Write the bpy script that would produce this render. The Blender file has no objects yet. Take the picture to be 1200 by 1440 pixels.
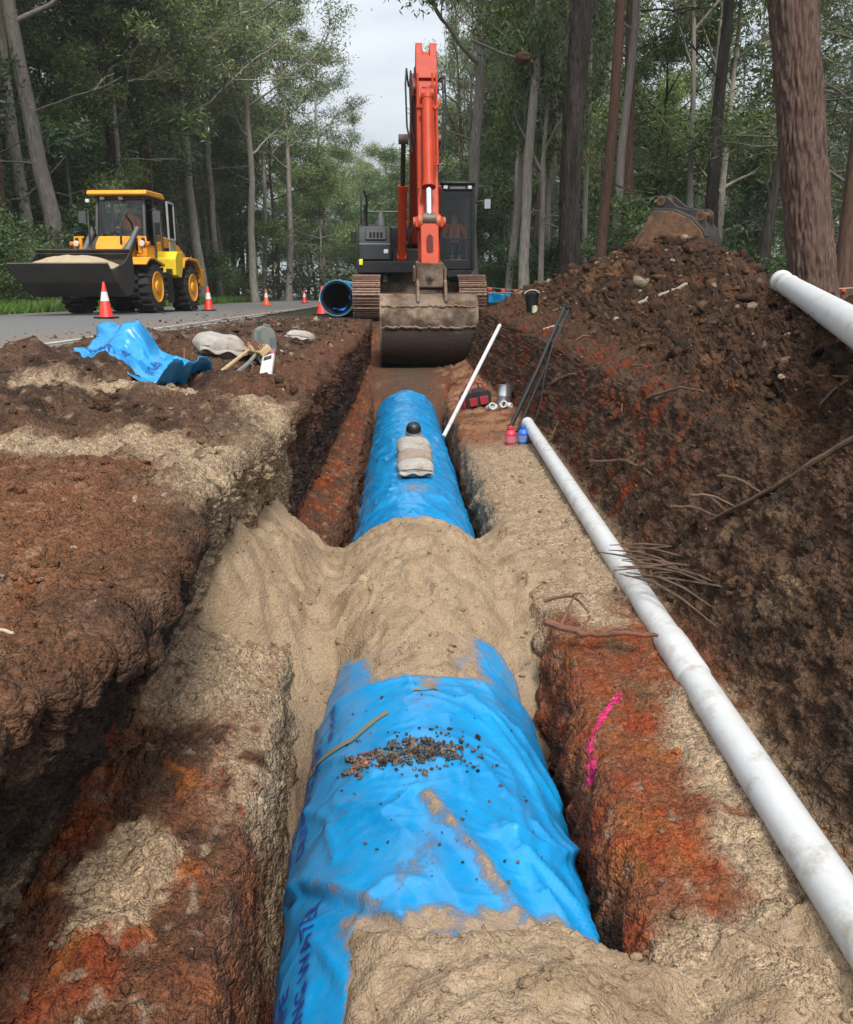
import bpy, bmesh, math, random
import numpy as np
from mathutils import Vector, Matrix, Euler

# ------------------------------------------------------------------ scene, camera, light
sc = bpy.context.scene
COL = sc.collection
R = math.radians
random.seed(7)

cam_d = bpy.data.cameras.new('camera'); cam = bpy.data.objects.new('camera', cam_d); COL.objects.link(cam)
cam_d.sensor_fit = 'HORIZONTAL'; cam_d.sensor_width = 36; cam_d.lens = 36
cam_d.clip_start = 0.05; cam_d.clip_end = 2000
cam.location = (0, 0, 0.5)
cam.rotation_euler = (R(90 - 14.3), 0, R(-1.8))
sc.camera = cam

SUN_EL, SUN_AZ = R(50), R(168)
w = bpy.data.worlds.new('World'); sc.world = w; w.use_nodes = True
nt = w.node_tree; nt.nodes.clear()
def N(tree, typ, **kw):
    n = tree.nodes.new(typ)
    for k, v in kw.items():
        if k.startswith('i_'):
            n.inputs[k[2:].replace('_', ' ')].default_value = v
        else:
            setattr(n, k, v)
    return n
sky = N(nt, 'ShaderNodeTexSky', sky_type='NISHITA', sun_disc=False, sun_elevation=SUN_EL, sun_rotation=SUN_AZ)
tc = N(nt, 'ShaderNodeTexCoord')
mp = N(nt, 'ShaderNodeMapping'); mp.inputs['Scale'].default_value = (1.6, 1.6, 4.2)
nz = N(nt, 'ShaderNodeTexNoise', i_Scale=1.7, i_Detail=7.0, i_Roughness=0.55, i_Distortion=0.3)
cr = N(nt, 'ShaderNodeValToRGB')
cr.color_ramp.elements[0].position = 0.34; cr.color_ramp.elements[0].color = (4.6, 5.1, 5.7, 1)
cr.color_ramp.elements[1].position = 0.64; cr.color_ramp.elements[1].color = (7.6, 7.9, 8.2, 1)
mx = N(nt, 'ShaderNodeMix', data_type='RGBA'); mx.inputs['Factor'].default_value = 0.9
bg = N(nt, 'ShaderNodeBackground'); bg.inputs['Strength'].default_value = 0.1
wo = N(nt, 'ShaderNodeOutputWorld')
L = nt.links.new
L(tc.outputs['Generated'], mp.inputs['Vector']); L(mp.outputs[0], nz.inputs['Vector'])
L(nz.outputs['Fac'], cr.inputs[0]); L(sky.outputs[0], mx.inputs['A']); L(cr.outputs[0], mx.inputs['B'])
# an overcast dome is about three times as bright overhead as at the horizon: (1 + 2 sin elevation) / 3
sz = N(nt, 'ShaderNodeSeparateXYZ'); L(tc.outputs['Generated'], sz.inputs[0])
cl = N(nt, 'ShaderNodeClamp'); L(sz.outputs['Z'], cl.inputs['Value'])
ov = N(nt, 'ShaderNodeMath', operation='MULTIPLY_ADD'); L(cl.outputs[0], ov.inputs[0]); ov.inputs[1].default_value = .667; ov.inputs[2].default_value = .333
dome = N(nt, 'ShaderNodeVectorMath', operation='SCALE'); L(mx.outputs['Result'], dome.inputs[0]); L(ov.outputs[0], dome.inputs['Scale'])
L(dome.outputs[0], bg.inputs['Color']); L(bg.outputs[0], wo.inputs[0])

sun_d = bpy.data.lights.new('sun', 'SUN'); sun_d.energy = 1.5; sun_d.angle = R(14); sun_d.color = (1, 0.96, 0.9)
sun = bpy.data.objects.new('sun', sun_d); COL.objects.link(sun)
sd = Vector((math.sin(SUN_AZ) * math.cos(SUN_EL), math.cos(SUN_AZ) * math.cos(SUN_EL), math.sin(SUN_EL)))
sun.rotation_euler = (-sd).to_track_quat('-Z', 'Y').to_euler()

sc.view_settings.view_transform = 'Standard'; sc.view_settings.look = 'None'
sc.view_settings.gamma = 1; sc.view_settings.exposure = 1.5
sc.render.engine = 'CYCLES'
sc.cycles.use_denoising = True
sc.cycles.use_adaptive_sampling = True; sc.cycles.adaptive_threshold = 0.015
sc.cycles.max_bounces = 6; sc.cycles.diffuse_bounces = 4; sc.cycles.glossy_bounces = 3
sc.cycles.transmission_bounces = 5; sc.cycles.transparent_max_bounces = 6
sc.cycles.caustics_reflective = False; sc.cycles.caustics_refractive = False

# ------------------------------------------------------------------ noise
_rs = np.random.RandomState(11)
_PERM = np.concatenate([_rs.permutation(256)] * 3).astype(np.int32)
_G = _rs.normal(size=(256, 3)); _G /= np.linalg.norm(_G, axis=1)[:, None]; _G = _G.astype(np.float32)
def pn(P, s=1.0, seed=0, sx=1, sy=1, sz=1):
    """gradient noise, about -1..1; P (N,3), feature size s"""
    P = (np.asarray(P, np.float32) * np.array([sx, sy, sz], np.float32)) / s + np.float32(seed * 17.13 + 100.0)
    I = np.floor(P).astype(np.int32); f = P - I
    u = f * f * f * (f * (f * 6 - 15) + 10)
    X, Y, Z = (I[:, k] & 255 for k in range(3))
    out = 0
    for dx in (0, 1):
        wx = u[:, 0] if dx else 1 - u[:, 0]
        for dy in (0, 1):
            wy = u[:, 1] if dy else 1 - u[:, 1]
            for dz in (0, 1):
                wz = u[:, 2] if dz else 1 - u[:, 2]
                g = _G[_PERM[_PERM[_PERM[(X + dx) & 255] + ((Y + dy) & 255)] + ((Z + dz) & 255)] & 255]
                d = g[:, 0] * (f[:, 0] - dx) + g[:, 1] * (f[:, 1] - dy) + g[:, 2] * (f[:, 2] - dz)
                out = out + wx * wy * wz * d
    return out * 1.6
def bill(P, s, seed=0, **k):      # rounded lumps with creases between, 0..1
    return np.minimum(np.abs(pn(P, s, seed, **k)) * 1.6, 1.2)
def fbm(P, s, seed=0, o=3, **k):
    r = 0; a = 1; t = 0
    for i in range(o):
        r = r + a * pn(P, s / 2 ** i, seed + i * 3, **k); t += a; a *= .5
    return r / t
def rough(P, s, seed=0, o=5, g=.72, **k):
    r = 0; a = 1; t = 0
    for i in range(o):
        r = r + a * pn(P, s / 2 ** i, seed + i * 3, **k); t += a * a; a *= g
    return r / t ** .5
def sst(a, b, x):
    t = np.clip((x - a) / (b - a), 0, 1); return t * t * (3 - 2 * t)
def lerp(a, b, t):
    return a + (b - a) * t

# ------------------------------------------------------------------ materials
MATS = {}
def mat(name, color, rough=0.6, metal=0.0, dirt=0.0, dirt_col=(.16, .11, .07), scale=6.0, bump=0.0, bump_scale=40, var=0.15, spec=0.5, attr=None, coat=0.0):
    """one Principled material: colour with noise variation, dirt in patches, fine bump"""
    if name in MATS: return MATS[name]
    m = bpy.data.materials.new(name); m.use_nodes = True; t = m.node_tree; t.nodes.clear()
    l = t.links.new
    out = N(t, 'ShaderNodeOutputMaterial'); b = N(t, 'ShaderNodeBsdfPrincipled'); l(b.outputs[0], out.inputs[0])
    tc = N(t, 'ShaderNodeTexCoord')
    if attr:
        a = N(t, 'ShaderNodeAttribute', attribute_name=attr); base = a.outputs['Color']
    else:
        a = N(t, 'ShaderNodeRGB'); a.outputs[0].default_value = (*color, 1); base = a.outputs[0]
    n1 = N(t, 'ShaderNodeTexNoise', i_Scale=scale, i_Detail=6.0, i_Roughness=0.62)
    l(tc.outputs['Object'], n1.inputs['Vector'])
    mr = N(t, 'ShaderNodeMapRange'); mr.inputs['From Min'].default_value = .3; mr.inputs['From Max'].default_value = .7
    mr.inputs['To Min'].default_value = 1 - var; mr.inputs['To Max'].default_value = 1 + var
    l(n1.outputs['Fac'], mr.inputs['Value'])
    mul = N(t, 'ShaderNodeVectorMath', operation='SCALE'); l(base, mul.inputs[0]); l(mr.outputs[0], mul.inputs['Scale'])
    colr = mul.outputs[0]; rsock = None
    if dirt > 0:
        n2 = N(t, 'ShaderNodeTexNoise', i_Scale=scale * .6, i_Detail=9.0, i_Roughness=0.7)
        l(tc.outputs['Object'], n2.inputs['Vector'])
        r2 = N(t, 'ShaderNodeMapRange'); r2.inputs['From Min'].default_value = .72 - dirt * .5; r2.inputs['From Max'].default_value = .84 - dirt * .4
        l(n2.outputs['Fac'], r2.inputs['Value'])
        mm = N(t, 'ShaderNodeMix', data_type='RGBA'); l(r2.outputs[0], mm.inputs['Factor']); l(colr, mm.inputs['A']); mm.inputs['B'].default_value = (*dirt_col, 1)
        colr = mm.outputs['Result']
        rr = N(t, 'ShaderNodeMix', data_type='FLOAT'); l(r2.outputs[0], rr.inputs['Factor']); rr.inputs['A'].default_value = rough; rr.inputs['B'].default_value = .95
        rsock = rr.outputs['Result']
    l(colr, b.inputs['Base Color'])
    if rsock: l(rsock, b.inputs['Roughness'])
    else: b.inputs['Roughness'].default_value = rough
    b.inputs['Metallic'].default_value = metal; b.inputs['Specular IOR Level'].default_value = spec
    b.inputs['Coat Weight'].default_value = coat
    if bump > 0:
        n3 = N(t, 'ShaderNodeTexNoise', i_Scale=bump_scale, i_Detail=8.0, i_Roughness=0.7)
        l(tc.outputs['Object'], n3.inputs['Vector'])
        bp = N(t, 'ShaderNodeBump'); bp.inputs['Strength'].default_value = min(1, bump); bp.inputs['Distance'].default_value = .02
        l(n3.outputs['Fac'], bp.inputs['Height']); l(bp.outputs[0], b.inputs['Normal'])
    MATS[name] = m
    return m

def soil_mat(name, attr, bump_d=.0075, s1=55, s2=190, rough=.95, var=.5, spec=.2):
    m = bpy.data.materials.new(name); m.use_nodes = True; t = m.node_tree; t.nodes.clear(); l = t.links.new
    out = N(t, 'ShaderNodeOutputMaterial'); b = N(t, 'ShaderNodeBsdfPrincipled'); l(b.outputs[0], out.inputs[0])
    tc = N(t, 'ShaderNodeTexCoord'); a = N(t, 'ShaderNodeAttribute', attribute_name=attr)
    n1 = N(t, 'ShaderNodeTexNoise', i_Scale=s1, i_Detail=5.0, i_Roughness=0.65)
    n2 = N(t, 'ShaderNodeTexNoise', i_Scale=s2, i_Detail=3.0, i_Roughness=0.6)
    v = N(t, 'ShaderNodeTexVoronoi', i_Scale=s1 * 1.1); v2 = N(t, 'ShaderNodeTexVoronoi', i_Scale=s1 * 2.6)
    wn = N(t, 'ShaderNodeTexNoise', i_Scale=s1 * .8, i_Detail=2.0); l(tc.outputs['Object'], wn.inputs['Vector'])
    wv = N(t, 'ShaderNodeVectorMath', operation='SCALE'); l(wn.outputs['Color'], wv.inputs[0]); wv.inputs['Scale'].default_value = .25 / s1
    wa = N(t, 'ShaderNodeVectorMath', operation='ADD'); l(tc.outputs['Object'], wa.inputs[0]); l(wv.outputs[0], wa.inputs[1])
    for q in (n1, n2): l(tc.outputs['Object'], q.inputs['Vector'])
    for q in (v, v2): l(wa.outputs[0], q.inputs['Vector'])
    dd1 = N(t, 'ShaderNodeMath', operation='POWER'); l(v.outputs['Distance'], dd1.inputs[0]); dd1.inputs[1].default_value = 2.0
    dd2 = N(t, 'ShaderNodeMath', operation='POWER'); l(v2.outputs['Distance'], dd2.inputs[0]); dd2.inputs[1].default_value = 2.0
    ah = N(t, 'ShaderNodeMath', operation='MULTIPLY')
    gs = N(t, 'ShaderNodeSeparateColor'); l(v2.outputs['Color'], gs.inputs[0]); gs2 = N(t, 'ShaderNodeSeparateColor'); l(v.outputs['Color'], gs2.inputs[0])
    gm = N(t, 'ShaderNodeMath', operation='ADD'); l(gs.outputs[0], gm.inputs[0]); l(gs2.outputs[0], gm.inputs[1])
    gr = N(t, 'ShaderNodeMapRange'); l(gm.outputs[0], gr.inputs['Value']); gr.inputs['From Max'].default_value = 2.0; gr.inputs['To Min'].default_value = 1 - var * .8; gr.inputs['To Max'].default_value = 1 + var * .8
    ad = N(t, 'ShaderNodeMath', operation='ADD'); l(n1.outputs['Fac'], ad.inputs[0]); l(n2.outputs['Fac'], ad.inputs[1])
    mr = N(t, 'ShaderNodeMapRange'); mr.inputs['From Min'].default_value = .7; mr.inputs['From Max'].default_value = 1.3
    mr.inputs['To Min'].default_value = 1 - var; mr.inputs['To Max'].default_value = 1 + var
    l(ad.outputs[0], mr.inputs['Value'])
    mul = N(t, 'ShaderNodeVectorMath', operation='SCALE'); l(a.outputs['Color'], mul.inputs[0]); gx = N(t, 'ShaderNodeMath', operation='MULTIPLY'); l(mr.outputs[0], gx.inputs[0]); l(gr.outputs[0], gx.inputs[1]); l(gx.outputs[0], mul.inputs['Scale'])
    l(mul.outputs[0], b.inputs['Base Color']); b.inputs['Specular IOR Level'].default_value = spec
    b.inputs['Roughness'].default_value = rough
    h = N(t, 'ShaderNodeMath', operation='MULTIPLY_ADD'); l(ad.outputs[0], ah.inputs[0]); ah.inputs[1].default_value = .45; l(dd1.outputs[0], h.inputs[0]); h.inputs[1].default_value = -1.6; h0 = N(t, 'ShaderNodeMath', operation='MULTIPLY_ADD'); l(dd2.outputs[0], h0.inputs[0]); h0.inputs[1].default_value = -.9; l(ah.outputs[0], h0.inputs[2]); l(h0.outputs[0], h.inputs[2])
    bp = N(t, 'ShaderNodeBump'); bp.inputs['Strength'].default_value = 1.0; bp.inputs['Distance'].default_value = bump_d
    l(h.outputs[0], bp.inputs['Height']); l(bp.outputs[0], b.inputs['Normal'])
    MATS[name] = m
    return m

# ------------------------------------------------------------------ mesh helpers
class MB:
    """collects shapes; build() links them as ONE mesh object"""
    def __init__(s): s.v = []; s.f = []
    def add(s, v, f):
        o = len(s.v); s.v += [tuple(map(float, p)) for p in v]; s.f += [tuple(i + o for i in q) for q in f]; return s
    def box(s, c, d, rot=(0, 0, 0), taper=1.0):
        M = Euler(rot).to_matrix(); V = []
        for z in (-.5, .5):
            k = taper if z > 0 else 1
            for x, y in ((-.5, -.5), (.5, -.5), (.5, .5), (-.5, .5)):
                V.append(Vector(c) + M @ Vector((x * d[0] * k, y * d[1] * k, z * d[2])))
        return s.add(V, [(3, 2, 1, 0), (4, 5, 6, 7), (0, 1, 5, 4), (1, 2, 6, 5), (2, 3, 7, 6), (3, 0, 4, 7)])
    def b2(s, x0, x1, y0, y1, z0, z1):
        return s.box(((x0 + x1) / 2, (y0 + y1) / 2, (z0 + z1) / 2), (x1 - x0, y1 - y0, z1 - z0))
    def tube(s, pts, r, n=10, cap=True, close=False):
        pts = [Vector(p) for p in pts]; m = len(pts)
        rr = r if hasattr(r, '__len__') else [r] * m
        V = []; up = None
        for i, p in enumerate(pts):
            if close: d = pts[(i + 1) % m] - pts[i - 1]
            else: d = pts[min(i + 1, m - 1)] - pts[max(i - 1, 0)]
            d.normalize()
            if up is None:
                up = Vector((0, 0, 1)) if abs(d.z) < .9 else Vector((1, 0, 0))
            a = d.cross(up).normalized(); up = a.cross(d).normalized()
            for k in range(n):
                t = 2 * math.pi * k / n
                V.append(p + (a * math.cos(t) + up * math.sin(t)) * rr[i])
        F = []
        for i in range(m if close else m - 1):
            j = (i + 1) % m
            for k in range(n):
                q = (k + 1) % n
                F.append((i * n + k, i * n + q, j * n + q, j * n + k))
        if cap and not close:
            F.append(tuple(range(n - 1, -1, -1))); F.append(tuple((m - 1) * n + k for k in range(n)))
        return s.add(V, F)
    def cyl(s, p0, p1, r0, r1=None, n=16, cap=True):
        return s.tube([p0, p1], [r0, r0 if r1 is None else r1], n, cap)
    def prism(s, poly, x0, x1, axis='x'):
        m = len(poly)
        def pt(a, b, e):
            return {'x': (e, a, b), 'y': (a, e, b), 'z': (a, b, e)}[axis]
        V = [pt(a, b, x0) for a, b in poly] + [pt(a, b, x1) for a, b in poly]
        ar = sum(poly[i][0] * poly[(i + 1) % m][1] - poly[(i + 1) % m][0] * poly[i][1] for i in range(m))
        F = [tuple(range(m - 1, -1, -1)), tuple(range(m, 2 * m))] + [(i, (i + 1) % m, m + (i + 1) % m, m + i) for i in range(m)]
        if (ar < 0) != (axis == 'y'): F = [tuple(reversed(f)) for f in F]
        return s.add(V, F)
    def sheet(s, line, x0, x1, th, axis='x'):
        """open polyline in the plane across axis, thickened by th to its left, extruded"""
        P = [Vector(p) for p in line]; off = []
        for i in range(len(P)):
            d = (P[min(i + 1, len(P) - 1)] - P[max(i - 1, 0)]).normalized(); off.append(P[i] + Vector((-d.y, d.x)) * th)
        m = len(P)
        def pt(a, e): return {'x': (e, a.x, a.y), 'y': (a.x, e, a.y), 'z': (a.x, a.y, e)}[axis]
        V = [pt(a, x0) for a in P] + [pt(a, x1) for a in P] + [pt(a, x0) for a in off] + [pt(a, x1) for a in off]
        F = []
        for i in range(m - 1):
            F += [(i, i + 1, m + i + 1, m + i), (2 * m + i, 3 * m + i, 3 * m + i + 1, 2 * m + i + 1), (i, 2 * m + i, 2 * m + i + 1, i + 1), (m + i, m + i + 1, 3 * m + i + 1, 3 * m + i)]
        F += [(0, m, 3 * m, 2 * m), (m - 1, 3 * m - 1, 4 * m - 1, 2 * m - 1)]
        return s.add(V, F)
    def lathe(s, prof, c=(0, 0, 0), n=20, axis='z', M=None):
        V = []; m = len(prof)
        for r, z in prof:
            for k in range(n):
                t = 2 * math.pi * k / n; a, b = r * math.cos(t), r * math.sin(t)
                p = Vector({'z': (a, b, z), 'x': (z, a, b), 'y': (a, z, b)}[axis])
                V.append(Vector(c) + (M @ p if M else p))
        F = [(i * n + k, i * n + (k + 1) % n, (i + 1) * n + (k + 1) % n, (i + 1) * n + k) for i in range(m - 1) for k in range(n)]
        if prof[0][0] > 1e-6 and prof[0] != prof[-1]: F.append(tuple(range(n - 1, -1, -1)))
        if prof[-1][0] > 1e-6 and prof[0] != prof[-1]: F.append(tuple((m - 1) * n + k for k in range(n)))
        return s.add(V, F)
    def build(s, name, m, parent=None, bevel=0, smooth=35, loc=(0, 0, 0), rot=(0, 0, 0)):
        me = bpy.data.meshes.new(name); me.from_pydata(s.v, [], s.f)
        bm = bmesh.new(); bm.from_mesh(me); bmesh.ops.recalc_face_normals(bm, faces=bm.faces); bm.to_mesh(me); bm.free()
        if smooth:
            me.polygons.foreach_set('use_smooth', [True] * len(me.polygons)); me.set_sharp_from_angle(angle=R(smooth))
        me.materials.append(m)
        o = bpy.data.objects.new(name, me); COL.objects.link(o); o.location = loc; o.rotation_euler = rot
        if parent: o.parent = parent
        if bevel:
            b = o.modifiers.new('bevel', 'BEVEL'); b.width = bevel; b.segments = 2; b.limit_method = 'ANGLE'; b.angle_limit = R(40)
        return o
def npmesh(name, V, F, m=None, cols=None, attrs=None, smooth=True, uvs=None):
    """big mesh from arrays; F (n,3) or (n,4)"""
    me = bpy.data.meshes.new(name); V = np.asarray(V, np.float32); F = np.asarray(F, np.int32)
    k = F.shape[1]
    me.vertices.add(len(V)); me.vertices.foreach_set('co', V.ravel())
    me.loops.add(F.size); me.loops.foreach_set('vertex_index', F.ravel())
    me.polygons.add(len(F)); me.polygons.foreach_set('loop_start', np.arange(0, F.size, k, dtype=np.int32))
    me.polygons.foreach_set('loop_total', np.full(len(F), k, np.int32))
    if smooth: me.polygons.foreach_set('use_smooth', np.ones(len(F), bool))
    for nm, c in ({'Col': cols} if cols is not None else {}).items():
        a = me.color_attributes.new(nm, 'FLOAT_COLOR', 'POINT')
        a.data.foreach_set('color', np.column_stack([c, np.ones(len(V))]).astype(np.float32).ravel())
    for nm, c in (attrs or {}).items():
        a = me.attributes.new(nm, 'FLOAT', 'POINT'); a.data.foreach_set('value', np.asarray(c, np.float32))
    me.update(calc_edges=True); me.validate(verbose=False)
    if m: me.materials.append(m)
    o = bpy.data.objects.new(name, me); COL.objects.link(o)
    return o
def gridF(m, n, flip=False, wrap=False):
    i, j = np.meshgrid(np.arange(m - 1), np.arange(n if wrap else n - 1), indexing='ij')
    a = (i * n + j).ravel(); b = (i * n + (j + 1) % n).ravel(); c = ((i + 1) * n + (j + 1) % n).ravel(); d = ((i + 1) * n + j).ravel()
    return np.column_stack([a, d, c, b] if flip else [a, b, c, d])
def tag(o, label=None, cat=None, group=None, kind=None):
    for k, v in (('label', label), ('category', cat), ('group', group), ('kind', kind)):
        if v: o[k] = v
    return o
def thing(name, label, cat, loc=(0, 0, 0), rot=(0, 0, 0), group=None):
    o = bpy.data.objects.new(name, None); COL.objects.link(o); o.location = loc; o.rotation_euler = rot
    o.empty_display_size = .1
    return tag(o, label, cat, group)
def copy_tree(o, parent=None):
    c = o.copy(); COL.objects.link(c); c.parent = parent
    for ch in list(o.children): copy_tree(ch, c)
    return c
# ------------------------------------------------------------------ terrain: cross-sections lofted along the trench
def K(y, *pairs):                       # smooth interpolation of (y, value) pairs
    ys = np.array([p[0] for p in pairs], float); vs = np.array([p[1] for p in pairs], float)
    return np.interp(y, ys, vs)
def profile(y):
    """(len(y), 13, 2): x,z of the named section points from the road edge (left) to the bush (right)"""
    o = np.ones_like(y)
    dug = sst(18.6, 17.3, y)            # 1 where the trench is open, 0 on untouched ground ahead of it
    C = (K(y, (-2, -1.0), (.5, -.86), (1.2, -.7), (1.7, -.63), (2.2, -.62), (3, -.7), (3.6, -.72), (4.2, -.64), (5, -.63), (7, -.62), (18, -.6), (19, -.62)), K(y, (-2, -.2), (3, -.19), (4, -.15), (6, -.13), (18, -.06)) * dug - .02)
    D = (K(y, (-2, -1.1), (1.2, -1.06), (1.7, -1.0), (2.2, -.96), (2.8, -.9), (3.3, -.84), (4, -.74), (4.8, -.72), (6, -.74), (12, -.7), (13, -.64), (13.4, -.58), (18, -.57)), K(y, (-2, -1.0), (1.5, -.98), (2.2, -.88), (3, -.74), (4, -.7), (4.7, -.8), (5.2, -.95), (9, -1.0), (12.8, -1.0), (13.4, -.76), (16.5, -.74), (17.4, -.7)) * dug - .02)
    E = (K(y, (-2, -.42), (1.2, -.44), (1.7, -.44), (2.2, -.45), (3, -.46), (5, -.47), (7, -.42), (12, -.42), (13, -.44), (13.4, -.5), (18, -.5)), K(y, (-2, -1.1), (1.2, -1.06), (2.2, -.95), (3, -.9), (5, -.98), (6, -1.08), (12.8, -1.1), (13.3, -.77), (16.5, -.76), (17.4, -.7)) * dug - .02)
    F = (E[0] + K(y, (-2, .02), (1.6, .02), (2.4, .07)), K(y, (-2, -1.72), (12.7, -1.72), (13.05, -1.0), (13.2, -.79), (16.5, -.77), (17.4, -.7)) * dug - .02)
    E2 = (K(y, (-2, .47), (.8, .5), (1.3, .55), (2, .58), (3, .62), (5, .6), (8, .62), (12, .64), (13.2, .95), (18, 1.0)), K(y, (-2, -.95), (1.3, -.93), (2, -.85), (3, -.8), (5, -.83), (8, -.86), (12, -.84), (13.2, -.76), (16.5, -.74), (17.4, -.7)) * dug - .02)
    F2 = (E2[0] - K(y, (-2, .12), (1.5, .14), (2.5, .12), (4, .06), (12, .06), (13.2, .2)), F[1] + .005)
    D2 = (K(y, (-2, 1.06), (.5, 1.08), (1.5, 1.09), (3, 1.13), (5, 1.24), (8, 1.42), (10, 1.36), (12, 1.28), (13.2, 1.22), (15, 1.2), (19, 1.3)), K(y, (-2, -.8), (1.3, -.82), (3, -.76), (8, -.8), (12, -.74), (13.3, -.66), (16, -.6), (17.4, -.5)) * dug - .015)
    C2 = (D2[0] + K(y, (-2, .42), (2, .42), (5, .36), (8, .28), (16, .25)), K(y, (-2, -.18), (2, -.17), (5, -.12), (8, -.06), (11, .06), (14, .2), (16, .2), (19, .02)))
    heap = K(y, (-2, .24), (2, .27), (4.5, .33), (6.2, .42), (8, .56), (9.6, .82), (11.3, 1.18), (12.6, 1.34), (13.4, 1.34), (14.6, 1.12), (16.5, .7), (18.5, .25), (20.5, 0))
    Bx = K(y, (-2, 1.9), (2, 1.95), (4.5, 2.35), (6.2, 2.95), (8, 3.35), (9.6, 3.7), (11.3, 3.9), (13, 3.95), (15, 3.7), (18, 3.2), (22, 3.0))
    M2 = (lerp(C2[0], Bx, .5), lerp(C2[1], heap, .53)); B2 = (Bx, heap)
    G2 = (Bx + .3 + .95 * np.maximum(heap, .1), .04 * o)
    A2 = (7.6 * o, -.02 * o)
    A = (-3.5 * o, -.02 * o); B = (K(y, (-2, -2.0), (5, -2.2), (9, -1.9), (22, -1.8)), K(y, (-2, -.06), (3, -.05), (5, .03), (7, .03), (12, .0), (20, -.02)))
    P = np.stack([np.stack(q, -1) for q in (A, B, C, D, E, F, F2, E2, D2, C2, M2, B2, G2, A2)], 1)
    return P
SEG = [34, 160, 140, 105, 48, 6, 48, 80, 115, 120, 110, 30, 12]          # samples per stretch of the section
ys = [-2.0]
while ys[-1] < 22.0:
    y = ys[-1]; ys.append(y + (.05 if y < .6 else .012 if y < 1.1 else max(.0068, .0053 * y) if y < 8 else .0095 * y))
ys[-1] = 22.0; ys = np.array(ys)
PR = profile(ys)
S = np.concatenate([np.linspace(i, i + 1, n, endpoint=False) for i, n in enumerate(SEG)] + [[float(len(SEG))]])
i0 = np.minimum(S.astype(int), len(SEG) - 1); fr = (S - i0)[None, :, None]
XZ = PR[:, i0] * (1 - fr) + PR[:, i0 + 1] * fr
def smooth_ax(A, ax, k, it=2):
    for _ in range(it):
        B = np.cumsum(np.concatenate([np.repeat(np.take(A, [0], ax), k + 1, ax), A, np.repeat(np.take(A, [-1], ax), k, ax)], ax), ax)
        n = A.shape[ax]
        A = (np.take(B, range(2 * k + 1, 2 * k + 1 + n), ax) - np.take(B, range(0, n), ax)) / (2 * k + 1)
    return A
XZ = smooth_ax(XZ, 1, 4); XZ = smooth_ax(XZ, 0, 5)
# the cut edges wander
yw = np.column_stack([np.zeros_like(ys), ys, np.zeros_like(ys)])
XZ[..., 0] += np.exp(-((S[None] - 2.1) / .7) ** 2) * (.07 * fbm(yw, .7, 101, 3) + .035 * rough(yw, .22, 102, 3))[:, None]
XZ[..., 0] += np.exp(-((S[None] - 7.0) / .5) ** 2) * (.05 * fbm(yw, .6, 103, 3))[:, None] + np.exp(-((S[None] - 4.0) / .5) ** 2) * (.05 * fbm(yw, .5, 104, 3))[:, None]
NY, NX = XZ.shape[:2]
G = np.empty((NY, NX, 3), np.float32); G[..., 0] = XZ[..., 0]; G[..., 2] = XZ[..., 1]; G[..., 1] = ys[:, None]
SS = np.broadcast_to(S[None, :], (NY, NX))
def normals(G):
    a = np.gradient(G, axis=0); b = np.gradient(G, axis=1); n = np.cross(b, a); return n / (np.linalg.norm(n, axis=-1, keepdims=True) + 1e-9)
Nn = normals(G)
P = G.reshape(-1, 3); s = SS.ravel()
win = lambda a, b, e=.25: sst(a - e, a + e, s) * (1 - sst(b - e, b + e, s))
top_l = win(0.2, 2); face_l = win(2, 3); bench_l = win(3, 4); low_l = win(4, 5, .15); floor = win(5, 6, .1); low_r = win(6, 7, .15); bench_r = win(7, 8); cut_r = win(8, 9.4); heapm = win(9.4, 12.4)
# large bulges, then clods, then crumbs
w1 = fbm(P, .8, 1, 2); w2 = fbm(P, .3, 2, 2)
wall = np.clip(face_l + low_l + low_r + cut_r, 0, 1)
big = .035 * w1 * (top_l + face_l + bench_l + bench_r * .5 + .6 * cut_r) + .10 * w1 * heapm + .028 * w2 * (top_l + face_l + bench_l + .5 * bench_r + cut_r + heapm) + .045 * w2 * (low_l + low_r) + .03 * w1 * low_r
lump = bill(P, .16, 3); lump2 = bill(P, .075, 4); lump3 = bill(P, .032, 5); crumb = pn(P, .016, 6)
berm = .8 * np.exp(-((P[:, 0] + 2.2) / .65) ** 2) * sst(3.5, 5, P[:, 1]) * (1 - sst(8, 10, P[:, 1]))
big += berm * (.16 * bill(P, .5, 9) + .03)
big += top_l * sst(.45, 1.2, s) * (.07 * bill(P, .38, 16) + .04 * rough(P, .3, 17, 3)) * sst(2.6, 4.2, P[:, 1])
lump4 = bill(P, .019, 7); rid = np.abs(pn(P, .11, 8) + .5 * pn(P, .05, 10))
gr_ = rough(P, .14, 15, 5, .74)
clod = .026 * lump + .014 * lump2 + .012 * lump3 + .008 * lump4 + .030 * gr_ + .004 * crumb
amp = .75 * top_l + .8 * face_l + .7 * bench_l + .55 * low_l + .2 * floor + .75 * low_r + .5 * bench_r + 1.0 * cut_r + 2.1 * heapm
streak = pn(P, .09, 12, sz=.25) * .014 + pn(P, .03, 13, sz=.2) * .006
disp = big + clod * amp + streak * (face_l + low_l + low_r + .3 * cut_r)
# bigger clumps broken off the edge of the left bank
disp += .025 * bill(P, .16, 14) * np.exp(-((s - 2.05) / .35) ** 2)
fade = sst(0, .35, s) * sst(13, 12.3, s) * np.clip((22 - P[:, 1]) / 3, 0, 1) * (1 - .95 * sst(16.5, 18.5, P[:, 1]) * sst(10, 9, s))
Pd = P + Nn.reshape(-1, 3) * (disp * fade)[:, None]
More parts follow.
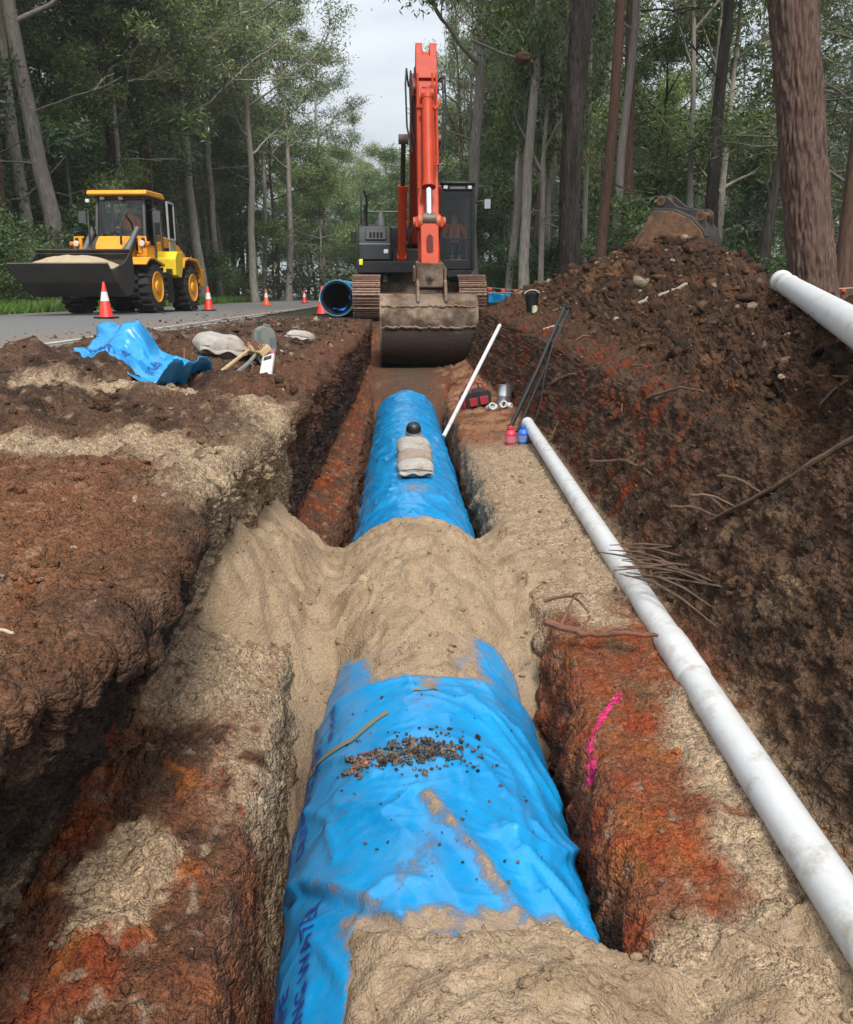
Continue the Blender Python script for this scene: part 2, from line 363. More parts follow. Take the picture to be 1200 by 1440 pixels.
# ---- colours (what the soil itself is)
c = lambda *a: np.array(a, np.float32)
DARK, BROWN, UMBER = c(.030, .019, .013), c(.085, .046, .027), c(.052, .029, .018)
RED, ORANGE, CREAM, SAND, GREY, TAN = c(.20, .040, .013), c(.27, .088, .024), c(.31, .215, .135), c(.315, .226, .143), c(.19, .14, .095), c(.23, .165, .09)
def mixc(col, target, m): return col + (target - col) * np.clip(m, 0, 1)[:, None]
nA, nB, nC, nD = fbm(P, .7, 21, 3), fbm(P, .28, 22, 3), fbm(P, .12, 23, 3), fbm(P, .05, 24, 2)
X, Y, Z = Pd[:, 0], Pd[:, 1], Pd[:, 2]
col = np.broadcast_to(BROWN, P.shape).copy()
col = mixc(col, UMBER, sst(-.1, .35, nB)); col = mixc(col, DARK, sst(.05, .4, nC + .3 * nA))
# left bank top: reddish brown crumbly soil close by, dark further on
near = 1 - sst(2.6, 4.2, Y)
col = mixc(col, c(.175, .076, .035), top_l * near * sst(-.35, .3, nB + .2) * .95)
col = mixc(col, c(.24, .16, .11), top_l * sst(.25, .5, nD) * .55)
col = mixc(col, ORANGE * .8, top_l * near * sst(.2, .5, nC) * .5)
col = mixc(col, c(.16, .125, .095), sst(.75, .25, s) * sst(-.3, .2, nB + nD * .5))            # gravelly road edge
# upper left face: dark, with red and tan streaks low down
col = mixc(col, UMBER, face_l * .8); col = mixc(col, DARK, face_l * sst(2.2, 2.7, s) * (1 - sst(3.0, 3.3, s)) * sst(-.3, .2, nB))
st = fbm(P, .14, 31, 2, sz=.3)
col = mixc(col, RED, face_l * sst(2.55, 2.85, s) * sst(.05, .4, st) * .9)
col = mixc(col, TAN * 1.15, face_l * sst(2.45, 2.75, s) * sst(1.85, 1.55, Y + .4 * nB) * sst(-.35, .1, st + .25))
# far part of the left bank: red brown with a dark band
farl = sst(4.3, 5, Y)
col = mixc(col, c(.12, .05, .027), (top_l * sst(1.6, 1.9, s) + face_l * (1 - sst(2.3, 2.6, s))) * farl * sst(-.4, .1, nC) * .8)
col = mixc(col, GREY * .75, face_l * sst(2.6, 2.85, s) * farl * sst(0, .3, nB) * .8)
# left bench: red and orange clay, a cream patch
bl = np.clip(bench_l + low_l * (1 - sst(4.35, 4.7, s)), 0, 1)
col = mixc(col, c(.13, .052, .026), bl * sst(-.5, 0, nB))
col = mixc(col, RED, bl * sst(-.05, .3, nB + .25 * nC) * .9)
col = mixc(col, ORANGE, bl * sst(.12, .38, nC + .3 * nB) * .9)
col = mixc(col, GREY, bl * sst(.22, .45, nD + .3 * nA) * .75)
col = mixc(col, UMBER, bl * sst(.15, .4, -nC) * .75)
cream = .9 * np.exp(-(((X + .72) / .13) ** 2 + ((Y - 1.93) / .2) ** 2) ** 1.5)
col = mixc(col, CREAM, bl * sst(.25, .55, cream + .35 * nC + .15 * nD))
# lower walls
col = mixc(col, c(.11, .055, .032), low_l); col = mixc(col, c(.17, .06, .028), low_l * sst(-.1, .3, st)); col = mixc(col, GREY * .8, low_l * sst(.2, .45, nB))
col = mixc(col, c(.12, .06, .034), low_r); col = mixc(col, RED * .85, low_r * sst(-.2, .3, st)); col = mixc(col, TAN, low_r * sst(.15, .4, nB) * .8)
col = mixc(col, c(.09, .055, .036), floor)
# right bench: sand beyond, red clay by the white pipe, sand again in front
br = np.clip(bench_r + .8 * low_r * sst(6.5, 6.8, s), 0, 1)
sandy = sst(3.15, 3.5, Y + .5 * nB + .25 * nC) * (1 - sst(7.2, 8.6, Y + .5 * nB))
sandy = np.maximum(sandy, sst(1.72, 1.5, Y + .25 * nB + .12 * nC - .35 * (X - .75)))
sandy = np.maximum(sandy, sst(.78, .88, X + .12 * nB - .05 * (Y - 2)) * sst(2.75, 2.5, Y + .3 * nB) * sst(-.45, -.1, nC))
red = c(.17, .058, .026)
col = mixc(col, red, br * (1 - sandy)); col = mixc(col, RED * 1.05, br * (1 - sandy) * sst(-.05, .25, nC) * .9)
col = mixc(col, ORANGE * .9, br * (1 - sandy) * sst(.15, .4, nB - .3 * nC) * .8); col = mixc(col, c(.10, .06, .032), br * (1 - sandy) * sst(.1, .35, -nB) * .8)
col = mixc(col, GREY, br * (1 - sandy) * sst(.3, .5, nD + .2 * nB) * .6)
col = mixc(col, SAND, br * sandy * sst(-.75, -.35, nC))
col = mixc(col, c(.28, .15, .08), br * sst(8, 9, Y) * sst(-.3, .2, nB))
# cut face and heap
col = mixc(col, c(.068, .040, .025), cut_r * .9); col = mixc(col, DARK * 1.2, cut_r * sst(-.1, .3, nC + .4 * nB))
col = mixc(col, RED * .62, cut_r * sst(3.5, 5, Y) * sst(.02, .35, st + .3 * nB) * .85)
col = mixc(col, c(.13, .09, .055), cut_r * sst(.15, .45, nB) * sst(8.2, 8.6, s) * (1 - sst(8.5, 9, s)))
hp = heapm
col = mixc(col, c(.064, .036, .022), hp * .85); col = mixc(col, DARK, hp * sst(0, .35, nC + .35 * nA)); col = mixc(col, c(.13, .066, .034), hp * sst(.1, .4, nB) * .9)
col = mixc(col, c(.19, .10, .045), hp * sst(9.5, 12, Y) * sst(0, .4, nB + .3 * nC) * .85)
col = mixc(col, ORANGE * .8, hp * sst(.32, .5, nC - .2 * nA) * .6); col = mixc(col, c(.24, .18, .13), hp * sst(.42, .6, nD) * .5)
# sand spilled over the left bank in two tongues
def tongue(pts, wd):
    q = np.full(len(P), 9., np.float32)
    for (ax, ay), (bx, by) in zip(pts[:-1], pts[1:]):
        dx, dy = bx - ax, by - ay; t = np.clip(((X - ax) * dx + (Y - ay) * dy) / (dx * dx + dy * dy), 0, 1)
        q = np.minimum(q, np.hypot(X - ax - t * dx, Y - ay - t * dy))
    return sst(wd, wd * .3, q + .2 * nB + .14 * nC + .07 * nD)
spill = np.maximum(tongue([(-1.9, 4.55), (-1.1, 4.95), (-.72, 4.9), (-.62, 4.2)], .27), tongue([(-1.75, 3.3), (-1.15, 3.65), (-.78, 3.45), (-.62, 3.1)], .27))
spill = np.maximum(spill, (face_l + .7 * bench_l) * sst(2.55, 3.0, Y + .2 * nB) * (1 - sst(4.5, 5.0, Y + .3 * nC)) * sst(-.28, .0, nC + .4 * nB + .15))
spill = np.maximum(spill, bench_l * sst(2.45, 2.75, Y + .3 * nB + .1 * nC) * (1 - sst(4.8, 5.2, Y)))
spill = np.maximum(spill, np.clip(low_l + bench_l * sst(3.6, 3.9, s), 0, 1) * sst(2.0, 2.4, Y + .3 * nB + .15 * nC) * (1 - sst(4.8, 5.2, Y)) * sst(-.3, 0, nC + .1))
col = mixc(col, SAND * .93, spill * sst(-.62, -.2, nD + .3 * nC))
# sprayed pink line on the clay, pegging the pipe's edge
pk = np.full(len(P), 9., np.float32)
pp = [(.56, 2.24), (.585, 2.37), (.66, 2.52), (.75, 2.66)]
for (ax, ay), (bx, by) in zip(pp[:-1], pp[1:]):
    dx, dy = bx - ax, by - ay; t = np.clip(((X - ax) * dx + (Y - ay) * dy) / (dx * dx + dy * dy), 0, 1)
    pk = np.minimum(pk, np.hypot(X - ax - t * dx, Y - ay - t * dy))
col = mixc(col, c(.62, .02, .15), sst(.013, .005, pk + .012 * nD + .006 * crumb) * sst(-.45, -.1, pn(P, .02, 41)) * (Z > -1.05))
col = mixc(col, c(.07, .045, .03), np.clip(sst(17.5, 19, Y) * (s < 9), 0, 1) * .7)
col = col * lerp(np.ones(3), np.array([1.06, .98, .90]), np.clip(heapm + cut_r, 0, 1)[:, None])
col = np.clip(col * ((1.06 + .32 * nD) * lerp(1, .80, heapm) * lerp(1, 1.08, np.clip(cut_r, 0, 1)) * lerp(1, .82, top_l * near))[:, None], .004, .8)
SOIL = soil_mat('soil', 'Col'); SANDM = soil_mat('sand', 'Col', bump_d=.0028, s1=95, s2=320, var=.22, rough=.97)
Gd = Pd.reshape(NY, NX, 3); Cd = col.reshape(NY, NX, 3)
jc = int(np.argmin(np.abs(S - 8.35)))
def sub(a, b, nm):
    V = Gd[:, a:b].reshape(-1, 3); n = b - a
    return npmesh(nm, V, gridF(NY, n), SOIL, Cd[:, a:b].reshape(-1, 3))
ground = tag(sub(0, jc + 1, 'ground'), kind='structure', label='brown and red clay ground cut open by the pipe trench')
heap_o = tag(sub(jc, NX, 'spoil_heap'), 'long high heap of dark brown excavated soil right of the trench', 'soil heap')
def zat(x, y, lo=0.0, hi=13.0):
    """height of the finished soil nearest to x at station y within section range lo..hi"""
    i = int(np.argmin(np.abs(ys - y))); m = (S >= lo) & (S <= hi)
    j = np.argmin(np.abs(Gd[i, m, 0] - x)); return float(Gd[i, m, 2][j])

# ------------------------------------------------------------------ sand backfill over and beside the pipe
PXC, PZC, PR0 = .095, -1.235, .415           # pipe axis x, z and radius
nx_, ny_ = 240, 580
xs = np.linspace(-.98, 1.12, nx_); yy = .5 * (7.9 / .5) ** np.linspace(0, 1, ny_)
XX, YY = np.meshgrid(xs, yy); Q = np.column_stack([XX.ravel(), YY.ravel(), np.zeros(XX.size)]); X, Y = Q[:, 0], Q[:, 1]
e1, e2, e3 = fbm(Q, .5, 51, 3), fbm(Q, .2, 52, 3), fbm(Q, .07, 53, 2)
gapL = K(Y, (.4, -1.66), (2.25, -1.64), (2.5, -1.48), (2.8, -1.33), (3.1, -1.15), (3.45, -.93), (3.8, -.87), (4.6, -.88), (4.95, -1.05), (5.25, -1.66), (8, -1.7))
gapR = K(Y, (.4, -1.0), (1.25, -1.0), (1.5, -1.2), (1.65, -1.6), (1.95, -1.62), (2.2, -1.42), (2.6, -1.25), (3.0, -1.14), (3.35, -.94), (3.8, -.86), (4.4, -.86), (5.0, -.95), (5.35, -1.2), (5.6, -1.68), (8, -1.7))
topS = K(Y, (.4, -.66), (1.05, -.70), (1.3, -.745), (1.5, -.80), (1.62, -.86), (1.8, -1.0), (2.5, -1.0), (2.66, -.86), (2.85, -.795), (3.2, -.775), (3.7, -.72), (4.4, -.71), (4.8, -.745), (5.05, -.84), (5.25, -1.0), (5.5, -1.5), (8, -1.7))
d = (X - PXC)
zl, zr = gapL, gapR
wo_ = K(Y, (2.5, .34), (2.9, .36), (3.15, .44), (3.4, .62)); wi_ = K(Y, (2.5, .08), (3.0, .13), (3.4, .23))
q1 = sst(1.9, 1.75, Y); wo_ = lerp(wo_, .62, q1); wi_ = lerp(wi_, .23, q1); wl = np.clip((d + wo_) / (wo_ - wi_), 0, 1); wr = np.clip((wo_ - d) / (wo_ - wi_), 0, 1); wl = wl * wl * (3 - 2 * wl); wr = wr * wr * (3 - 2 * wr)
tk = topS - (PZC + PR0) - .15 * K(Y, (2.5, 1), (3.05, .85), (3.5, 0), (9, 0)) * np.clip(np.abs(d) / .36, 0, 1) ** 2 * (1 - q1)      # thickness of the sand lying on the pipe; it slides off the flanks
rc = PR0 + tk + .02 * e2; cyl_ = PZC + np.sqrt(np.maximum(rc * rc - d * d, .0)); cyl_ = np.where(np.abs(d) < rc, cyl_, -2)
gap_ = np.where(d < 0, zl, zr); hq = np.clip(.5 + (cyl_ - gap_) / .16, 0, 1); z = lerp(gap_, cyl_, hq) + .08 * hq * (1 - hq) * .5
z = np.where(q1 > .5, np.where(d < 0, lerp(zl, topS, wl), lerp(zr, topS, wr)), z)
# the front mound slides off to the right, leaving the sleeve's left side bare
fm = sst(1.8, 1.5, Y)
z = lerp(z, np.minimum(z, K(d, (-1, -1.6), (-.38, -1.6), (-.28, -1.1), (-.2, -.86), (-.05, -.8), (.3, -.8), (1.2, -.8)) + .02), fm * sst(.05, -.2, d))
z = lerp(z, K(X, (-1, -1.6), (.1, -.77), (.5, -.84), (.62, -.9), (.8, -.84), (1.12, -.80)) + .03 * e2, sst(1.62, 1.45, Y - .15 * sst(.4, .9, X)) * sst(.25, .5, X))
# slopes up against the left bank and onto the right bench
up = sst(2.75, 3.5, Y + .25 * e1) * (1 - sst(4.5, 4.95, Y))
z = lerp(z, lerp(-.87, -.36, np.clip((-.38 - X) / .50, 0, 1) ** 1.1) + .05 * e2 + .04 * rough(Q, .22, 59, 4, .7) + .03 * bill(Q, .16, 60), up * sst(-.33, -.5, X))
onb = sst(3.1, 3.5, Y) * (1 - sst(4.95, 5.25, Y - .6 * sst(.4, .6, X)))
z = lerp(z, -.80 + .02 * e1, onb * sst(.48, .68, X) * .85)
z += .030 * e1 + .020 * e2 + .023 * rough(Q, .13, 58, 5, .68) + .010 * bill(Q, .11, 54) + .006 * bill(Q, .03, 55) + .003 * pn(Q, .009, 57) - .008
# boot prints
for bx, by, ba in ((.62, 3.25, .4), (-.2, 3.55, -.3), (-.33, 2.75, .2), (.55, 3.9, 0), (-.45, 3.9, .3), (.72, 4.6, -.3), (.8, 1.45, .6), (.08, 3.6, .2), (.2, 4.1, -.2), (-.05, 4.5, .1), (.35, 4.5, .5), (-.5, 3.3, .5), (.75, 3.7, .2), (.9, 4.1, -.4), (.8, 5.1, .3)):
    ca, sa = math.cos(ba), math.sin(ba); u_ = (X - bx) * ca + (Y - by) * sa; v_ = -(X - bx) * sa + (Y - by) * ca
    q_ = (u_ / .055) ** 2 + (v_ / .14) ** 2
    z += -.028 * sst(1.15, .8, q_) + .012 * np.exp(-((q_ - 1.4) / .35) ** 2)
SV = np.column_stack([X, Y, z])
scol = np.broadcast_to(SAND, SV.shape).copy()
scol = mixc(scol, c(.245, .17, .104), sst(-.1, .4, e2)); scol = mixc(scol, c(.38, .285, .19), sst(.1, .5, e3 + .3 * e1) * .6)
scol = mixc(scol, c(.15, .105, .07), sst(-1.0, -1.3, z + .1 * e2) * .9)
scol = mixc(scol, c(.16, .08, .045), sst(.36, .5, fbm(Q, .1, 61, 2)) * .35)
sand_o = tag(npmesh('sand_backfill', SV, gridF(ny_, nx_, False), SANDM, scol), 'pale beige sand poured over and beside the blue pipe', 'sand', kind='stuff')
SZ = z.reshape(ny_, nx_)
def sand_z(x, y):
    i = int(np.argmin(np.abs(yy - y))); j = int(np.argmin(np.abs(xs - x))); return float(SZ[i, j])

# ------------------------------------------------------------------ loose clods: crumbs of soil and of sand
def ico(sub):
    bm = bmesh.new(); bmesh.ops.create_icosphere(bm, subdivisions=sub, radius=1); bm.verts.ensure_lookup_table()
    V = np.array([v.co[:] for v in bm.verts]); F = np.array([[q.index for q in f.verts] for f in bm.faces]); bm.free(); return V, F
def scatter(name, pts, siz, cols, m, seed, sub=1, sink=.3):
    rs = np.random.RandomState(seed); V0, F0 = ico(sub); n = len(pts); k = len(V0)
    th = rs.uniform(0, 6.28, n); a = rs.uniform(.5, 1.35, (n, 3)) * siz[:, None]; a[:, 2] *= .75
    V = V0[None] * (1 + .42 * rs.uniform(-1, 1, (n, k))[..., None]) * a[:, None]
    cx, sx = np.cos(th)[:, None], np.sin(th)[:, None]; tl = rs.uniform(-.8, .8, n)[:, None]
    x, y, zz = V[..., 0] * cx - V[..., 1] * sx, V[..., 0] * sx + V[..., 1] * cx, V[..., 2]
    y, zz = y * np.cos(tl) - zz * np.sin(tl), y * np.sin(tl) + zz * np.cos(tl)
    V = np.stack([x, y, zz], -1) + pts[:, None]; V[..., 2] += (siz * .12)[:, None]
    F = (F0[None] + (np.arange(n) * k)[:, None, None]).reshape(-1, 3)
    return npmesh(name, V.reshape(-1, 3), F, m, np.repeat(cols, k, 0), smooth=(sub > 1))
rs = np.random.RandomState(5)
area = (np.gradient(ys)[:, None] * np.linalg.norm(np.gradient(XZ, axis=1), axis=-1)).ravel()
dist = np.hypot(np.hypot(Pd[:, 0], Pd[:, 1]), Pd[:, 2] - .5)
vis = (Pd[:, 1] > .6) & (Pd[:, 1] < 19)
wgt = area * vis * (.8 * top_l + .25 * face_l + .8 * bench_l + .5 * bench_r + .45 * cut_r + 1.5 * heapm) / np.maximum(dist, 1.2) ** 1.1 * (1 - .85 * np.clip(spill, 0, 1))
idx = rs.choice(len(Pd), 21000, p=wgt / wgt.sum())
siz = (.0032 + .0016 * dist[idx]) * (rs.pareto(2.4, len(idx)) * .5 + .4); siz *= 1 + .9 * heapm[idx] + .35 * top_l[idx]; siz = np.minimum(siz, .028 + .06 * heapm[idx] + .03 * top_l[idx])
cc = col[idx] * rs.uniform(.7, 1.35, (len(idx), 1))
pale = rs.rand(len(idx)) < .05; cc[pale] = c(.30, .23, .16) * rs.uniform(.6, 1.2, (pale.sum(), 1))
tag(scatter('soil_clods', Pd[idx], siz, cc, SOIL, 3), 'loose clods and crumbs of brown soil strewn over the banks', 'soil clods', kind='stuff')
okk = (SV[:, 2] > -1.2)
wq_ = okk / np.maximum(SV[:, 1], 1.0) ** .5; si = rs.choice(len(SV), 8000, p=wq_ / wq_.sum()); di = np.hypot(SV[si, 0], SV[si, 1])
ssz = (.0022 + .0011 * di) * (rs.pareto(2.4, len(si)) * .5 + .4); ssz = np.minimum(ssz, .016)
tag(scatter('sand_clumps', SV[si], ssz, scol[si] * rs.uniform(.75, 1.1, (len(si), 1)), SANDM, 4), 'small damp clumps on the sand backfill', 'sand clumps', kind='stuff')

# ------------------------------------------------------------------ wet mud at the bottom, left of the pipe
V = []; ww = np.linspace(-.42, -.02, 30); hh = np.linspace(.6, 2.5, 90)
A_, B_ = np.meshgrid(ww, hh); Q = np.column_stack([A_.ravel(), B_.ravel(), np.zeros(A_.size)])
mz = -1.575 + .022 * fbm(Q, .12, 71, 3)
wet = bpy.data.materials.new('wet_mud'); wet.use_nodes = True; b = wet.node_tree.nodes['Principled BSDF']
b.inputs['Base Color'].default_value = (.10, .065, .05, 1); b.inputs['Roughness'].default_value = .12
tag(npmesh('mud_puddle', np.column_stack([Q[:, :2], mz]), gridF(90, 30), wet), 'wet glistening brown mud in the trench bottom', kind='structure')

# ------------------------------------------------------------------ ground beyond, road, markings
ff = soil_mat('forest_floor', 'Col', bump_d=.05, s1=6, s2=30, var=.5)
V = []; F = []; H = 420
def quadgrid(x0, x1, y0, y1, n, m):
    o = len(V); gx = np.linspace(x0, x1, n + 1); gy = np.linspace(y0, y1, m + 1)
    for yv in gy:
        for xv in gx: V.append((xv, yv, -.02))
    for j in range(m):
        for i in range(n):
            a = o + j * (n + 1) + i; F.append((a, a + 1, a + n + 2, a + n + 1))
quadgrid(-H, -3.5, -2, 22, 6, 2); quadgrid(7.6, H, -2, 22, 6, 2); quadgrid(-H, H, 22, H * 2, 12, 12); quadgrid(-H, H, -H, -2, 12, 6)
fcol = np.tile(c(.035, .036, .018), (len(V), 1))
tag(npmesh('forest_floor', V, F, ff, fcol), kind='structure', label='dark leaf-strewn forest floor beyond the trench')
def road_mat():
    m = bpy.data.materials.new('asphalt'); m.use_nodes = True; t = m.node_tree; l = t.links.new; b = t.nodes['Principled BSDF']
    tc = N(t, 'ShaderNodeTexCoord'); n1 = N(t, 'ShaderNodeTexNoise', i_Scale=90., i_Detail=5.); n2 = N(t, 'ShaderNodeTexNoise', i_Scale=.7, i_Detail=7., i_Roughness=.65)
    sx = N(t, 'ShaderNodeSeparateXYZ'); l(tc.outputs['Object'], sx.inputs[0])
    for q in (n1, n2): l(tc.outputs['Object'], q.inputs['Vector'])
    r1 = N(t, 'ShaderNodeValToRGB'); l(n1.outputs['Fac'], r1.inputs[0])
    r1.color_ramp.elements[0].color = (.085, .082, .08, 1); r1.color_ramp.elements[0].position = .35; r1.color_ramp.elements[1].color = (.20, .195, .19, 1); r1.color_ramp.elements[1].position = .7
    # dirt dragged over the edge next to the works
    e = N(t, 'ShaderNodeMath', operation='MULTIPLY_ADD'); l(n2.outputs['Fac'], e.inputs[0]); e.inputs[1].default_value = 5.0; l(sx.outputs['X'], e.inputs[2])
    r2 = N(t, 'ShaderNodeMapRange'); l(e.outputs[0], r2.inputs['Value']); r2.inputs['From Min'].default_value = -2.6; r2.inputs['From Max'].default_value = -.9
    mm = N(t, 'ShaderNodeMix', data_type='RGBA'); l(r2.outputs[0], mm.inputs['Factor']); l(r1.outputs[0], mm.inputs['A']); mm.inputs['B'].default_value = (.17, .13, .1, 1)
    l(mm.outputs['Result'], b.inputs['Base Color']); b.inputs['Roughness'].default_value = .75
    bp = N(t, 'ShaderNodeBump'); bp.inputs['Strength'].default_value = .6; bp.inputs['Distance'].default_value = .01; l(n1.outputs['Fac'], bp.inputs['Height']); l(bp.outputs[0], b.inputs['Normal'])
    return m
rm = road_mat()
yr = np.concatenate([np.arange(-30, 40, .5), np.arange(40, 320, 4)]); n = len(yr)
rg = random.Random(3)
def bend(y): return 0 if y < 45 else -.0035 * (y - 45) ** 2          # the road swings left behind the trees
RV = []
for y in yr:
    e = rg.uniform(-.12, .12)
    for x, zz in ((-10.1 + rg.uniform(-.1, .1), .0), (-6.7, .035), (-3.35 + e, .006)): RV.append((x + bend(y), y, zz))
tag(npmesh('road', RV, gridF(n, 3), rm), kind='structure', label='grey sealed road beside the trench')
lm = mat('road_paint', (.42, .41, .39), .7, dirt=.6, dirt_col=(.2, .18, .16), scale=5)
def strip(xc, w_, y0, y1, zz):
    b = MB(); yv = np.arange(y0, y1 + .01, min(1.0, (y1 - y0)))
    for a, q in zip(yv[:-1], yv[1:]):
        b.add([(xc + bend(a) - w_, a, zz), (xc + bend(a) + w_, a, zz), (xc + bend(q) + w_, q, zz), (xc + bend(q) - w_, q, zz)], [(0, 1, 2, 3)])
    return b
strip(-3.62, .06, -10, 60, .014).build('edge_line', lm)['kind'] = 'structure'
strip(-9.75, .06, -10, 60, .014).build('edge_line', lm)['kind'] = 'structure'
for y in np.arange(-8, 60, 9.0): strip(-6.7, .06, y + 1.5, y + 4.5, .043).build('centre_dash', lm)['kind'] = 'structure'
# crumbs of soil trodden onto the road edge
n = 1500; px = -3.2 - rs.exponential(.75, n); py = 4 + 22 * rs.rand(n) ** 1.2
pz = np.where(px > -3.4, 0, .006 + (-3.35 - px) / 3.35 * .029)
zz = rs.pareto(2.6, n) * .006 + .004
tag(scatter('road_crumbs', np.column_stack([px, py, pz]), np.minimum(zz, .04), np.tile(c(.07, .045, .03), (n, 1)) * rs.uniform(.6, 2.2, (n, 1)), SOIL, 9), 'crumbs of soil scattered along the road edge', 'soil crumbs', kind='stuff')
# ------------------------------------------------------------------ blue sleeved water main
def polyd(u, v, pts):
    """distance to a polyline in the unrolled sleeve plane, and side (+ on the far side)"""
    best = np.full(u.shape, 9.); sg = np.zeros(u.shape)
    for (a0, b0), (a1, b1) in zip(pts[:-1], pts[1:]):
        a0, a1 = R(a0) * PR0, R(a1) * PR0
        dx, dy = a1 - a0, b1 - b0; t = np.clip(((u - a0) * dx + (v - b0) * dy) / (dx * dx + dy * dy), 0, 1)
        ex, ey = u - a0 - t * dx, v - b0 - t * dy; q = np.hypot(ex, ey); m = q < best
        best = np.where(m, q, best); sg = np.where(m, np.sign(dx * ey - dy * ex), sg)
    return best, sg
LIP = [(-125, 2.2), (-80, 2.05), (-59, 1.94), (-37, 1.76), (-20, 1.62), (-8, 1.53)]
FOLDS = [([(-4, 2.04), (8, 1.84), (16, 1.72), (26, 1.58), (33, 1.4)], .03, .020), ([(22, 1.93), (30, 1.76), (36, 1.55), (42, 1.3)], .035, .018),
         ([(25, 1.90), (45, 1.93), (68, 2.15)], .04, .024), ([(28, 1.84), (46, 1.74), (66, 1.62)], .035, .022), ([(32, 1.7), (50, 1.5), (66, 1.38)], .035, .02),
         ([(8, 2.5), (10, 2.28), (12, 2.05)], .012, .006), ([(-50, 2.2), (-25, 2.05), (-5, 1.8), (5, 1.62)], .03, .008), ([(15, 2.7), (35, 2.4), (50, 2.1), (70, 1.95)], .03, .010),
         ([(-55, 1.78), (-40, 1.6), (-30, 1.45)], .02, .010), ([(0, 2.38), (15, 2.28), (28, 2.12)], .015, .007), ([(-68, 2.62), (-40, 2.4), (-24, 2.2)], .02, .008),
         ([(20, 2.62), (32, 2.55), (45, 2.35), (62, 2.3)], .02, .012), ([(-35, 2.05), (-20, 1.98), (-8, 2.1)], .012, .006), ([(-62, 2.3), (-45, 2.12), (-38, 1.9)], .018, .010), ([(40, 2.05), (52, 1.9), (60, 1.75)], .02, .014), ([(-10, 2.72), (10, 2.62), (30, 2.68)], .012, .008), ([(44, 2.6), (55, 2.45), (70, 2.4)], .02, .012), ([(-30, 1.62), (-18, 1.72), (-6, 1.70)], .014, .008)]
def sleeve_r(th, v):
    """radius of the crumpled sleeve at angle th (0 = top, + right) and station v"""
    u = th * PR0; sh = th.shape; Q = np.column_stack([u.ravel() * 1.0, v.ravel(), np.zeros(u.size)])
    g = lambda s_, sd, **k: pn(Q, s_, sd, **k).reshape(sh)
    wq = Q.copy(); wq[:, 1] += .12 * pn(Q, .3, 81); wq[:, 0] += .08 * pn(Q, .25, 82)
    wq2 = wq @ np.array([[.8, -.6, 0], [.6, .8, 0], [0, 0, 1]])
    cr = (1 - np.minimum(np.abs(pn(wq2, .16, 83, sx=1, sy=.35)) * 2.2, 1)).reshape(sh) ** 2
    cr2 = (1 - np.minimum(np.abs(pn(wq, .09, 84, sx=.5)) * 2.2, 1)).reshape(sh) ** 2
    far = sst(4.5, 5.2, v)
    r = PR0 + .006 * g(.5, 85) + (.007 + .008 * far) * cr ** 1.6 + (.0028 + .006 * far) * cr2 ** 1.6
    side = sst(.15, .7, np.abs(th))
    r = r + side * .012 * g(.22, 86)
    for pts, wd, am in FOLDS:
        q, sg = polyd(u, v, pts); r = r + 1.3 * am * np.where(sg > 0, np.exp(-(q / wd) ** 1.1), np.exp(-(q / max(wd * .28, .017)) ** 1.6))
    q, sg = polyd(u, v, LIP); f = sst(-.1, -.25, th)
    sd_ = q * sg; st_ = sst(-.016, .016, sd_)
    r = r + f * lerp(-.010 * np.exp(-(q / .03) ** 2), .020 * np.exp(-q / .10) + .008, st_) * np.exp(-np.maximum(q - .3, 0) / .2)
    ed = 2.78 + .12 * np.abs(th) ** 1.5 + .02 * g(.2, 87)
    r = r + .011 * sst(ed + .006, ed - .006, v) * sst(1.9, 2.3, v) + .006 * np.exp(-((v - ed + .02) / .02) ** 2)
    r = r + .012 * np.exp(-((v - 5.65 - .1 * th) / .05) ** 2) + .010 * np.exp(-((v - 7.9) / .04) ** 2) + .012 * sst(11.7, 11.75, v)
    return r
def sleeve_pt(th, v, off=0.0):
    th = np.asarray(th, float); v = np.asarray(v, float); r = sleeve_r(th, v) + off
    return np.stack([PXC + r * np.sin(th), v, PZC + r * np.cos(th)], -1)
tv = np.linspace(-R(130), R(130), 165)
vv = np.concatenate([np.arange(.3, 1.2, .03), np.arange(1.2, 3.3, .0078), np.arange(3.3, 5.0, .04), np.arange(5.0, 12.0, .028), [12.0]])
T_, V_ = np.meshgrid(tv, vv); SP = sleeve_pt(T_, V_)
Q = np.column_stack([T_.ravel() * PR0, V_.ravel(), np.zeros(T_.size)])
thf, vf = T_.ravel(), V_.ravel()
dn, dn2, dn3 = fbm(Q, .22, 91, 4), fbm(Q, .06, 92, 3), fbm(Q, .5, 93, 2)
fx = np.interp(SP[..., 0].ravel(), xs, np.arange(nx_)); fy = np.interp(vf, yy, np.arange(ny_))
szz = SZ[np.minimum(np.round(fy).astype(int), ny_ - 1), np.round(fx).astype(int)]
clear = SP[..., 2].ravel() - szz
dirt = .85 * sst(.055, .0, clear) * (vf < 7.5) + .02
blob = lambda a, b, ra, rb: np.exp(-(((np.degrees(thf) - a) / ra) ** 2 + ((vf - b) / rb) ** 2))
dirt += .42 * blob(-2, 2.0, 5, .22) + .35 * blob(-10, 1.75, 10, .12) + .35 * blob(14, 1.75, 5, .2) + .45 * blob(-10, 2.28, 16, .10) + .45 * blob(-5, 2.62, 18, .12) + .35 * blob(0, 8, 14, 2.5) + .4 * blob(5, 5.8, 25, .25) + .3 * blob(25, 2.75, 20, .1)
q, sg = polyd(Q[:, 0], vf, FOLDS[0][0]); dirt += .55 * np.exp(-(q / .025) ** 2)
q, sg = polyd(Q[:, 0], vf, [(-48, 1.87), (-33, 1.74), (-20, 1.64)]); dirt += .6 * np.exp(-((q - .0) / .014) ** 2)
dirt = np.clip(dirt * .8 + .34 * dn + .26 * dn2 - .08, 0, .75)
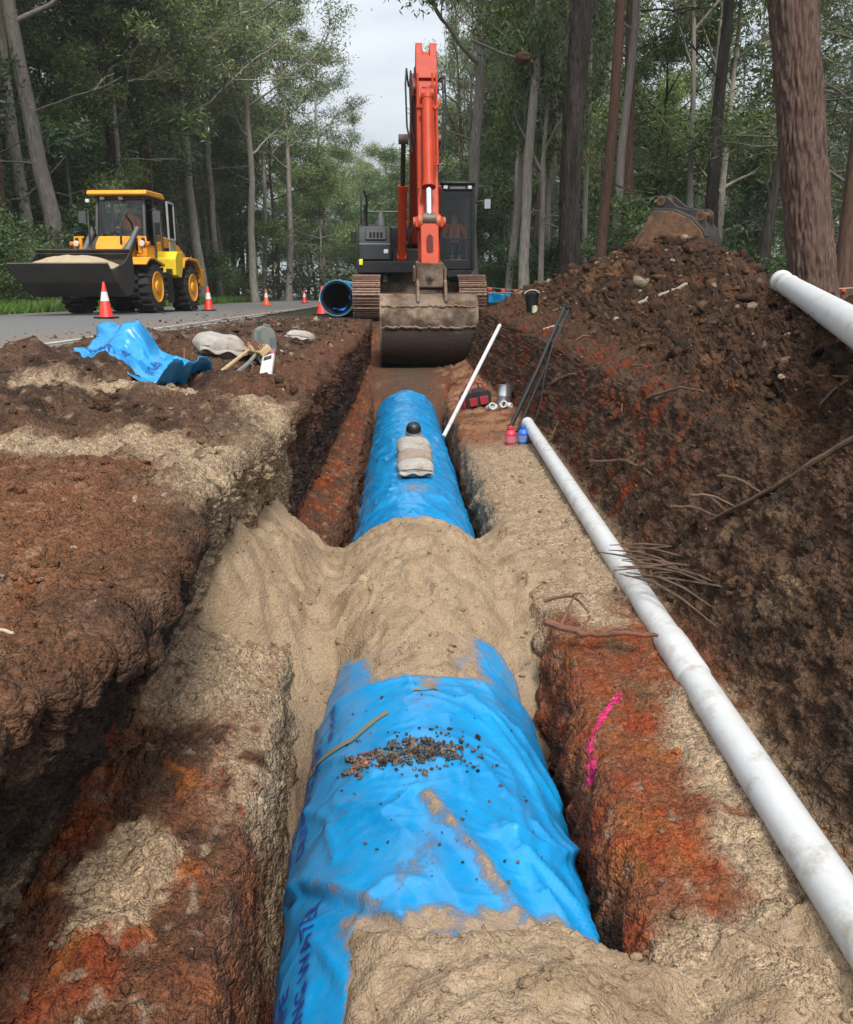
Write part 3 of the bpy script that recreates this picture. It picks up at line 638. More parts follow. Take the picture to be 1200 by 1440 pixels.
def sleeve_mat():
    m = bpy.data.materials.new('blue_sleeve'); m.use_nodes = True; t = m.node_tree; l = t.links.new; b = t.nodes['Principled BSDF']
    a = N(t, 'ShaderNodeAttribute', attribute_name='dirt'); tc = N(t, 'ShaderNodeTexCoord')
    n = N(t, 'ShaderNodeTexNoise', i_Scale=26., i_Detail=10., i_Roughness=.78); l(tc.outputs['Object'], n.inputs['Vector'])
    n4 = N(t, 'ShaderNodeTexNoise', i_Scale=5., i_Detail=5.); l(tc.outputs['Object'], n4.inputs['Vector'])
    ng = N(t, 'ShaderNodeTexNoise', i_Scale=330., i_Detail=3.); l(tc.outputs['Object'], ng.inputs['Vector']); nm = N(t, 'ShaderNodeMath', operation='MULTIPLY_ADD'); l(ng.outputs['Fac'], nm.inputs[0]); nm.inputs[1].default_value = .55; l(n.outputs['Fac'], nm.inputs[2]); ns = N(t, 'ShaderNodeMath', operation='SUBTRACT'); l(nm.outputs[0], ns.inputs[0]); ns.inputs[1].default_value = .275
    ad = N(t, 'ShaderNodeMath', operation='ADD'); l(a.outputs['Fac'], ad.inputs[0]); l(ns.outputs[0], ad.inputs[1])
    th = N(t, 'ShaderNodeMapRange'); l(ad.outputs[0], th.inputs['Value']); th.inputs['From Min'].default_value = .80; th.inputs['From Max'].default_value = 1.06
    film = N(t, 'ShaderNodeMapRange'); l(ad.outputs[0], film.inputs['Value']); film.inputs['From Min'].default_value = .45; film.inputs['From Max'].default_value = 1.0; film.inputs['To Max'].default_value = .16
    r1 = N(t, 'ShaderNodeValToRGB'); l(n4.outputs['Fac'], r1.inputs[0])
    r1.color_ramp.elements[0].color = (.002, .185, .43, 1); r1.color_ramp.elements[0].position = .3; r1.color_ramp.elements[1].color = (.002, .255, .55, 1); r1.color_ramp.elements[1].position = .7
    m1 = N(t, 'ShaderNodeMix', data_type='RGBA'); l(film.outputs[0], m1.inputs['Factor']); l(r1.outputs[0], m1.inputs['A']); m1.inputs['B'].default_value = (.30, .34, .36, 1)
    m2 = N(t, 'ShaderNodeMix', data_type='RGBA'); l(th.outputs[0], m2.inputs['Factor']); l(m1.outputs['Result'], m2.inputs['A'])
    n5 = N(t, 'ShaderNodeTexNoise', i_Scale=120., i_Detail=4.); l(tc.outputs['Object'], n5.inputs['Vector'])
    r5 = N(t, 'ShaderNodeValToRGB'); l(n5.outputs['Fac'], r5.inputs[0]); r5.color_ramp.elements[0].color = (.17, .11, .07, 1); r5.color_ramp.elements[1].color = (.38, .28, .19, 1)
    l(r5.outputs[0], m2.inputs['B'])
    l(m2.outputs['Result'], b.inputs['Base Color'])
    ro = N(t, 'ShaderNodeMix', data_type='FLOAT'); l(th.outputs[0], ro.inputs['Factor']); ro.inputs['A'].default_value = .27; ro.inputs['B'].default_value = .95; l(ro.outputs['Result'], b.inputs['Roughness'])
    bh = N(t, 'ShaderNodeMath', operation='MULTIPLY'); l(th.outputs[0], bh.inputs[0]); l(n5.outputs['Fac'], bh.inputs[1])
    n6 = N(t, 'ShaderNodeTexNoise', i_Scale=14., i_Detail=3.); l(tc.outputs['Object'], n6.inputs['Vector'])
    b6 = N(t, 'ShaderNodeBump'); b6.inputs['Strength'].default_value = .25; b6.inputs['Distance'].default_value = .02; l(n6.outputs['Fac'], b6.inputs['Height'])
    bp = N(t, 'ShaderNodeBump'); bp.inputs['Strength'].default_value = .9; bp.inputs['Distance'].default_value = .007; l(bh.outputs[0], bp.inputs['Height']); l(b6.outputs[0], bp.inputs['Normal']); l(bp.outputs[0], b.inputs['Normal'])
    return m
BLUE = sleeve_mat()
main = thing('water_main', 'large water pipe in crumpled blue plastic sleeve along the trench bottom', 'pipe', (0, 0, 0))
so = npmesh('sleeve', SP.reshape(-1, 3), gridF(len(vv), len(tv), True), BLUE, attrs={'dirt': dirt}); so.parent = main
b = MB(); b.lathe([(.385, .2), (.385, 12.06), (.345, 12.06), (.345, .2)], (PXC, 0, PZC), 48, 'y'); b.build('pipe_wall', mat('pipe_black', (.02, .02, .022), .5), main)
INK = mat('sleeve_ink', (.012, .03, .22), .5, var=.3)
def lettering(txt, th_deg, y0, h, name='lettering', spread=1.0):
    cu = bpy.data.curves.new('t', 'FONT'); cu.body = txt; cu.size = h * 1.4; cu.resolution_u = 3; cu.space_character = 1.1; cu.offset = h * .02
    ob = bpy.data.objects.new('t', cu); COL.objects.link(ob); dg = bpy.context.evaluated_depsgraph_get(); dg.update()
    me = bpy.data.meshes.new_from_object(ob.evaluated_get(dg)); bpy.data.objects.remove(ob)
    bm = bmesh.new(); bm.from_mesh(me); bmesh.ops.triangulate(bm, faces=bm.faces)
    bmesh.ops.subdivide_edges(bm, edges=[e for e in bm.edges if e.calc_length() > h * .35], cuts=2); bmesh.ops.triangulate(bm, faces=bm.faces)
    co = np.array([v.co[:] for v in bm.verts]); th = R(th_deg) - co[:, 1] / PR0; v = y0 + co[:, 0] * spread
    NP = sleeve_pt(th, v, .0045)
    for q, p in zip(bm.verts, NP): q.co = p
    bm.to_mesh(me); bm.free(); me.name = name; me.materials.clear(); me.materials.append(INK)
    o = bpy.data.objects.new(name, me); COL.objects.link(o); o.parent = main; return o
lettering('DRINKING WATER', -46, 1.22, .046); lettering('REPLAS PIPE', -57, 1.20, .050); lettering('SLEEVING', -67, 1.5, .03)
lettering('DRINKING WATER', -60, 2.10, .046); lettering('REPLAS', -72, 2.12, .045); lettering('REPLAS PIPE', -50, 2.62, .028); lettering('DRINKING WATER', -70, 2.5, .04)
# strip of brown tape and a rag of it
tp = np.linspace(0, 1, 24); ta = np.interp(tp, [0, .6, 1], [-70, -37, -19]); tb = np.interp(tp, [0, .6, 1], [2.60, 2.49, 2.56])
pa = np.radians(ta); V = np.concatenate([sleeve_pt(pa, tb - .016, .004), sleeve_pt(pa, tb + .016, .004)]); n = 24
npmesh('tape_strip', V, np.array([(i, i + 1, n + i + 1, n + i) for i in range(n - 1)]), mat('brown_tape', (.22, .17, .10), .45, var=.3)).parent = main
pa = np.radians(np.linspace(-8, 4, 10)); V = np.concatenate([sleeve_pt(pa, np.full(10, 2.66), .004), sleeve_pt(pa * .6, np.full(10, 2.72), .004)])
npmesh('tape_strip', V, np.array([(i, i + 1, 10 + i + 1, 10 + i) for i in range(9)]), MATS['brown_tape']).parent = main
# dark gravel and a red clod lying on the sleeve
n = 420; ga = np.concatenate([rs.normal(-5, 11, 340), rs.uniform(-40, 40, 80)]); gb = np.concatenate([rs.normal(2.27, .045, 340), rs.uniform(1.7, 2.7, 80)])
gp = sleeve_pt(np.radians(ga), gb, .003); gs = np.concatenate([.0035 + .0035 * rs.pareto(2.5, 340).clip(0, 2.6), rs.uniform(.0015, .005, 80)])
tag(scatter('gravel_crumbs', gp, gs, np.tile(c(.085, .07, .058), (n, 1)) * rs.uniform(.4, 2.2, (n, 1)), SOIL, 8, sub=2), 'dark gravel crumbs strewn on top of the blue sleeve', 'gravel', kind='stuff')
n = 40; gp = sleeve_pt(np.radians(rs.normal(-28, 2.6, n)), rs.normal(2.26, .03, n), .004)
tag(scatter('clay_crumbs', gp, rs.uniform(.003, .010, n), np.tile(c(.26, .13, .085), (n, 1)) * rs.uniform(.7, 1.4, (n, 1)), SOIL, 8, sub=2), 'smear of reddish clay crumbs on the blue sleeve', 'clay', kind='stuff')

# ------------------------------------------------------------------ sandbags, valve cap on the pipe
BAG = mat('woven_bag', (.33, .30, .265), .85, dirt=.42, dirt_col=(.16, .115, .08), scale=9, bump=.5, bump_scale=60, var=.25)
def pillow(name, label, size, loc, rot, seed, m=BAG, group=None, tie=True):
    a, b_, c_ = (q / 2 for q in size); th = np.linspace(0, 2 * np.pi, 41)[:-1]; ph = np.linspace(-np.pi / 2, np.pi / 2, 21)
    P_, T2 = np.meshgrid(ph, th, indexing='ij'); sg = lambda t, e: np.sign(t) * np.abs(t) ** e
    x = a * sg(np.cos(T2), .55) * sg(np.cos(P_), .5); y = b_ * sg(np.sin(T2), .55) * sg(np.cos(P_), .5); z_ = c_ * sg(np.sin(P_), .8) * (1 - .35 * (np.abs(x / a) ** 4 + np.abs(y / b_) ** 4) / 1.2)
    Q = np.column_stack([x.ravel(), y.ravel(), z_.ravel()]); Q += (fbm(Q, size[0] * .35, seed, 3) * .10 * min(size))[:, None] * Q / (np.linalg.norm(Q, axis=1)[:, None] + 1e-6)
    Q[:, 2] += pn(Q, size[0] * .12, seed + 1, sx=.4) * .03 * size[0]
    t = thing(name, label, 'sandbag', loc, rot, group)
    o = npmesh('bag', Q, gridF(21, 40, False, True), m); o.parent = t
    # sewn seam flap along one end
    n = 14; e = np.linspace(-1, 1, n); V = np.concatenate([np.column_stack([e * a * .9, np.full(n, -b_ * .9), .02 * size[1] * np.sin(e * 5)]), np.column_stack([e * a * .96, np.full(n, -b_ * 1.22), -.25 * c_ + .05 * size[1] * np.sin(e * 7 + seed)])])
    f = npmesh('seam_flap', V, np.array([(i, i + 1, n + i + 1, n + i) for i in range(n - 1)]), m); f.parent = t
    sm_ = f.modifiers.new('thick', 'SOLIDIFY'); sm_.thickness = .006
    if tie:
        MB().tube([(-a * .85, -b_ * .93, .01), (0, -b_ * .95, .02), (a * .85, -b_ * .93, .005)], .006, 6).build('stitching', mat('twine', (.12, .09, .06), .9), t)
    return t
zt = PZC + PR0
pillow('sandbag', 'small whitish sandbag nearest the camera on the blue pipe', (.27, .22, .12), (.115, 6.28, zt + .06), (R(5), 0, R(2)), 3, mat('white_bag', (.36, .335, .30), .85, dirt=.42, dirt_col=(.2, .15, .1), scale=8, bump=.5, bump_scale=60, var=.25), 'sandbags on the pipe')
pillow('sandbag', 'muddy middle sandbag of the three on the blue pipe', (.28, .26, .13), (.115, 6.58, zt + .07), (R(8), 0, R(-3)), 4, mat('muddy_bag', (.26, .2, .16), .9, dirt=.4, scale=9, bump=.5), 'sandbags on the pipe')
pillow('sandbag', 'large grey sandbag below the black valve cap on the blue pipe', (.29, .46, .15), (.115, 7.05, zt + .07), (R(6), 0, R(3)), 5, BAG, 'sandbags on the pipe')
BLK = mat('black_plastic', (.012, .012, .013), .4, dirt=.2, scale=14)
v = thing('valve_cap', 'black domed valve cap with tan collar on top of the blue pipe', 'valve', (.125, 7.75, zt - .01), (R(20), 0, 0))
MB().lathe([(.0, 0), (.075, 0), (.08, .03), (.078, .10), (.07, .115), (.0, .115)], (0, 0, 0), 24).build('collar', mat('tan_plastic', (.42, .31, .18), .6, dirt=.2, scale=14), v)
MB().lathe([(.066, .10), (.072, .13), (.068, .17), (.05, .205), (.025, .22), (0, .222)], (0, 0, 0), 24).build('dome', BLK, v)
MB().lathe([(.0735, .120), (.075, .13), (.0735, .14)], (0, 0, 0), 24).build('band', mat('grey_band', (.25, .25, .25), .5), v)

# ------------------------------------------------------------------ white pipes, pole, bars
WP = mat('white_pvc', (.54, .54, .53), .42, dirt=.38, dirt_col=(.32, .28, .235), scale=9, bump=.12, bump_scale=30, var=.06)
def hollow(b, p0, p1, ro, ri, n=28):
    p0, p1 = Vector(p0), Vector(p1); d = (p1 - p0).normalized(); M = d.to_track_quat('Z', 'Y').to_matrix(); Ln = (p1 - p0).length
    return b.lathe([(ro, 0), (ro, Ln), (ri, Ln), (ri, 0), (ro, 0)], p0, n, 'z', M)
def white_pipe(label, a, bq, r, sockets):
    t = thing('plastic_pipe', label, 'pipe', a); a, bq = Vector(a), Vector(bq); d = (bq - a)
    hollow(MB(), (0, 0, 0), d, r, r * .9).build('barrel', WP, t)
    for f0, f1, k in sockets:
        p0, p1 = d * f0, d * f1
        q = d.normalized(); M = q.to_track_quat('Z', 'Y').to_matrix(); Ln = (p1 - p0).length
        MB().lathe([(r * 1.004, 0), (r * k, .012), (r * k, Ln * .62), (r * k * 1.03, Ln * .66), (r * k * 1.03, Ln * .8), (r * k, Ln * .84), (r * k, Ln), (r * 1.004, Ln)], p0, 32, 'z', M).build('socket', WP, t)
    return t
wz = lambda x, y: zat(x, y, 7.2, 8.4)
white_pipe('long white plastic pipe lying on the right bench beside the trench', (.915, .55, wz(.9, 1.2) + .062), (1.245, 8.25, -.715), .055, [(.275, .318, 1.10), (.985, 1.0, 1.05)])
white_pipe('white plastic pipe end resting on the soil heap below the large tree', (1.66, 2.8, .30), (3.06, 6.98, .605), .075, [(.965, 1.0, 1.12), (.84, .85, 1.03)])
t = thing('pole', 'thin white pole leaning across the trench beside the blue pipe', 'pole', (.46, 8.9, -.95))
MB().cyl((0, 0, 0), (.72, 1.3, 1.1), .022, .022, 10).build('shaft', WP, t); MB().cyl((.72, 1.3, 1.1), (.735, 1.327, 1.122), .016, .004, 10).build('tip', mat('grey_metal', (.3, .3, .3), .4, .8), t)
for k, (a, bq, lab) in enumerate([((1.06, 8.3, -.82), (1.84, 9.7, .36), 'black steel bar leaning on the cut bank behind the red bottle'), ((1.16, 8.35, -.82), (1.90, 9.75, .34), 'black bar leaning on the cut bank behind the blue bottle')]):
    t = thing('steel_bar', lab, 'bar', a); d = Vector(bq) - Vector(a)
    MB().tube([(0, 0, 0), d * .5 + Vector((0, 0, -.03)), d], .022 if k == 0 else .016, 8).build('shaft', BLK, t)
    MB().cyl(d, d * 1.02, .03, .02, 8).build('cap', BLK, t)
t = thing('cable', 'thin dark cable hanging down the cut bank above the white pipe', 'cable', (1.27, 8.15, -.8))
MB().tube([(0, 0, .02), (.1, .12, .25), (.16, .3, .5), (.26, .6, .72), (.38, .9, .9), (.5, 1.2, 1.05)], .007, 6).build('wire', BLK, t)

# ------------------------------------------------------------------ bottles, tin, bucket, tool bag
def bottle(label, loc, m, capm, h=.165, r=.052):
    t = thing('bottle', label, 'bottle', loc, (0, 0, R(random.uniform(0, 90))))
    MB().lathe([(0, 0), (r * .92, 0), (r, .01), (r, h * .55), (r * .96, h * .62), (r * .8, h * .72), (r * .45, h * .82), (r * .42, h * .88), (0, h * .88)], (0, 0, 0), 20).build('body', m, t)
    MB().lathe([(0, h * .86), (r * .52, h * .86), (r * .52, h), (r * .45, h * 1.02), (0, h * 1.02)], (0, 0, 0), 16).build('cap', capm, t)
    MB().lathe([(r * 1.012, h * .14), (r * 1.012, h * .48)], (0, 0, 0), 20).build('label_band', mat('label_' + m.name, tuple(q * .6 + .12 for q in m.diffuse_color[:3]), .6, dirt=.3, scale=20), t)
    return t
rb = mat('red_plastic', (.55, .03, .06), .4, dirt=.15, scale=15); rb.diffuse_color = (.5, .05, .08, 1)
bb = mat('blue_plastic', (.03, .12, .45), .4, dirt=.15, scale=15); bb.diffuse_color = (.05, .15, .5, 1)
bottle('squat red plastic bottle standing on the right bench', (1.02, 7.75, wz(1.02, 7.75) - .005), rb, rb)
bottle('squat blue plastic bottle between red bottle and white pipe', (1.13, 7.72, wz(1.13, 7.72) - .005), bb, bb)
t = thing('bucket', 'small black bucket standing on the heap right of the excavator', 'bucket', (1.83, 12, zat(1.83, 12) - .02), (R(4), R(-3), 0))
MB().lathe([(0, .01), (.075, 0), (.095, .24), (.102, .245), (.102, .26), (.092, .26), (.088, .23), (.07, .02), (0, .02)], (0, 0, 0), 24).build('pail', BLK, t)
MB().tube([(.1 * math.cos(a), .02 * math.sin(a) - .02, .255 + .05 * math.sin(a)) for a in np.linspace(0, math.pi, 10)], .005, 6).build('handle', WP, t)
t = thing('tin_can', 'pale yellow tin in front of the black bucket', 'tin', (1.835, 11.8, zat(1.835, 11.8) - .015))
MB().lathe([(0, 0), (.038, 0), (.038, .09), (.034, .095), (0, .092)], (0, 0, 0), 18).build('body', mat('cream_tin', (.5, .46, .28), .5, dirt=.2, scale=20), t); MB().lathe([(.0385, .086), (.041, .09), (.0385, .096)], (0, 0, 0), 18).build('rim', mat('grey_metal', (.3, .3, .3), .4, .8), t)
bz = wz(1.0, 10.2)
t = thing('tool_bag', 'black and red open tool bag on the bench by the white pole', 'tool bag', (.93, 10.3, bz - .01), (0, R(-8), R(20))); t.scale = (.82, .82, .78)
DK = mat('black_fabric', (.02, .02, .022), .85, dirt=.2, scale=12); RF = mat('red_fabric', (.30, .02, .025), .8, dirt=.2, scale=12)
MB().prism([(-.20, 0), (.20, 0), (.22, .2), (.16, .27), (-.16, .27), (-.22, .2)], -.12, .12, 'y').build('body', DK, t, .02)
for x in (-.1, .07): MB().box((x, -.135, .11), (.13, .035, .13)).build('pocket', RF, t, .012)
MB().box((-.215, 0, .12), (.03, .2, .2), (0, R(6), 0)).build('pocket', RF, t, .01)
for s_ in (-1, 1): MB().tube([(-.12, s_ * .11, .25), (-.09, s_ * .08, .36), (0, s_ * .07, .38), (.09, s_ * .08, .36), (.12, s_ * .11, .25)], .013, 8).build('handle', RF, t)
t = thing('metal_tin', 'bright silver drum standing against the tool bag', 'tin', (1.24, 10.2, bz), (R(-8), R(5), 0))
SILV = mat('silver', (.6, .6, .6), .28, .9, dirt=.15, scale=12)
MB().lathe([(0, 0), (.085, 0), (.088, .01), (.085, .02), (.085, .12), (.088, .13), (.085, .14), (.085, .25), (.09, .255), (.09, .265), (.08, .265), (.08, .25), (0, .25)], (0, 0, 0), 24).build('drum', SILV, t)
MB().tube([(.088 * math.cos(a), -.02, .2 + .12 * math.sin(a)) for a in np.linspace(.3, math.pi - .3, 9)], .004, 6).build('handle', BLK, t)
for k, (x, y, rz, lab) in enumerate([(1.05, 9.85, 20, 'left white plastic fitting on the bench below the tool bag'), (1.24, 9.95, -30, 'right white plastic fitting below the silver drum')]):
    t = thing('pipe_fitting', lab, 'fitting', (x, y, wz(x, y) + .035), (R(70), 0, R(rz)), 'white fittings by the tool bag'); t.scale = (.75, .75, .75)
    hollow(MB(), (0, 0, -.07), (0, 0, .07), .05, .038, 20).build('barrel', WP, t); hollow(MB(), (0, 0, 0), (.1, 0, 0), .045, .034, 20).build('branch', WP, t)
    hollow(MB(), (0, 0, .05), (0, 0, .09), .058, .04, 20).build('flange', WP, t)

# ------------------------------------------------------------------ on the left bank: sheet, bags, can, broom, level
def sheet_on_bank():
    m_, n_ = 60, 70; a = np.linspace(0, 1, n_); b_ = np.linspace(0, 1, m_); A, B = np.meshgrid(a, b_)
    # corners run along the bank: left end near the road, right end toward the trench
    x = -2.12 + .80 * A + .10 * B; y = 6.05 - .45 * A - .75 * (1 - B) * (.75 + .25 * A)
    Q = np.column_stack([x.ravel(), y.ravel(), 0 * x.ravel()])
    h = .20 * np.exp(-((A - .30) / .20) ** 2) * sst(0, .9, B) ** .8 + .15 * np.exp(-((A - .05) / .10) ** 2) * sst(.35, .95, B) + .05 * sst(.5, .2, np.abs(A - .5)) * B
    z_ = .02 + h + .03 * fbm(Q, .25, 111, 3).reshape(A.shape) + .02 * (1 - np.minimum(np.abs(pn(Q, .2, 112, sx=1.6, sy=.5)) * 2, 1)).reshape(A.shape)
    gz = np.array([zat(u_, v_, 0, 2) for u_, v_ in zip(x.ravel()[::7], y.ravel()[::7])]); gz = np.interp(np.arange(x.size), np.arange(x.size)[::7], gz).reshape(A.shape)
    edge = sst(0, .3, B) * sst(1.02, .8, A)
    z_ = gz + lerp(.015, z_ - .02, edge * .9 + .1)
    x = x + .04 * pn(Q, .3, 113).reshape(A.shape); y = y + .08 * pn(Q, .2, 114).reshape(A.shape)
    return np.stack([x, y, z_], -1)
SH = sheet_on_bank()
t = thing('plastic_sheet', 'crumpled bright blue plastic sheet lying on the left bank', 'plastic sheet')
o = npmesh('film', SH.reshape(-1, 3), gridF(*SH.shape[:2]), BLUE, attrs={'dirt': np.full(SH.shape[0] * SH.shape[1], .1)}); o.parent = t
q = o.modifiers.new('thick', 'SOLIDIFY'); q.thickness = .004
def sheet_text(txt, a0, b0, da, h):
    cu = bpy.data.curves.new('t', 'FONT'); cu.body = txt; cu.size = h; cu.resolution_u = 2
    ob = bpy.data.objects.new('t', cu); COL.objects.link(ob); dg = bpy.context.evaluated_depsgraph_get(); dg.update()
    me = bpy.data.meshes.new_from_object(ob.evaluated_get(dg)); bpy.data.objects.remove(ob)
    bm = bmesh.new(); bm.from_mesh(me); bmesh.ops.triangulate(bm, faces=bm.faces); bmesh.ops.subdivide_edges(bm, edges=[e for e in bm.edges if e.calc_length() > .02], cuts=2); bmesh.ops.triangulate(bm, faces=bm.faces)
    for v in bm.verts:
        A = min(max(a0 + da[0] * v.co.x - da[1] * v.co.y, 0), .999); B = min(max(b0 + da[1] * v.co.x + da[0] * v.co.y, 0), .999)
        i, j = B * (SH.shape[0] - 1), A * (SH.shape[1] - 1); i0_, j0_ = int(i), int(j); fi, fj = i - i0_, j - j0_
        i1_, j1_ = min(i0_ + 1, SH.shape[0] - 1), min(j0_ + 1, SH.shape[1] - 1)
        p = SH[i0_, j0_] * (1 - fi) * (1 - fj) + SH[i1_, j0_] * fi * (1 - fj) + SH[i0_, j1_] * (1 - fi) * fj + SH[i1_, j1_] * fi * fj
        v.co = p + np.array([0, -.006, .007])
    bm.to_mesh(me); bm.free(); me.materials.clear(); me.materials.append(INK); o = bpy.data.objects.new('lettering', me); COL.objects.link(o); o.parent = t
sheet_text('REPLAS', .04, .30, (.9, -.1), .13); sheet_text('REPP', .45, .45, (.15, -.9), .12); sheet_text('REPLAS', .62, .62, (.3, -.9), .10)
gz = lambda x, y: zat(x, y, .3, 2.1)
pillow('sandbag', 'full muddy white sandbag lying on the left bank beside the broom', (.42, .36, .20), (-1.46, 7.1, gz(-1.46, 7.1) + .07), (R(6), R(8), R(25)), 7)
pillow('sandbag', 'torn whitish sandbag further along the left bank near the trench', (.32, .26, .16), (-1.13, 10.0, gz(-1.13, 10) + .05), (R(-6), R(5), R(-10)), 8, MATS['white_bag'])
t = thing('jerry_can', 'grubby grey green plastic jerry can standing behind the broom', 'jerry can', (-1.2, 7.75, gz(-1.2, 7.75) - .02), (R(-10), R(4), R(25)))
t.scale = (.8, .8, .85)
CAN = mat('can_plastic', (.13, .13, .115), .6, dirt=.3, scale=10)
MB().prism([(-.12, 0), (.12, 0), (.13, .05), (.125, .2), (.09, .26), (-.02, .30), (-.10, .27), (-.13, .2), (-.13, .05)], -.075, .075, 'y').build('body', CAN, t, .025)
MB().cyl((-.03, 0, .28), (-.035, 0, .335), .026, .026, 14).build('cap', BLK, t); MB().tube([(.1, 0, .24), (.06, 0, .30), (0, 0, .31), (-.03, 0, .28)], .014, 8).build('handle', CAN, t)
MB().box((-.08, -.077, .17), (.05, .006, .13)).build('label_patch', mat('teal_patch', (.06, .11, .10), .6), t); MB().box((.07, -.077, .12), (.06, .006, .09)).build('label_patch', mat('blue_patch', (.07, .085, .11), .6), t)
WOOD = mat('pale_wood', (.42, .29, .15), .7, dirt=.25, scale=7, bump=.2, var=.25)
hz = gz(-1.2, 6.8)
t = thing('broom', 'wooden push broom lying upside down on the left bank', 'broom', (-1.17, 6.95, hz + .075), (0, 0, 0))
MB().tube([(-.02, 0, .03), (-.02, -.75, -.02), (-.02, -1.5, -.07)], .014, 10).build('handle', WOOD, t)
MB().box((-.005, .04, .03), (.10, .62, .05), (0, R(-35), R(28))).build('head', WOOD, t, .008)
bm_ = MB()
for k in range(60):
    a = random.uniform(-.29, .29); bq = random.uniform(-.035, .035); e = Euler((0, R(-35), R(28))).to_matrix()
    p0 = Vector((-.005, .04, .03)) + e @ Vector((bq, a, .025)); p1 = p0 + e @ Vector((random.uniform(-.01, .01), random.uniform(-.01, .01), .055)); bm_.cyl(p0, p1, .004, .004, 4)
bo = bm_.build('bristles', mat('bristle', (.20, .09, .06), .8), t); bo['kind'] = 'stuff'
t = thing('steel_tube', 'grey steel tube lying next to the broom handle', 'tube', (-1.05, 5.55, gz(-1.05, 5.55) + .02), (0, 0, 0))
MB().tube([(0, 0, 0), (-.03, .7, .02), (-.07, 1.25, .04)], .013, 10).build('shaft', mat('galvanised', (.32, .32, .31), .45, .6, dirt=.3, scale=12), t); MB().tube([(0, -.01, 0), (.003, .1, 0)], .016, 10).build('grip', mat('dark_grip', (.08, .07, .06), .8), t)
t = thing('offcut_tube', 'short grey tube lying in front of the jerry can', 'tube', (-1.34, 7.22, gz(-1.34, 7.22) + .05), (0, R(8), R(-20)))
hollow(MB(), (-.05, 0, 0), (.22, 0, 0), .05, .04, 20).build('barrel', mat('grey_pvc', (.22, .21, .2), .6, dirt=.3, scale=12), t); hollow(MB(), (.15, 0, 0), (.23, 0, 0), .056, .048, 20).build('socket', MATS['grey_pvc'], t)
t = thing('spirit_level', 'white and grey spirit level lying at the left trench edge', 'level', (-.955, 6.25, gz(-.955, 6.25) + .03), (R(8), R(-14), R(4)))
ALU = mat('level_white', (.6, .58, .57), .45, dirt=.2, scale=16)
MB().b2(-.045, .045, -.62, .62, 0, .03).build('bar', ALU, t, .004)
for y in (-.36, .36): MB().b2(-.03, .03, y - .055, y + .055, .0315, .036).build('vial_window', BLK, t)
for y in (-.56, .56): MB().b2(-.0465, .0465, y - .06, y + .06, -.001, .033).build('end_cap', mat('level_red', (.4, .12, .14), .5), t)
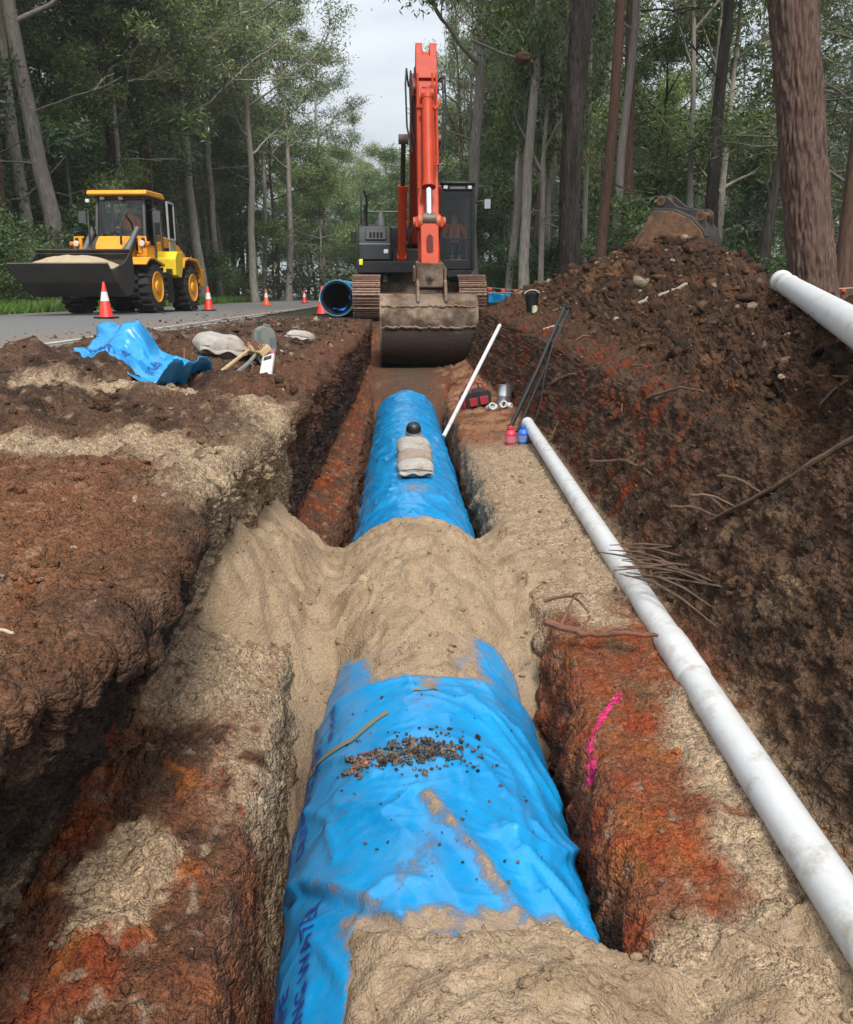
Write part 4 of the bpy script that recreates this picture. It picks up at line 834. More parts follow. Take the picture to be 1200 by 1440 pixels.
# ------------------------------------------------------------------ people (seated machine operators)
SKIN = mat('skin', (.42, .22, .15), .55, var=.08)
def skinned(name, J, edges, m, parent, sub=2):
    me = bpy.data.meshes.new(name); ks = list(J); me.from_pydata([J[k][0] for k in ks], [], []); 
    me.edges.add(len(edges)); me.edges.foreach_set('vertices', [ks.index(q) for e in edges for q in e]); me.update()
    o = bpy.data.objects.new(name, me); COL.objects.link(o); o.parent = parent; me.materials.append(m)
    sk = o.modifiers.new('skin', 'SKIN'); sk.use_smooth_shade = True
    if not me.skin_vertices: return o
    for i, k in enumerate(ks):
        r = J[k][1]; me.skin_vertices[0].data[i].radius = r if isinstance(r, tuple) else (r, r)
    me.skin_vertices[0].data[0].use_root = True
    s_ = o.modifiers.new('sub', 'SUBSURF'); s_.levels = sub; s_.render_levels = sub
    return o
def seated(label, loc, rot, shirt, trousers, capm=None, vest=None, lean=0.0):
    t = thing('person', label, 'person', loc, rot)
    J = {'pelvis': ((0, 0, .08), (.14, .11)), 'waist': ((0, .02, .22), (.13, .10)), 'chest': ((0, .02 - lean, .42), (.16, .11)), 'collar': ((0, .01 - lean, .53), .075), 'neck': ((0, -.01 - lean, .60), .052), 'jaw': ((0, -.03 - lean, .68), (.065, .072)), 'brow': ((0, -.02 - lean, .76), (.075, .088)), 'crown': ((0, -.01 - lean, .83), (.06, .07)),
         'nose': ((0, -.125 - lean, .715), .014)}
    E_ = [('pelvis', 'waist'), ('waist', 'chest'), ('chest', 'collar'), ('collar', 'neck'), ('neck', 'jaw'), ('jaw', 'brow'), ('brow', 'crown'), ('jaw', 'nose')]
    for s_, n_ in ((-1, 'l'), (1, 'r')):
        J.update({n_ + 'sh': ((s_ * .19, .01 - lean, .49), .062), n_ + 'el': ((s_ * .27, -.10 - lean, .25), .045), n_ + 'wr': ((s_ * .22, -.33 - lean, .24), .03), n_ + 'palm': ((s_ * .21, -.40 - lean, .245), (.036, .02)),
                  n_ + 'hip': ((s_ * .09, -.04, .06), .085), n_ + 'kn': ((s_ * .15, -.45, .09), .062), n_ + 'an': ((s_ * .15, -.50, -.32), .042), n_ + 'toe': ((s_ * .16, -.66, -.37), (.04, .03)), n_ + 'ear': ((s_ * .092, -.0 - lean, .725), .014)})
        E_ += [('collar', n_ + 'sh'), (n_ + 'sh', n_ + 'el'), (n_ + 'el', n_ + 'wr'), (n_ + 'wr', n_ + 'palm'), ('pelvis', n_ + 'hip'), (n_ + 'hip', n_ + 'kn'), (n_ + 'kn', n_ + 'an'), (n_ + 'an', n_ + 'toe'), ('brow', n_ + 'ear')]
        for f in range(4):
            a = (s_ * (.185 + .017 * f), -.435 - lean, .25); b_ = (s_ * (.183 + .018 * f), -.47 - lean + .004 * abs(f - 1.5), .235); d_ = (s_ * (.183 + .018 * f), -.475 - lean, .205)
            J.update({f'{n_}f{f}a': (a, .009), f'{n_}f{f}b': (b_, .008), f'{n_}f{f}c': (d_, .007)}); E_ += [(n_ + 'palm', f'{n_}f{f}a'), (f'{n_}f{f}a', f'{n_}f{f}b'), (f'{n_}f{f}b', f'{n_}f{f}c')]
        J.update({n_ + 'th1': ((s_ * .175, -.395 - lean, .235), .010), n_ + 'th2': ((s_ * .165, -.43 - lean, .215), .008)}); E_ += [(n_ + 'palm', n_ + 'th1'), (n_ + 'th1', n_ + 'th2')]
    skinned('body', J, E_, SKIN, t)
    g = lambda ks, k: {q: (J[q][0], tuple(v * k for v in J[q][1]) if isinstance(J[q][1], tuple) else J[q][1] * k) for q in ks}
    up = ['pelvis', 'waist', 'chest', 'collar'] + [a + b_ for a in 'lr' for b_ in ('sh', 'el')]
    q = g(up, 1.16)
    for a, s_ in (('l', -1), ('r', 1)): q[a + 'cuff'] = (tuple(np.array(J[a + 'el'][0]) * .25 + np.array(J[a + 'wr'][0]) * .75), .043)
    skinned('shirt', q, [('pelvis', 'waist'), ('waist', 'chest'), ('chest', 'collar')] + [(a + x, a + y) if x != 'collar' else ('collar', a + y) for a in 'lr' for x, y in (('collar', 'sh'), ('sh', 'el'), ('el', 'cuff'))], shirt, t)
    q = g(['pelvis'] + [a + b_ for a in 'lr' for b_ in ('hip', 'kn', 'an')], 1.14); q['pelvis'] = (J['pelvis'][0], (.155, .13))
    skinned('trousers', q, [('pelvis', 'lhip'), ('lhip', 'lkn'), ('lkn', 'lan'), ('pelvis', 'rhip'), ('rhip', 'rkn'), ('rkn', 'ran')], trousers, t)
    for a in 'lr': skinned('boot', {'h': (tuple(np.array(J[a + 'an'][0]) + [0, .01, .0]), .056), 'f': (tuple(np.array(J[a + 'an'][0]) + [0, -.03, -.07]), .052), 't': (J[a + 'toe'][0], (.055, .042))}, [('h', 'f'), ('f', 't')], mat('boot_tan', (.25, .17, .1), .8), t)
    for s_ in (-1, 1): MB().lathe([(0, -.009), (.007, -.006), (.009, 0), (.007, .006), (0, .009)], (s_ * .032, -.098 - lean, .745), 8).build('eye', mat('eye', (.05, .04, .04), .3), t)
    MB().box((0, -.100 - lean, .672), (.045, .012, .008)).build('mouth', mat('lips', (.3, .1, .09), .5), t)
    hp = [(.092, .76), (.094, .79), (.088, .83), (.065, .865), (.03, .88), (0, .882)]
    MB().lathe(hp, (0, -.012 - lean, 0), 18).build('cap' if capm else 'hair', capm or mat('hair_brown', (.06, .035, .02), .8), t)
    if capm: MB().prism([(-.07, 0), (.07, 0), (.06, -.05), (0, -.075), (-.06, -.05)], .775, .783, 'z').build('cap_brim', capm, t, loc=(0, -.09 - lean, 0))
    if vest:
        for x in (-.085, .085): MB().tube([(x, -.115 - lean, .50), (x, -.135 - lean, .40), (x, -.118 - lean * .6, .27), (x, -.12, .16)], .022, 6).build('reflective_band', vest, t)
        MB().tube([(.16 * math.cos(a), .02 - .6 * lean - .145 * math.sin(a), .27) for a in np.linspace(.2, math.pi - .2, 9)], .02, 6).build('reflective_band', vest, t)
    return t

# ------------------------------------------------------------------ excavator
ORG = mat('excavator_orange', (.43, .038, .006), .5, dirt=.26, dirt_col=(.20, .05, .025), scale=3.5, var=.14, spec=.3)
DRED = mat('boom_red', (.26, .020, .010), .5, dirt=.2, dirt_col=(.18, .06, .04), scale=3.5, var=.15)
GREYP = mat('dark_grey_paint', (.022, .024, .027), .5, dirt=.2, dirt_col=(.09, .08, .07), scale=5)
BLKP = mat('black_paint', (.010, .010, .011), .4, dirt=.18, dirt_col=(.07, .055, .04), scale=5)
STEEL = mat('worn_steel', (.16, .13, .11), .55, .5, dirt=.45, dirt_col=(.20, .13, .085), scale=5, bump=.4, bump_scale=30, var=.35)
MUDDY = mat('muddy_steel', (.20, .145, .10), .75, .15, dirt=.55, dirt_col=(.075, .042, .026), scale=3.0, bump=.7, bump_scale=22, var=.4)
CHROME = mat('chrome', (.75, .75, .76), .12, 1.0, var=.03)
RUBBER = mat('hose_rubber', (.010, .010, .010), .6)
def glass_mat(name, tint, alpha):
    m = bpy.data.materials.new(name); m.use_nodes = True; t = m.node_tree; l = t.links.new; t.nodes.clear()
    o = N(t, 'ShaderNodeOutputMaterial'); tr = N(t, 'ShaderNodeBsdfTransparent'); tr.inputs[0].default_value = (*tint, 1)
    gl = N(t, 'ShaderNodeBsdfGlossy'); gl.inputs['Roughness'].default_value = .05; gl.inputs[0].default_value = (.9, .9, .9, 1)
    fr = N(t, 'ShaderNodeFresnel'); fr.inputs[0].default_value = 1.45; ad = N(t, 'ShaderNodeMath', operation='ADD'); l(fr.outputs[0], ad.inputs[0]); ad.inputs[1].default_value = alpha
    mx = N(t, 'ShaderNodeMixShader'); l(ad.outputs[0], mx.inputs[0]); l(tr.outputs[0], mx.inputs[1]); l(gl.outputs[0], mx.inputs[2]); l(mx.outputs[0], o.inputs[0]); return m
GLASS = glass_mat('cab_glass', (.90, .93, .92), -.01)
ex = thing('excavator', 'large orange red excavator straddling the trench with its arm raised', 'excavator', (.45, 21, 0))
# crawler tracks, shoe by shoe
shoe = MB(); shoe.b2(-.3, .3, -.085, .085, 0, .022)
for y in (-.06, .0, .06): shoe.prism([(y - .012, .02), (y + .012, .02), (y + .006, .05), (y - .006, .05)], -.3, .3, 'x')
shoe_me = None
for sx in (-1, 1):
    x0 = sx * 1.15
    b = MB(); b.prism([(-1.55, .3), (1.55, .3), (1.6, .5), (1.2, .66), (-1.2, .66), (-1.6, .5)], x0 - .16, x0 + .16, 'x')
    for y in (-1.6, 1.6): b.cyl((x0 - .12, y, .45), (x0 + .12, y, .45), .36, .36, 28)
    for y in np.linspace(-1.2, 1.2, 7): b.cyl((x0 - .2, y, .16), (x0 + .2, y, .16), .12, .12, 16)
    tr = b.build('track', STEEL, ex, .01)
    rr, Ls = .42, 3.2; per = 2 * Ls + 2 * math.pi * rr; n = 48
    for k in range(n):
        d = per * k / n
        if d < Ls: y, z_, a = -1.6 + d, .45 + rr, 0
        elif d < Ls + math.pi * rr: q = (d - Ls) / rr; y, z_, a = 1.6 + rr * math.sin(q), .45 + rr * math.cos(q), -q
        elif d < 2 * Ls + math.pi * rr: y, z_, a = 1.6 - (d - Ls - math.pi * rr), .45 - rr, math.pi
        else: q = (d - 2 * Ls - math.pi * rr) / rr; y, z_, a = -1.6 - rr * math.sin(q), .45 - rr * math.cos(q), math.pi - q
        if shoe_me is None:
            so_ = shoe.build('track_shoe', mat('shoe_steel', (.24, .15, .11), .5, .55, dirt=.4, dirt_col=(.16, .07, .04), scale=6, bump=.4, bump_scale=25, var=.4), tr); shoe_me = so_.data
        else:
            so_ = bpy.data.objects.new('track_shoe', shoe_me); COL.objects.link(so_); so_.parent = tr
        so_.location = (x0, y, z_); so_.rotation_euler = (a, 0, 0)
b = MB(); b.b2(-.9, .9, -.75, .75, .42, .78); b.prism([(-.9, -.5), (-.9, .5), (-.2, .9), (.2, .9), (.9, .5), (.9, -.5), (.2, -.9), (-.2, -.9)], .5, .72, 'z'); b.build('undercarriage', MUDDY, ex, .02)
MB().cyl((0, 0, .7), (0, 0, .98), .72, .72, 36).build('slew_ring', STEEL, ex)
RZ = (0, 0, R(.6))
def hp_(b, name, m, bev=.015, **k): return b.build(name, m, ex, bev, rot=RZ, **k)
b = MB(); b.b2(-1.40, 1.12, -1.15, 1.3, .97, 1.22); b.prism([(-1.40, 1.3), (1.12, 1.3), (1.05, 1.9), (.5, 2.3), (-.8, 2.3), (-1.3, 1.9)], .97, 1.22, 'z'); hp_(b, 'platform', BLKP)
hp_(MB().prism([(-1.38, 1.1), (1.1, 1.1), (1.02, 1.95), (.45, 2.38), (-.75, 2.38), (-1.28, 1.95)], 1.22, 2.05, 'z'), 'counterweight', GREYP, .06)
hp_(MB().b2(-1.32, 1.05, -.1, 1.1, 1.22, 2.05), 'engine_hood', GREYP, .05)
fb = hp_(MB().prism([(-1.12, 1.22), (-1.12, 1.58), (-1.02, 1.98), (-.2, 2.02), (-.1, 2.02), (-.1, 1.22)], -1.36, -.62, 'x'), 'tool_box', GREYP, .04)
def kid(b, name, m, par, bev=.0): return b.build(name, m, par, bev)
kid(MB().box((-.96, -1.085, 1.80), (.46, .03, .26), (R(-14), 0, 0)), 'vent_panel', BLKP, fb, .02)
for k in range(4): kid(MB().box((-1.08 + .08 * k, -1.10, 1.78), (.05, .03, .12), (R(-14), 0, 0)), 'vent_slot', mat('vent_black', (.003, .003, .003), .9), fb)
kid(MB().box((-.99, -1.128, 1.41), (.66, .02, .30)), 'door_panel', GREYP, fb, .012); kid(MB().box((-.74, -1.145, 1.43), (.10, .03, .09)), 'work_light', mat('lamp_glass', (.6, .62, .62), .2), fb, .01)
kid(MB().box((-.99, -1.13, 1.585), (.70, .03, .03)), 'grab_rail', mat('grey_rail', (.16, .165, .17), .5), fb, .01)
hp_(MB().b2(-.60, .30, -.95, -.1, 1.22, 1.5), 'front_deck', BLKP)
YEL = mat('reflector_yellow', (.75, .68, .02), .4)
for x in (-1.30, 1.15): hp_(MB().box((x, -1.168, 1.20), (.085, .03, .13)), 'reflector', YEL, .01)
hr = MB(); hr.tube([(-1.28, -.95, 2.0), (-1.28, -.93, 2.62), (-1.24, -.9, 2.76), (-1.17, -.8, 2.62), (-1.17, -.6, 2.0)], .022, 8); hp_(hr, 'hand_rail', BLKP, 0)
hr = MB(); hr.tube([(-1.22, -.6, 2.0), (-1.22, -.6, 2.45), (-1.22, .9, 2.45), (-1.22, .9, 2.05)], .018, 8); hr.tube([(-1.22, .9, 2.45), (-.3, .9, 2.45), (-.3, .9, 2.05)], .018, 8); hp_(hr, 'hand_rail', BLKP, 0)
hp_(MB().lathe([(.10, 2.05), (.10, 2.16), (.065, 2.28), (.055, 2.42), (.045, 2.42), (.045, 2.1)], (-.86, .35, 0), 18), 'exhaust_stack', mat('exhaust_grey', (.12, .12, .12), .6, .3), 0)
hp_(MB().box((-1.46, -1.0, 1.75), (.13, .05, .26)), 'mirror', BLKP, .02)
# cab
cx0, cx1, cy0, cy1, cz0, cz1 = .45, 1.22, -1.28, .35, 1.05, 2.86
fr = MB()
def post(b, p, q, w_=.07): b.tube([p, q], w_ * .62, 4)
for x in (cx0 + .035, cx1 - .035):
    fr.box((x, cy0 + .04, 1.9), (.07, .08, 1.7)); fr.box((x, cy1 - .04, 1.95), (.07, .08, 1.7)); fr.box((x, (cy0 + cy1) / 2, 1.15), (.06, cy1 - cy0 - .08, .22)); fr.box((x, (cy0 + cy1) / 2, 2.76), (.06, cy1 - cy0 - .08, .10)); fr.box((x, -.35, 1.95), (.055, .07, 1.6))
for y in (cy0 + .04, cy1 - .04): fr.box(((cx0 + cx1) / 2, y, 2.76), (cx1 - cx0 - .14, .078, .12)); fr.box(((cx0 + cx1) / 2, y, 1.15), (cx1 - cx0 - .14, .078, .22))
cabo = hp_(fr, 'cab', BLKP, .015)
kid(MB().prism([(cx0 - .01, 2.815), (cx1 + .01, 2.815), (cx1 - .02, 2.89), (cx0 + .02, 2.89)], cy0 - .05, cy1 + .03, 'y'), 'roof', BLKP, cabo, .03)
kid(MB().box(((cx0 + cx1) / 2, cy0 - .012, 2.75), (.34, .02, .055)), 'lamp_bar', mat('grey_rail', (.16, .165, .17), .5), cabo, .008)
for x in (.57, 1.10): kid(MB().box((x, cy0 - .02, 2.76), (.09, .04, .07)), 'work_light', MATS['lamp_glass'], cabo, .01)
kid(MB().b2(cx0 + .071, cx1 - .071, cy0 + .03, cy0 + .038, 1.70, 2.69), 'windscreen', GLASS, cabo); kid(MB().b2(cx0 + .071, cx1 - .071, cy0 + .03, cy0 + .038, 1.275, 1.66), 'lower_window', GLASS, cabo)
kid(MB().box(((cx0 + cx1) / 2, cy0 + .034, 1.68), (cx1 - cx0 - .142, .03, .035)), 'window_bar', BLKP, cabo)
kid(MB().b2(cx1 - .04, cx1 - .033, cy0 + .09, -.39, 1.27, 2.70), 'side_window', GLASS, cabo); kid(MB().b2(cx0 + .03, cx0 + .037, cy0 + .09, -.39, 1.27, 2.70), 'side_window', GLASS, cabo)
kid(MB().b2(cx0 + .03, cx1 - .03, cy1 - .07, cy1 - .05, 1.27, 2.70), 'back_panel', BLKP, cabo); kid(MB().b2(cx0 + .02, cx1 - .02, cy0 + .08, cy1 - .02, 1.03, 1.06), 'cab_floor', BLKP, cabo)
kid(MB().prism([(cx0, 1.04), (cx1, 1.04), (cx1 - .1, .90), (cx0 + .2, .86)], cy0 + .02, .2, 'y'), 'skirt', BLKP, cabo, .02)
st_ = kid(MB().box((.83, -.36, 1.46), (.50, .46, .14)).box((.83, -.10, 1.85), (.48, .14, .75), (R(-8), 0, 0)).box((.83, -.06, 2.32), (.26, .10, .2)).box((.83, -.36, 1.22), (.3, .3, .33)), 'seat', mat('seat_fabric', (.03, .03, .032), .9), cabo, .03)
for x in (.63, 1.03): kid(MB().cyl((x, -.66, 1.35), (x, -.70, 1.72), .014, .014, 8).cyl((x, -.70, 1.72), (x, -.71, 1.80), .026, .022, 10), 'control_lever', BLKP, cabo)
for x in (.75, .91): kid(MB().cyl((x, -.95, 1.08), (x, -1.02, 1.55), .012, .012, 8).box((x, -1.0, 1.3), (.08, .03, .12)), 'travel_lever', mat('grey_rail', (.16, .165, .17), .5), cabo)
kid(MB().tube([(cx1, cy0 + .02, 2.45), (cx1 + .14, cy0 - .02, 2.48), (cx1 + .24, cy0 - .02, 2.44)], .02, 6), 'mirror_arm', BLKP, cabo); kid(MB().box((cx1 + .27, cy0 - .02, 2.42), (.17, .05, .23)), 'mirror', BLKP, cabo, .02)
kid(MB().box((cx1 + .27, cy0 - .048, 2.42), (.13, .006, .19)), 'mirror_glass', mat('mirror_glass', (.45, .47, .48), .15, .6), cabo)
seated('operator in orange high visibility shirt seated in the excavator cab', (.45 + .83, 20.60, 1.50), RZ, mat('hivis_orange', (.75, .14, .02), .8, dirt=.1), mat('navy_trousers', (.02, .03, .06), .9), None, mat('reflective', (.55, .53, .48), .5))
# boom: a bent box girder in side view (y forward is negative)
BX = .05
boom_top = [(-.35, 1.75), (-.75, 2.9), (-1.35, 4.0), (-1.95, 4.62), (-2.6, 4.72), (-3.55, 4.38)]
boom_bot = [(-3.62, 4.10), (-2.75, 4.18), (-2.25, 3.95), (-1.85, 3.45), (-1.35, 2.55), (-.85, 1.62), (-.6, 1.5)]
bo = hp_(MB().prism(boom_top + boom_bot, BX - .26, BX + .22, 'x'), 'boom', DRED, .02)
for s_ in (-1, 1): kid(MB().prism([(-.25, 1.45), (-.55, 1.38), (-.85, 1.62), (-.7, 2.1), (-.35, 1.9)], BX + s_ * .26 - .03, BX + s_ * .26 + .03, 'x'), 'boom_foot', ORG, bo, .01)
kid(MB().cyl((BX - .34, -.5, 1.62), (BX + .34, -.5, 1.62), .07, .07, 18), 'pivot_pin', STEEL, bo)
kid(MB().cyl((BX - .24, -3.60, 4.24), (BX + .24, -3.60, 4.24), .10, .10, 20), 'pivot_pin', STEEL, bo)
def ram(p0, p1, f, r, par, m=ORG, rodm=CHROME, ecap=True):
    p0, p1 = Vector(p0), Vector(p1); mid = p0.lerp(p1, f); d = (p1 - p0).normalized()
    c_ = kid(MB().cyl(p0, mid, r, r, 20).cyl(mid - d * .09, mid + d * .02, r * 1.18, r * 1.18, 20).cyl(p0 - d * .02, p0 + d * .1, r * 1.1, r * 1.1, 20), 'hydraulic_cylinder', m, par)
    kid(MB().cyl(mid, p1, r * .55, r * .55, 18), 'piston_rod', rodm, par)
    for p in (p0, p1): kid(MB().cyl(p + Vector((-r * 1.1, 0, 0)), p + Vector((r * 1.1, 0, 0)), r * 1.05, r * 1.05, 16), 'rod_eye', m if p is p0 else STEEL, par)
    return c_
for s_ in (-1, 1): ram((BX + (.30 if s_ > 0 else -.44), -1.0, 1.30), (BX + (.30 if s_ > 0 else -.40), -1.95, 3.62), .62, .095, bo, ORG if s_ < 0 else DRED, BLKP)
ram((BX, -1.5, 4.22), (BX, -3.28, 4.76), .6, .085, bo)
for k, (dx, o2) in enumerate([(-.14, 0), (-.22, .06), (-.30, .02)]):
    kid(MB().tube([(BX + dx, -2.3, 4.55), (BX + dx - .05, -2.9, 4.75 - o2), (BX + dx - .08, -3.4, 4.35), (BX + dx - .06, -3.6, 3.55 + o2), (BX + dx + .04, -3.75, 3.1)], .018, 8), 'hose', RUBBER, bo)
for k, (dx, o2) in enumerate([(.26, 0), (.31, .1)]):
    kid(MB().tube([(BX + dx, -2.9, 4.5), (BX + dx + .05, -3.35, 4.5), (BX + dx + .08, -3.55, 3.9 - o2), (BX + dx + .03, -3.7, 3.2), (BX + dx - .06, -3.8, 3.0 - o2)], .018, 8), 'hose', RUBBER, bo)
for k in range(3): kid(MB().tube([(BX - .3 + .06 * k, -.7, 1.35), (BX - .36 + .05 * k, -1.05, 1.7 + .05 * k), (BX - .26 + .05 * k, -1.0, 2.0), (BX - .2, -.9, 2.15)], .017, 8), 'hose', RUBBER, bo)
# stick (dipper arm), upright, its cylinder down the front
SXW = .19
stick_poly = [(-3.30, 4.86), (-3.52, 4.88), (-3.92, 4.1), (-4.55, 2.2), (-5.02, 1.12), (-4.98, .96), (-4.82, .98), (-4.45, 1.5), (-3.75, 3.0), (-3.38, 3.95), (-3.18, 4.5)]
sk_ = hp_(MB().prism(stick_poly, BX - SXW, BX + SXW, 'x'), 'stick', ORG, .015)
for s_ in (-1, 1):
    kid(MB().prism([(-3.15, 4.45), (-3.38, 5.00), (-3.52, 5.03), (-3.62, 4.85), (-3.66, 4.5)], BX + s_ * .13 - .065, BX + s_ * .13 + .065, 'x'), 'end_lug', ORG, sk_, .012)
kid(MB().box((BX, -3.74, 4.56), (.385, .05, .46), (R(-24), 0, 0)), 'end_plate', mat('orange_worn', (.42, .036, .010), .6, dirt=.2, dirt_col=(.28, .075, .04), scale=5), sk_, .008)
ram((BX, -4.10, 4.02), (BX, -5.02, 1.80), .74, .105, sk_)
kid(MB().box((BX, -4.06, 4.08), (.2, .16, .14)), 'cylinder_bracket', BLKP, sk_, .02)
for x in (-.17, .10, .17): kid(MB().tube([(BX + x, -4.0, 4.4), (BX + x, -4.15, 3.9), (BX + x, -4.62, 2.35 if x < 0 else 2.75)], .02, 8), 'hydraulic_line', ORG, sk_)
kid(MB().tube([(BX + .13, -4.25, 3.75), (BX + .20, -4.22, 3.83), (BX + .24, -4.18, 3.92)], .024, 8), 'pipe_stub', ORG, sk_); kid(MB().box((BX, -4.22, 3.80), (.40, .05, .06)), 'clamp', ORG, sk_, .008)
for s_ in (-1, 1): kid(MB().prism([(-4.60, 1.62), (-4.72, 1.78), (-5.10, 1.84), (-5.12, 1.66)], BX + s_ * .22 - .03, BX + s_ * .22 + .03, 'x'), 'link_arm', ORG, sk_, .01)
kid(MB().cyl((BX - .29, -5.02, 1.75), (BX + .29, -5.02, 1.75), .085, .085, 18).cyl((BX - .20, -5.02, 1.75), (BX - .12, -5.02, 1.75), .13, .13, 18).cyl((BX + .12, -5.02, 1.75), (BX + .20, -5.02, 1.75), .13, .13, 18), 'link_pin', mat('rusty_orange', (.42, .10, .04), .6, dirt=.3, dirt_col=(.15, .07, .04), scale=6), sk_, .008)
kid(MB().prism([(-5.00, 1.72), (-5.12, 1.72), (-5.32, 1.02), (-5.18, .98)], BX - .16, BX + .16, 'x'), 'push_link', ORG, sk_, .015)
kid(MB().prism([(.0, .16), (.05, .13), (.06, -.13), (0, -.17), (-.06, -.13), (-.05, .13)], -5.29, -5.235, 'y'), 'link_slot', mat('slot_dark', (.12, .02, .01), .7), sk_).location = (BX, .02, 1.37)
# quick hitch and wide bucket seen from its back
hi = hp_(MB().prism([(-5.36, 1.04), (-4.78, 1.10), (-4.72, .80), (-4.90, .58), (-5.34, .62)], BX - .24, BX + .24, 'x'), 'quick_hitch', MUDDY, .02)
kid(MB().cyl((BX, -5.40, .83), (BX, -5.34, .83), .075, .075, 18).cyl((BX, -5.45, .83), (BX, -5.38, .83), .035, .035, 12), 'hitch_boss', STEEL, hi)
for x in (-.27, .27): kid(MB().prism([(-5.42, .95), (-4.8, 1.02), (-4.85, .72), (-5.38, .72)], BX + x - .02, BX + x + .02, 'x'), 'hitch_plate', MUDDY, hi, .01)
kid(MB().cyl((BX - .26, -5.28, .66), (BX + .26, -5.28, .66), .05, .05, 14), 'hitch_pin', STEEL, hi)
# bucket profile in side view, back toward the camera
BUCK = MUDDY.copy(); t_ = BUCK.node_tree; l_ = t_.links.new; bs = [q for q in t_.nodes if q.type == 'BSDF_PRINCIPLED'][0]; src = bs.inputs['Base Color'].links[0].from_socket
tcn = N(t_, 'ShaderNodeTexCoord'); sxn = N(t_, 'ShaderNodeSeparateXYZ'); l_(tcn.outputs['Object'], sxn.inputs[0]); nn = N(t_, 'ShaderNodeTexNoise', i_Scale=3.5, i_Detail=7.); l_(tcn.outputs['Object'], nn.inputs['Vector'])
ma = N(t_, 'ShaderNodeMath', operation='MULTIPLY_ADD'); l_(nn.outputs['Fac'], ma.inputs[0]); ma.inputs[1].default_value = .9; l_(sxn.outputs['Z'], ma.inputs[2])
mr_ = N(t_, 'ShaderNodeMapRange'); l_(ma.outputs[0], mr_.inputs['Value']); mr_.inputs['From Min'].default_value = .60; mr_.inputs['From Max'].default_value = .40
mm_ = N(t_, 'ShaderNodeMix', data_type='RGBA'); l_(mr_.outputs[0], mm_.inputs['Factor']); l_(src, mm_.inputs['A']); mm_.inputs['B'].default_value = (.035, .022, .016, 1); l_(mm_.outputs['Result'], bs.inputs['Base Color'])    # wet clay caked on its lower half
bk = [(-4.55, .50), (-5.30, .52), (-5.58, .36), (-5.76, .05), (-5.78, -.25), (-5.66, -.52), (-5.40, -.70), (-5.0, -.76), (-4.55, -.74)]
BW = .84
bb_ = MB(); bb_.sheet(bk[1:], BX - .03 - BW, BX - .03 + BW, .03, 'x'); bko = hp_(bb_, 'bucket', BUCK, .006)
for s_ in (-1, 1): kid(MB().prism(bk + [(-4.45, -.1)], BX - .03 + s_ * (BW + .012) - .016, BX - .03 + s_ * (BW + .012) + .016, 'x'), 'side_plate', MUDDY, bko, .006)
kid(MB().prism([(-5.32, .53), (-4.6, .51), (-4.6, .47), (-5.3, .48)], BX - .03 - BW + .01, BX - .03 + BW - .01, 'x'), 'top_plate', STEEL, bko, .004)
for x in (-.22, .27): kid(MB().prism([(-5.62, .38), (-5.50, .66), (-5.34, .78), (-5.2, .62), (-4.75, .62), (-4.7, .5), (-5.3, .5)], BX + x - .025, BX + x + .025, 'x'), 'bucket_ear', MUDDY, bko, .008)
kid(MB().b2(BX - .03 - BW, BX - .03 + BW, -4.56, -4.40, -.775, -.735), 'cutting_edge', STEEL, bko, .004)
for z_, y_ in ((.30, -5.63), (-.05, -5.80)):
    b = MB(); pts = [(BX - .86 + 1.65 * k / 40, y_ + random.uniform(-.012, .006), z_ + random.uniform(-.02, .02)) for k in range(41)]; b.tube(pts, [random.uniform(.008, .026) for _ in pts], 6); kid(b, 'mud_crust', mat('mud_crust', (.20, .13, .085), .95, bump=.6, bump_scale=30, var=.4), bko)

# ------------------------------------------------------------------ spare bucket on top of the heap
sp = thing('excavator_bucket', 'spare rusty excavator bucket lying on top of the soil heap', 'excavator bucket', (4.12, 12.75, 1.44), (R(6), R(-4), R(-36))); sp.scale = (.84, .84, .84)
RUST = mat('rusty_steel', (.18, .095, .05), .85, .1, dirt=.5, dirt_col=(.09, .06, .042), scale=7, bump=.5, bump_scale=25, var=.5)
DST = mat('dark_bucket_steel', (.055, .05, .048), .5, .5, dirt=.35, dirt_col=(.14, .10, .07), scale=5, bump=.3)
prof = [(-1.0, -.42), (-.62, .02), (-.40, .33), (-.08, .28), (.22, .12), (.40, -.10), (.47, -.35), (.40, -.62)]           # x,z of the shell seen from the side
sb = MB(); sb.sheet(prof[2:], -.40, .40, .03, 'y'); so2 = sb.build('shell', DST, sp, .006)
for y in (-.42, .42): MB().prism(prof + [(-.1, -.65), (-.7, -.55)], y - .018, y + .018, 'y').build('side_plate', RUST, sp, .006)
MB().prism([(-1.0, -.43), (-.62, .03), (-.58, .0), (-.95, -.46)], -.46, -.44, 'y').build('side_cutter', RUST, sp, .004)
for k in range(5):
    y = -.36 + .18 * k; MB().prism([(-.92, -.40), (-1.22, -.55), (-1.22, -.58), (-.88, -.50)], y - .035, y + .035, 'y').build('tooth', RUST, sp, .006)
for y in (-.2, .2): MB().prism([(-.35, .28), (-.42, .46), (-.34, .56), (-.24, .53), (-.05, .34), (.15, .27), (.36, .24), (.42, .12), (.40, -.10), (.22, .08), (-.08, .24)], y - .022, y + .022, 'y').build('ear', DST, sp, .006)
for (x, z_) in ((-.33, .47), (.33, .15)): MB().cyl((x, -.25, z_), (x, .25, z_), .045, .045, 18).cyl((x, -.25, z_), (x, -.17, z_), .075, .075, 18).cyl((x, .17, z_), (x, .25, z_), .075, .075, 18).build('pin', mat('pin_rust', (.17, .09, .055), .6, .4, dirt=.3, scale=8), sp)

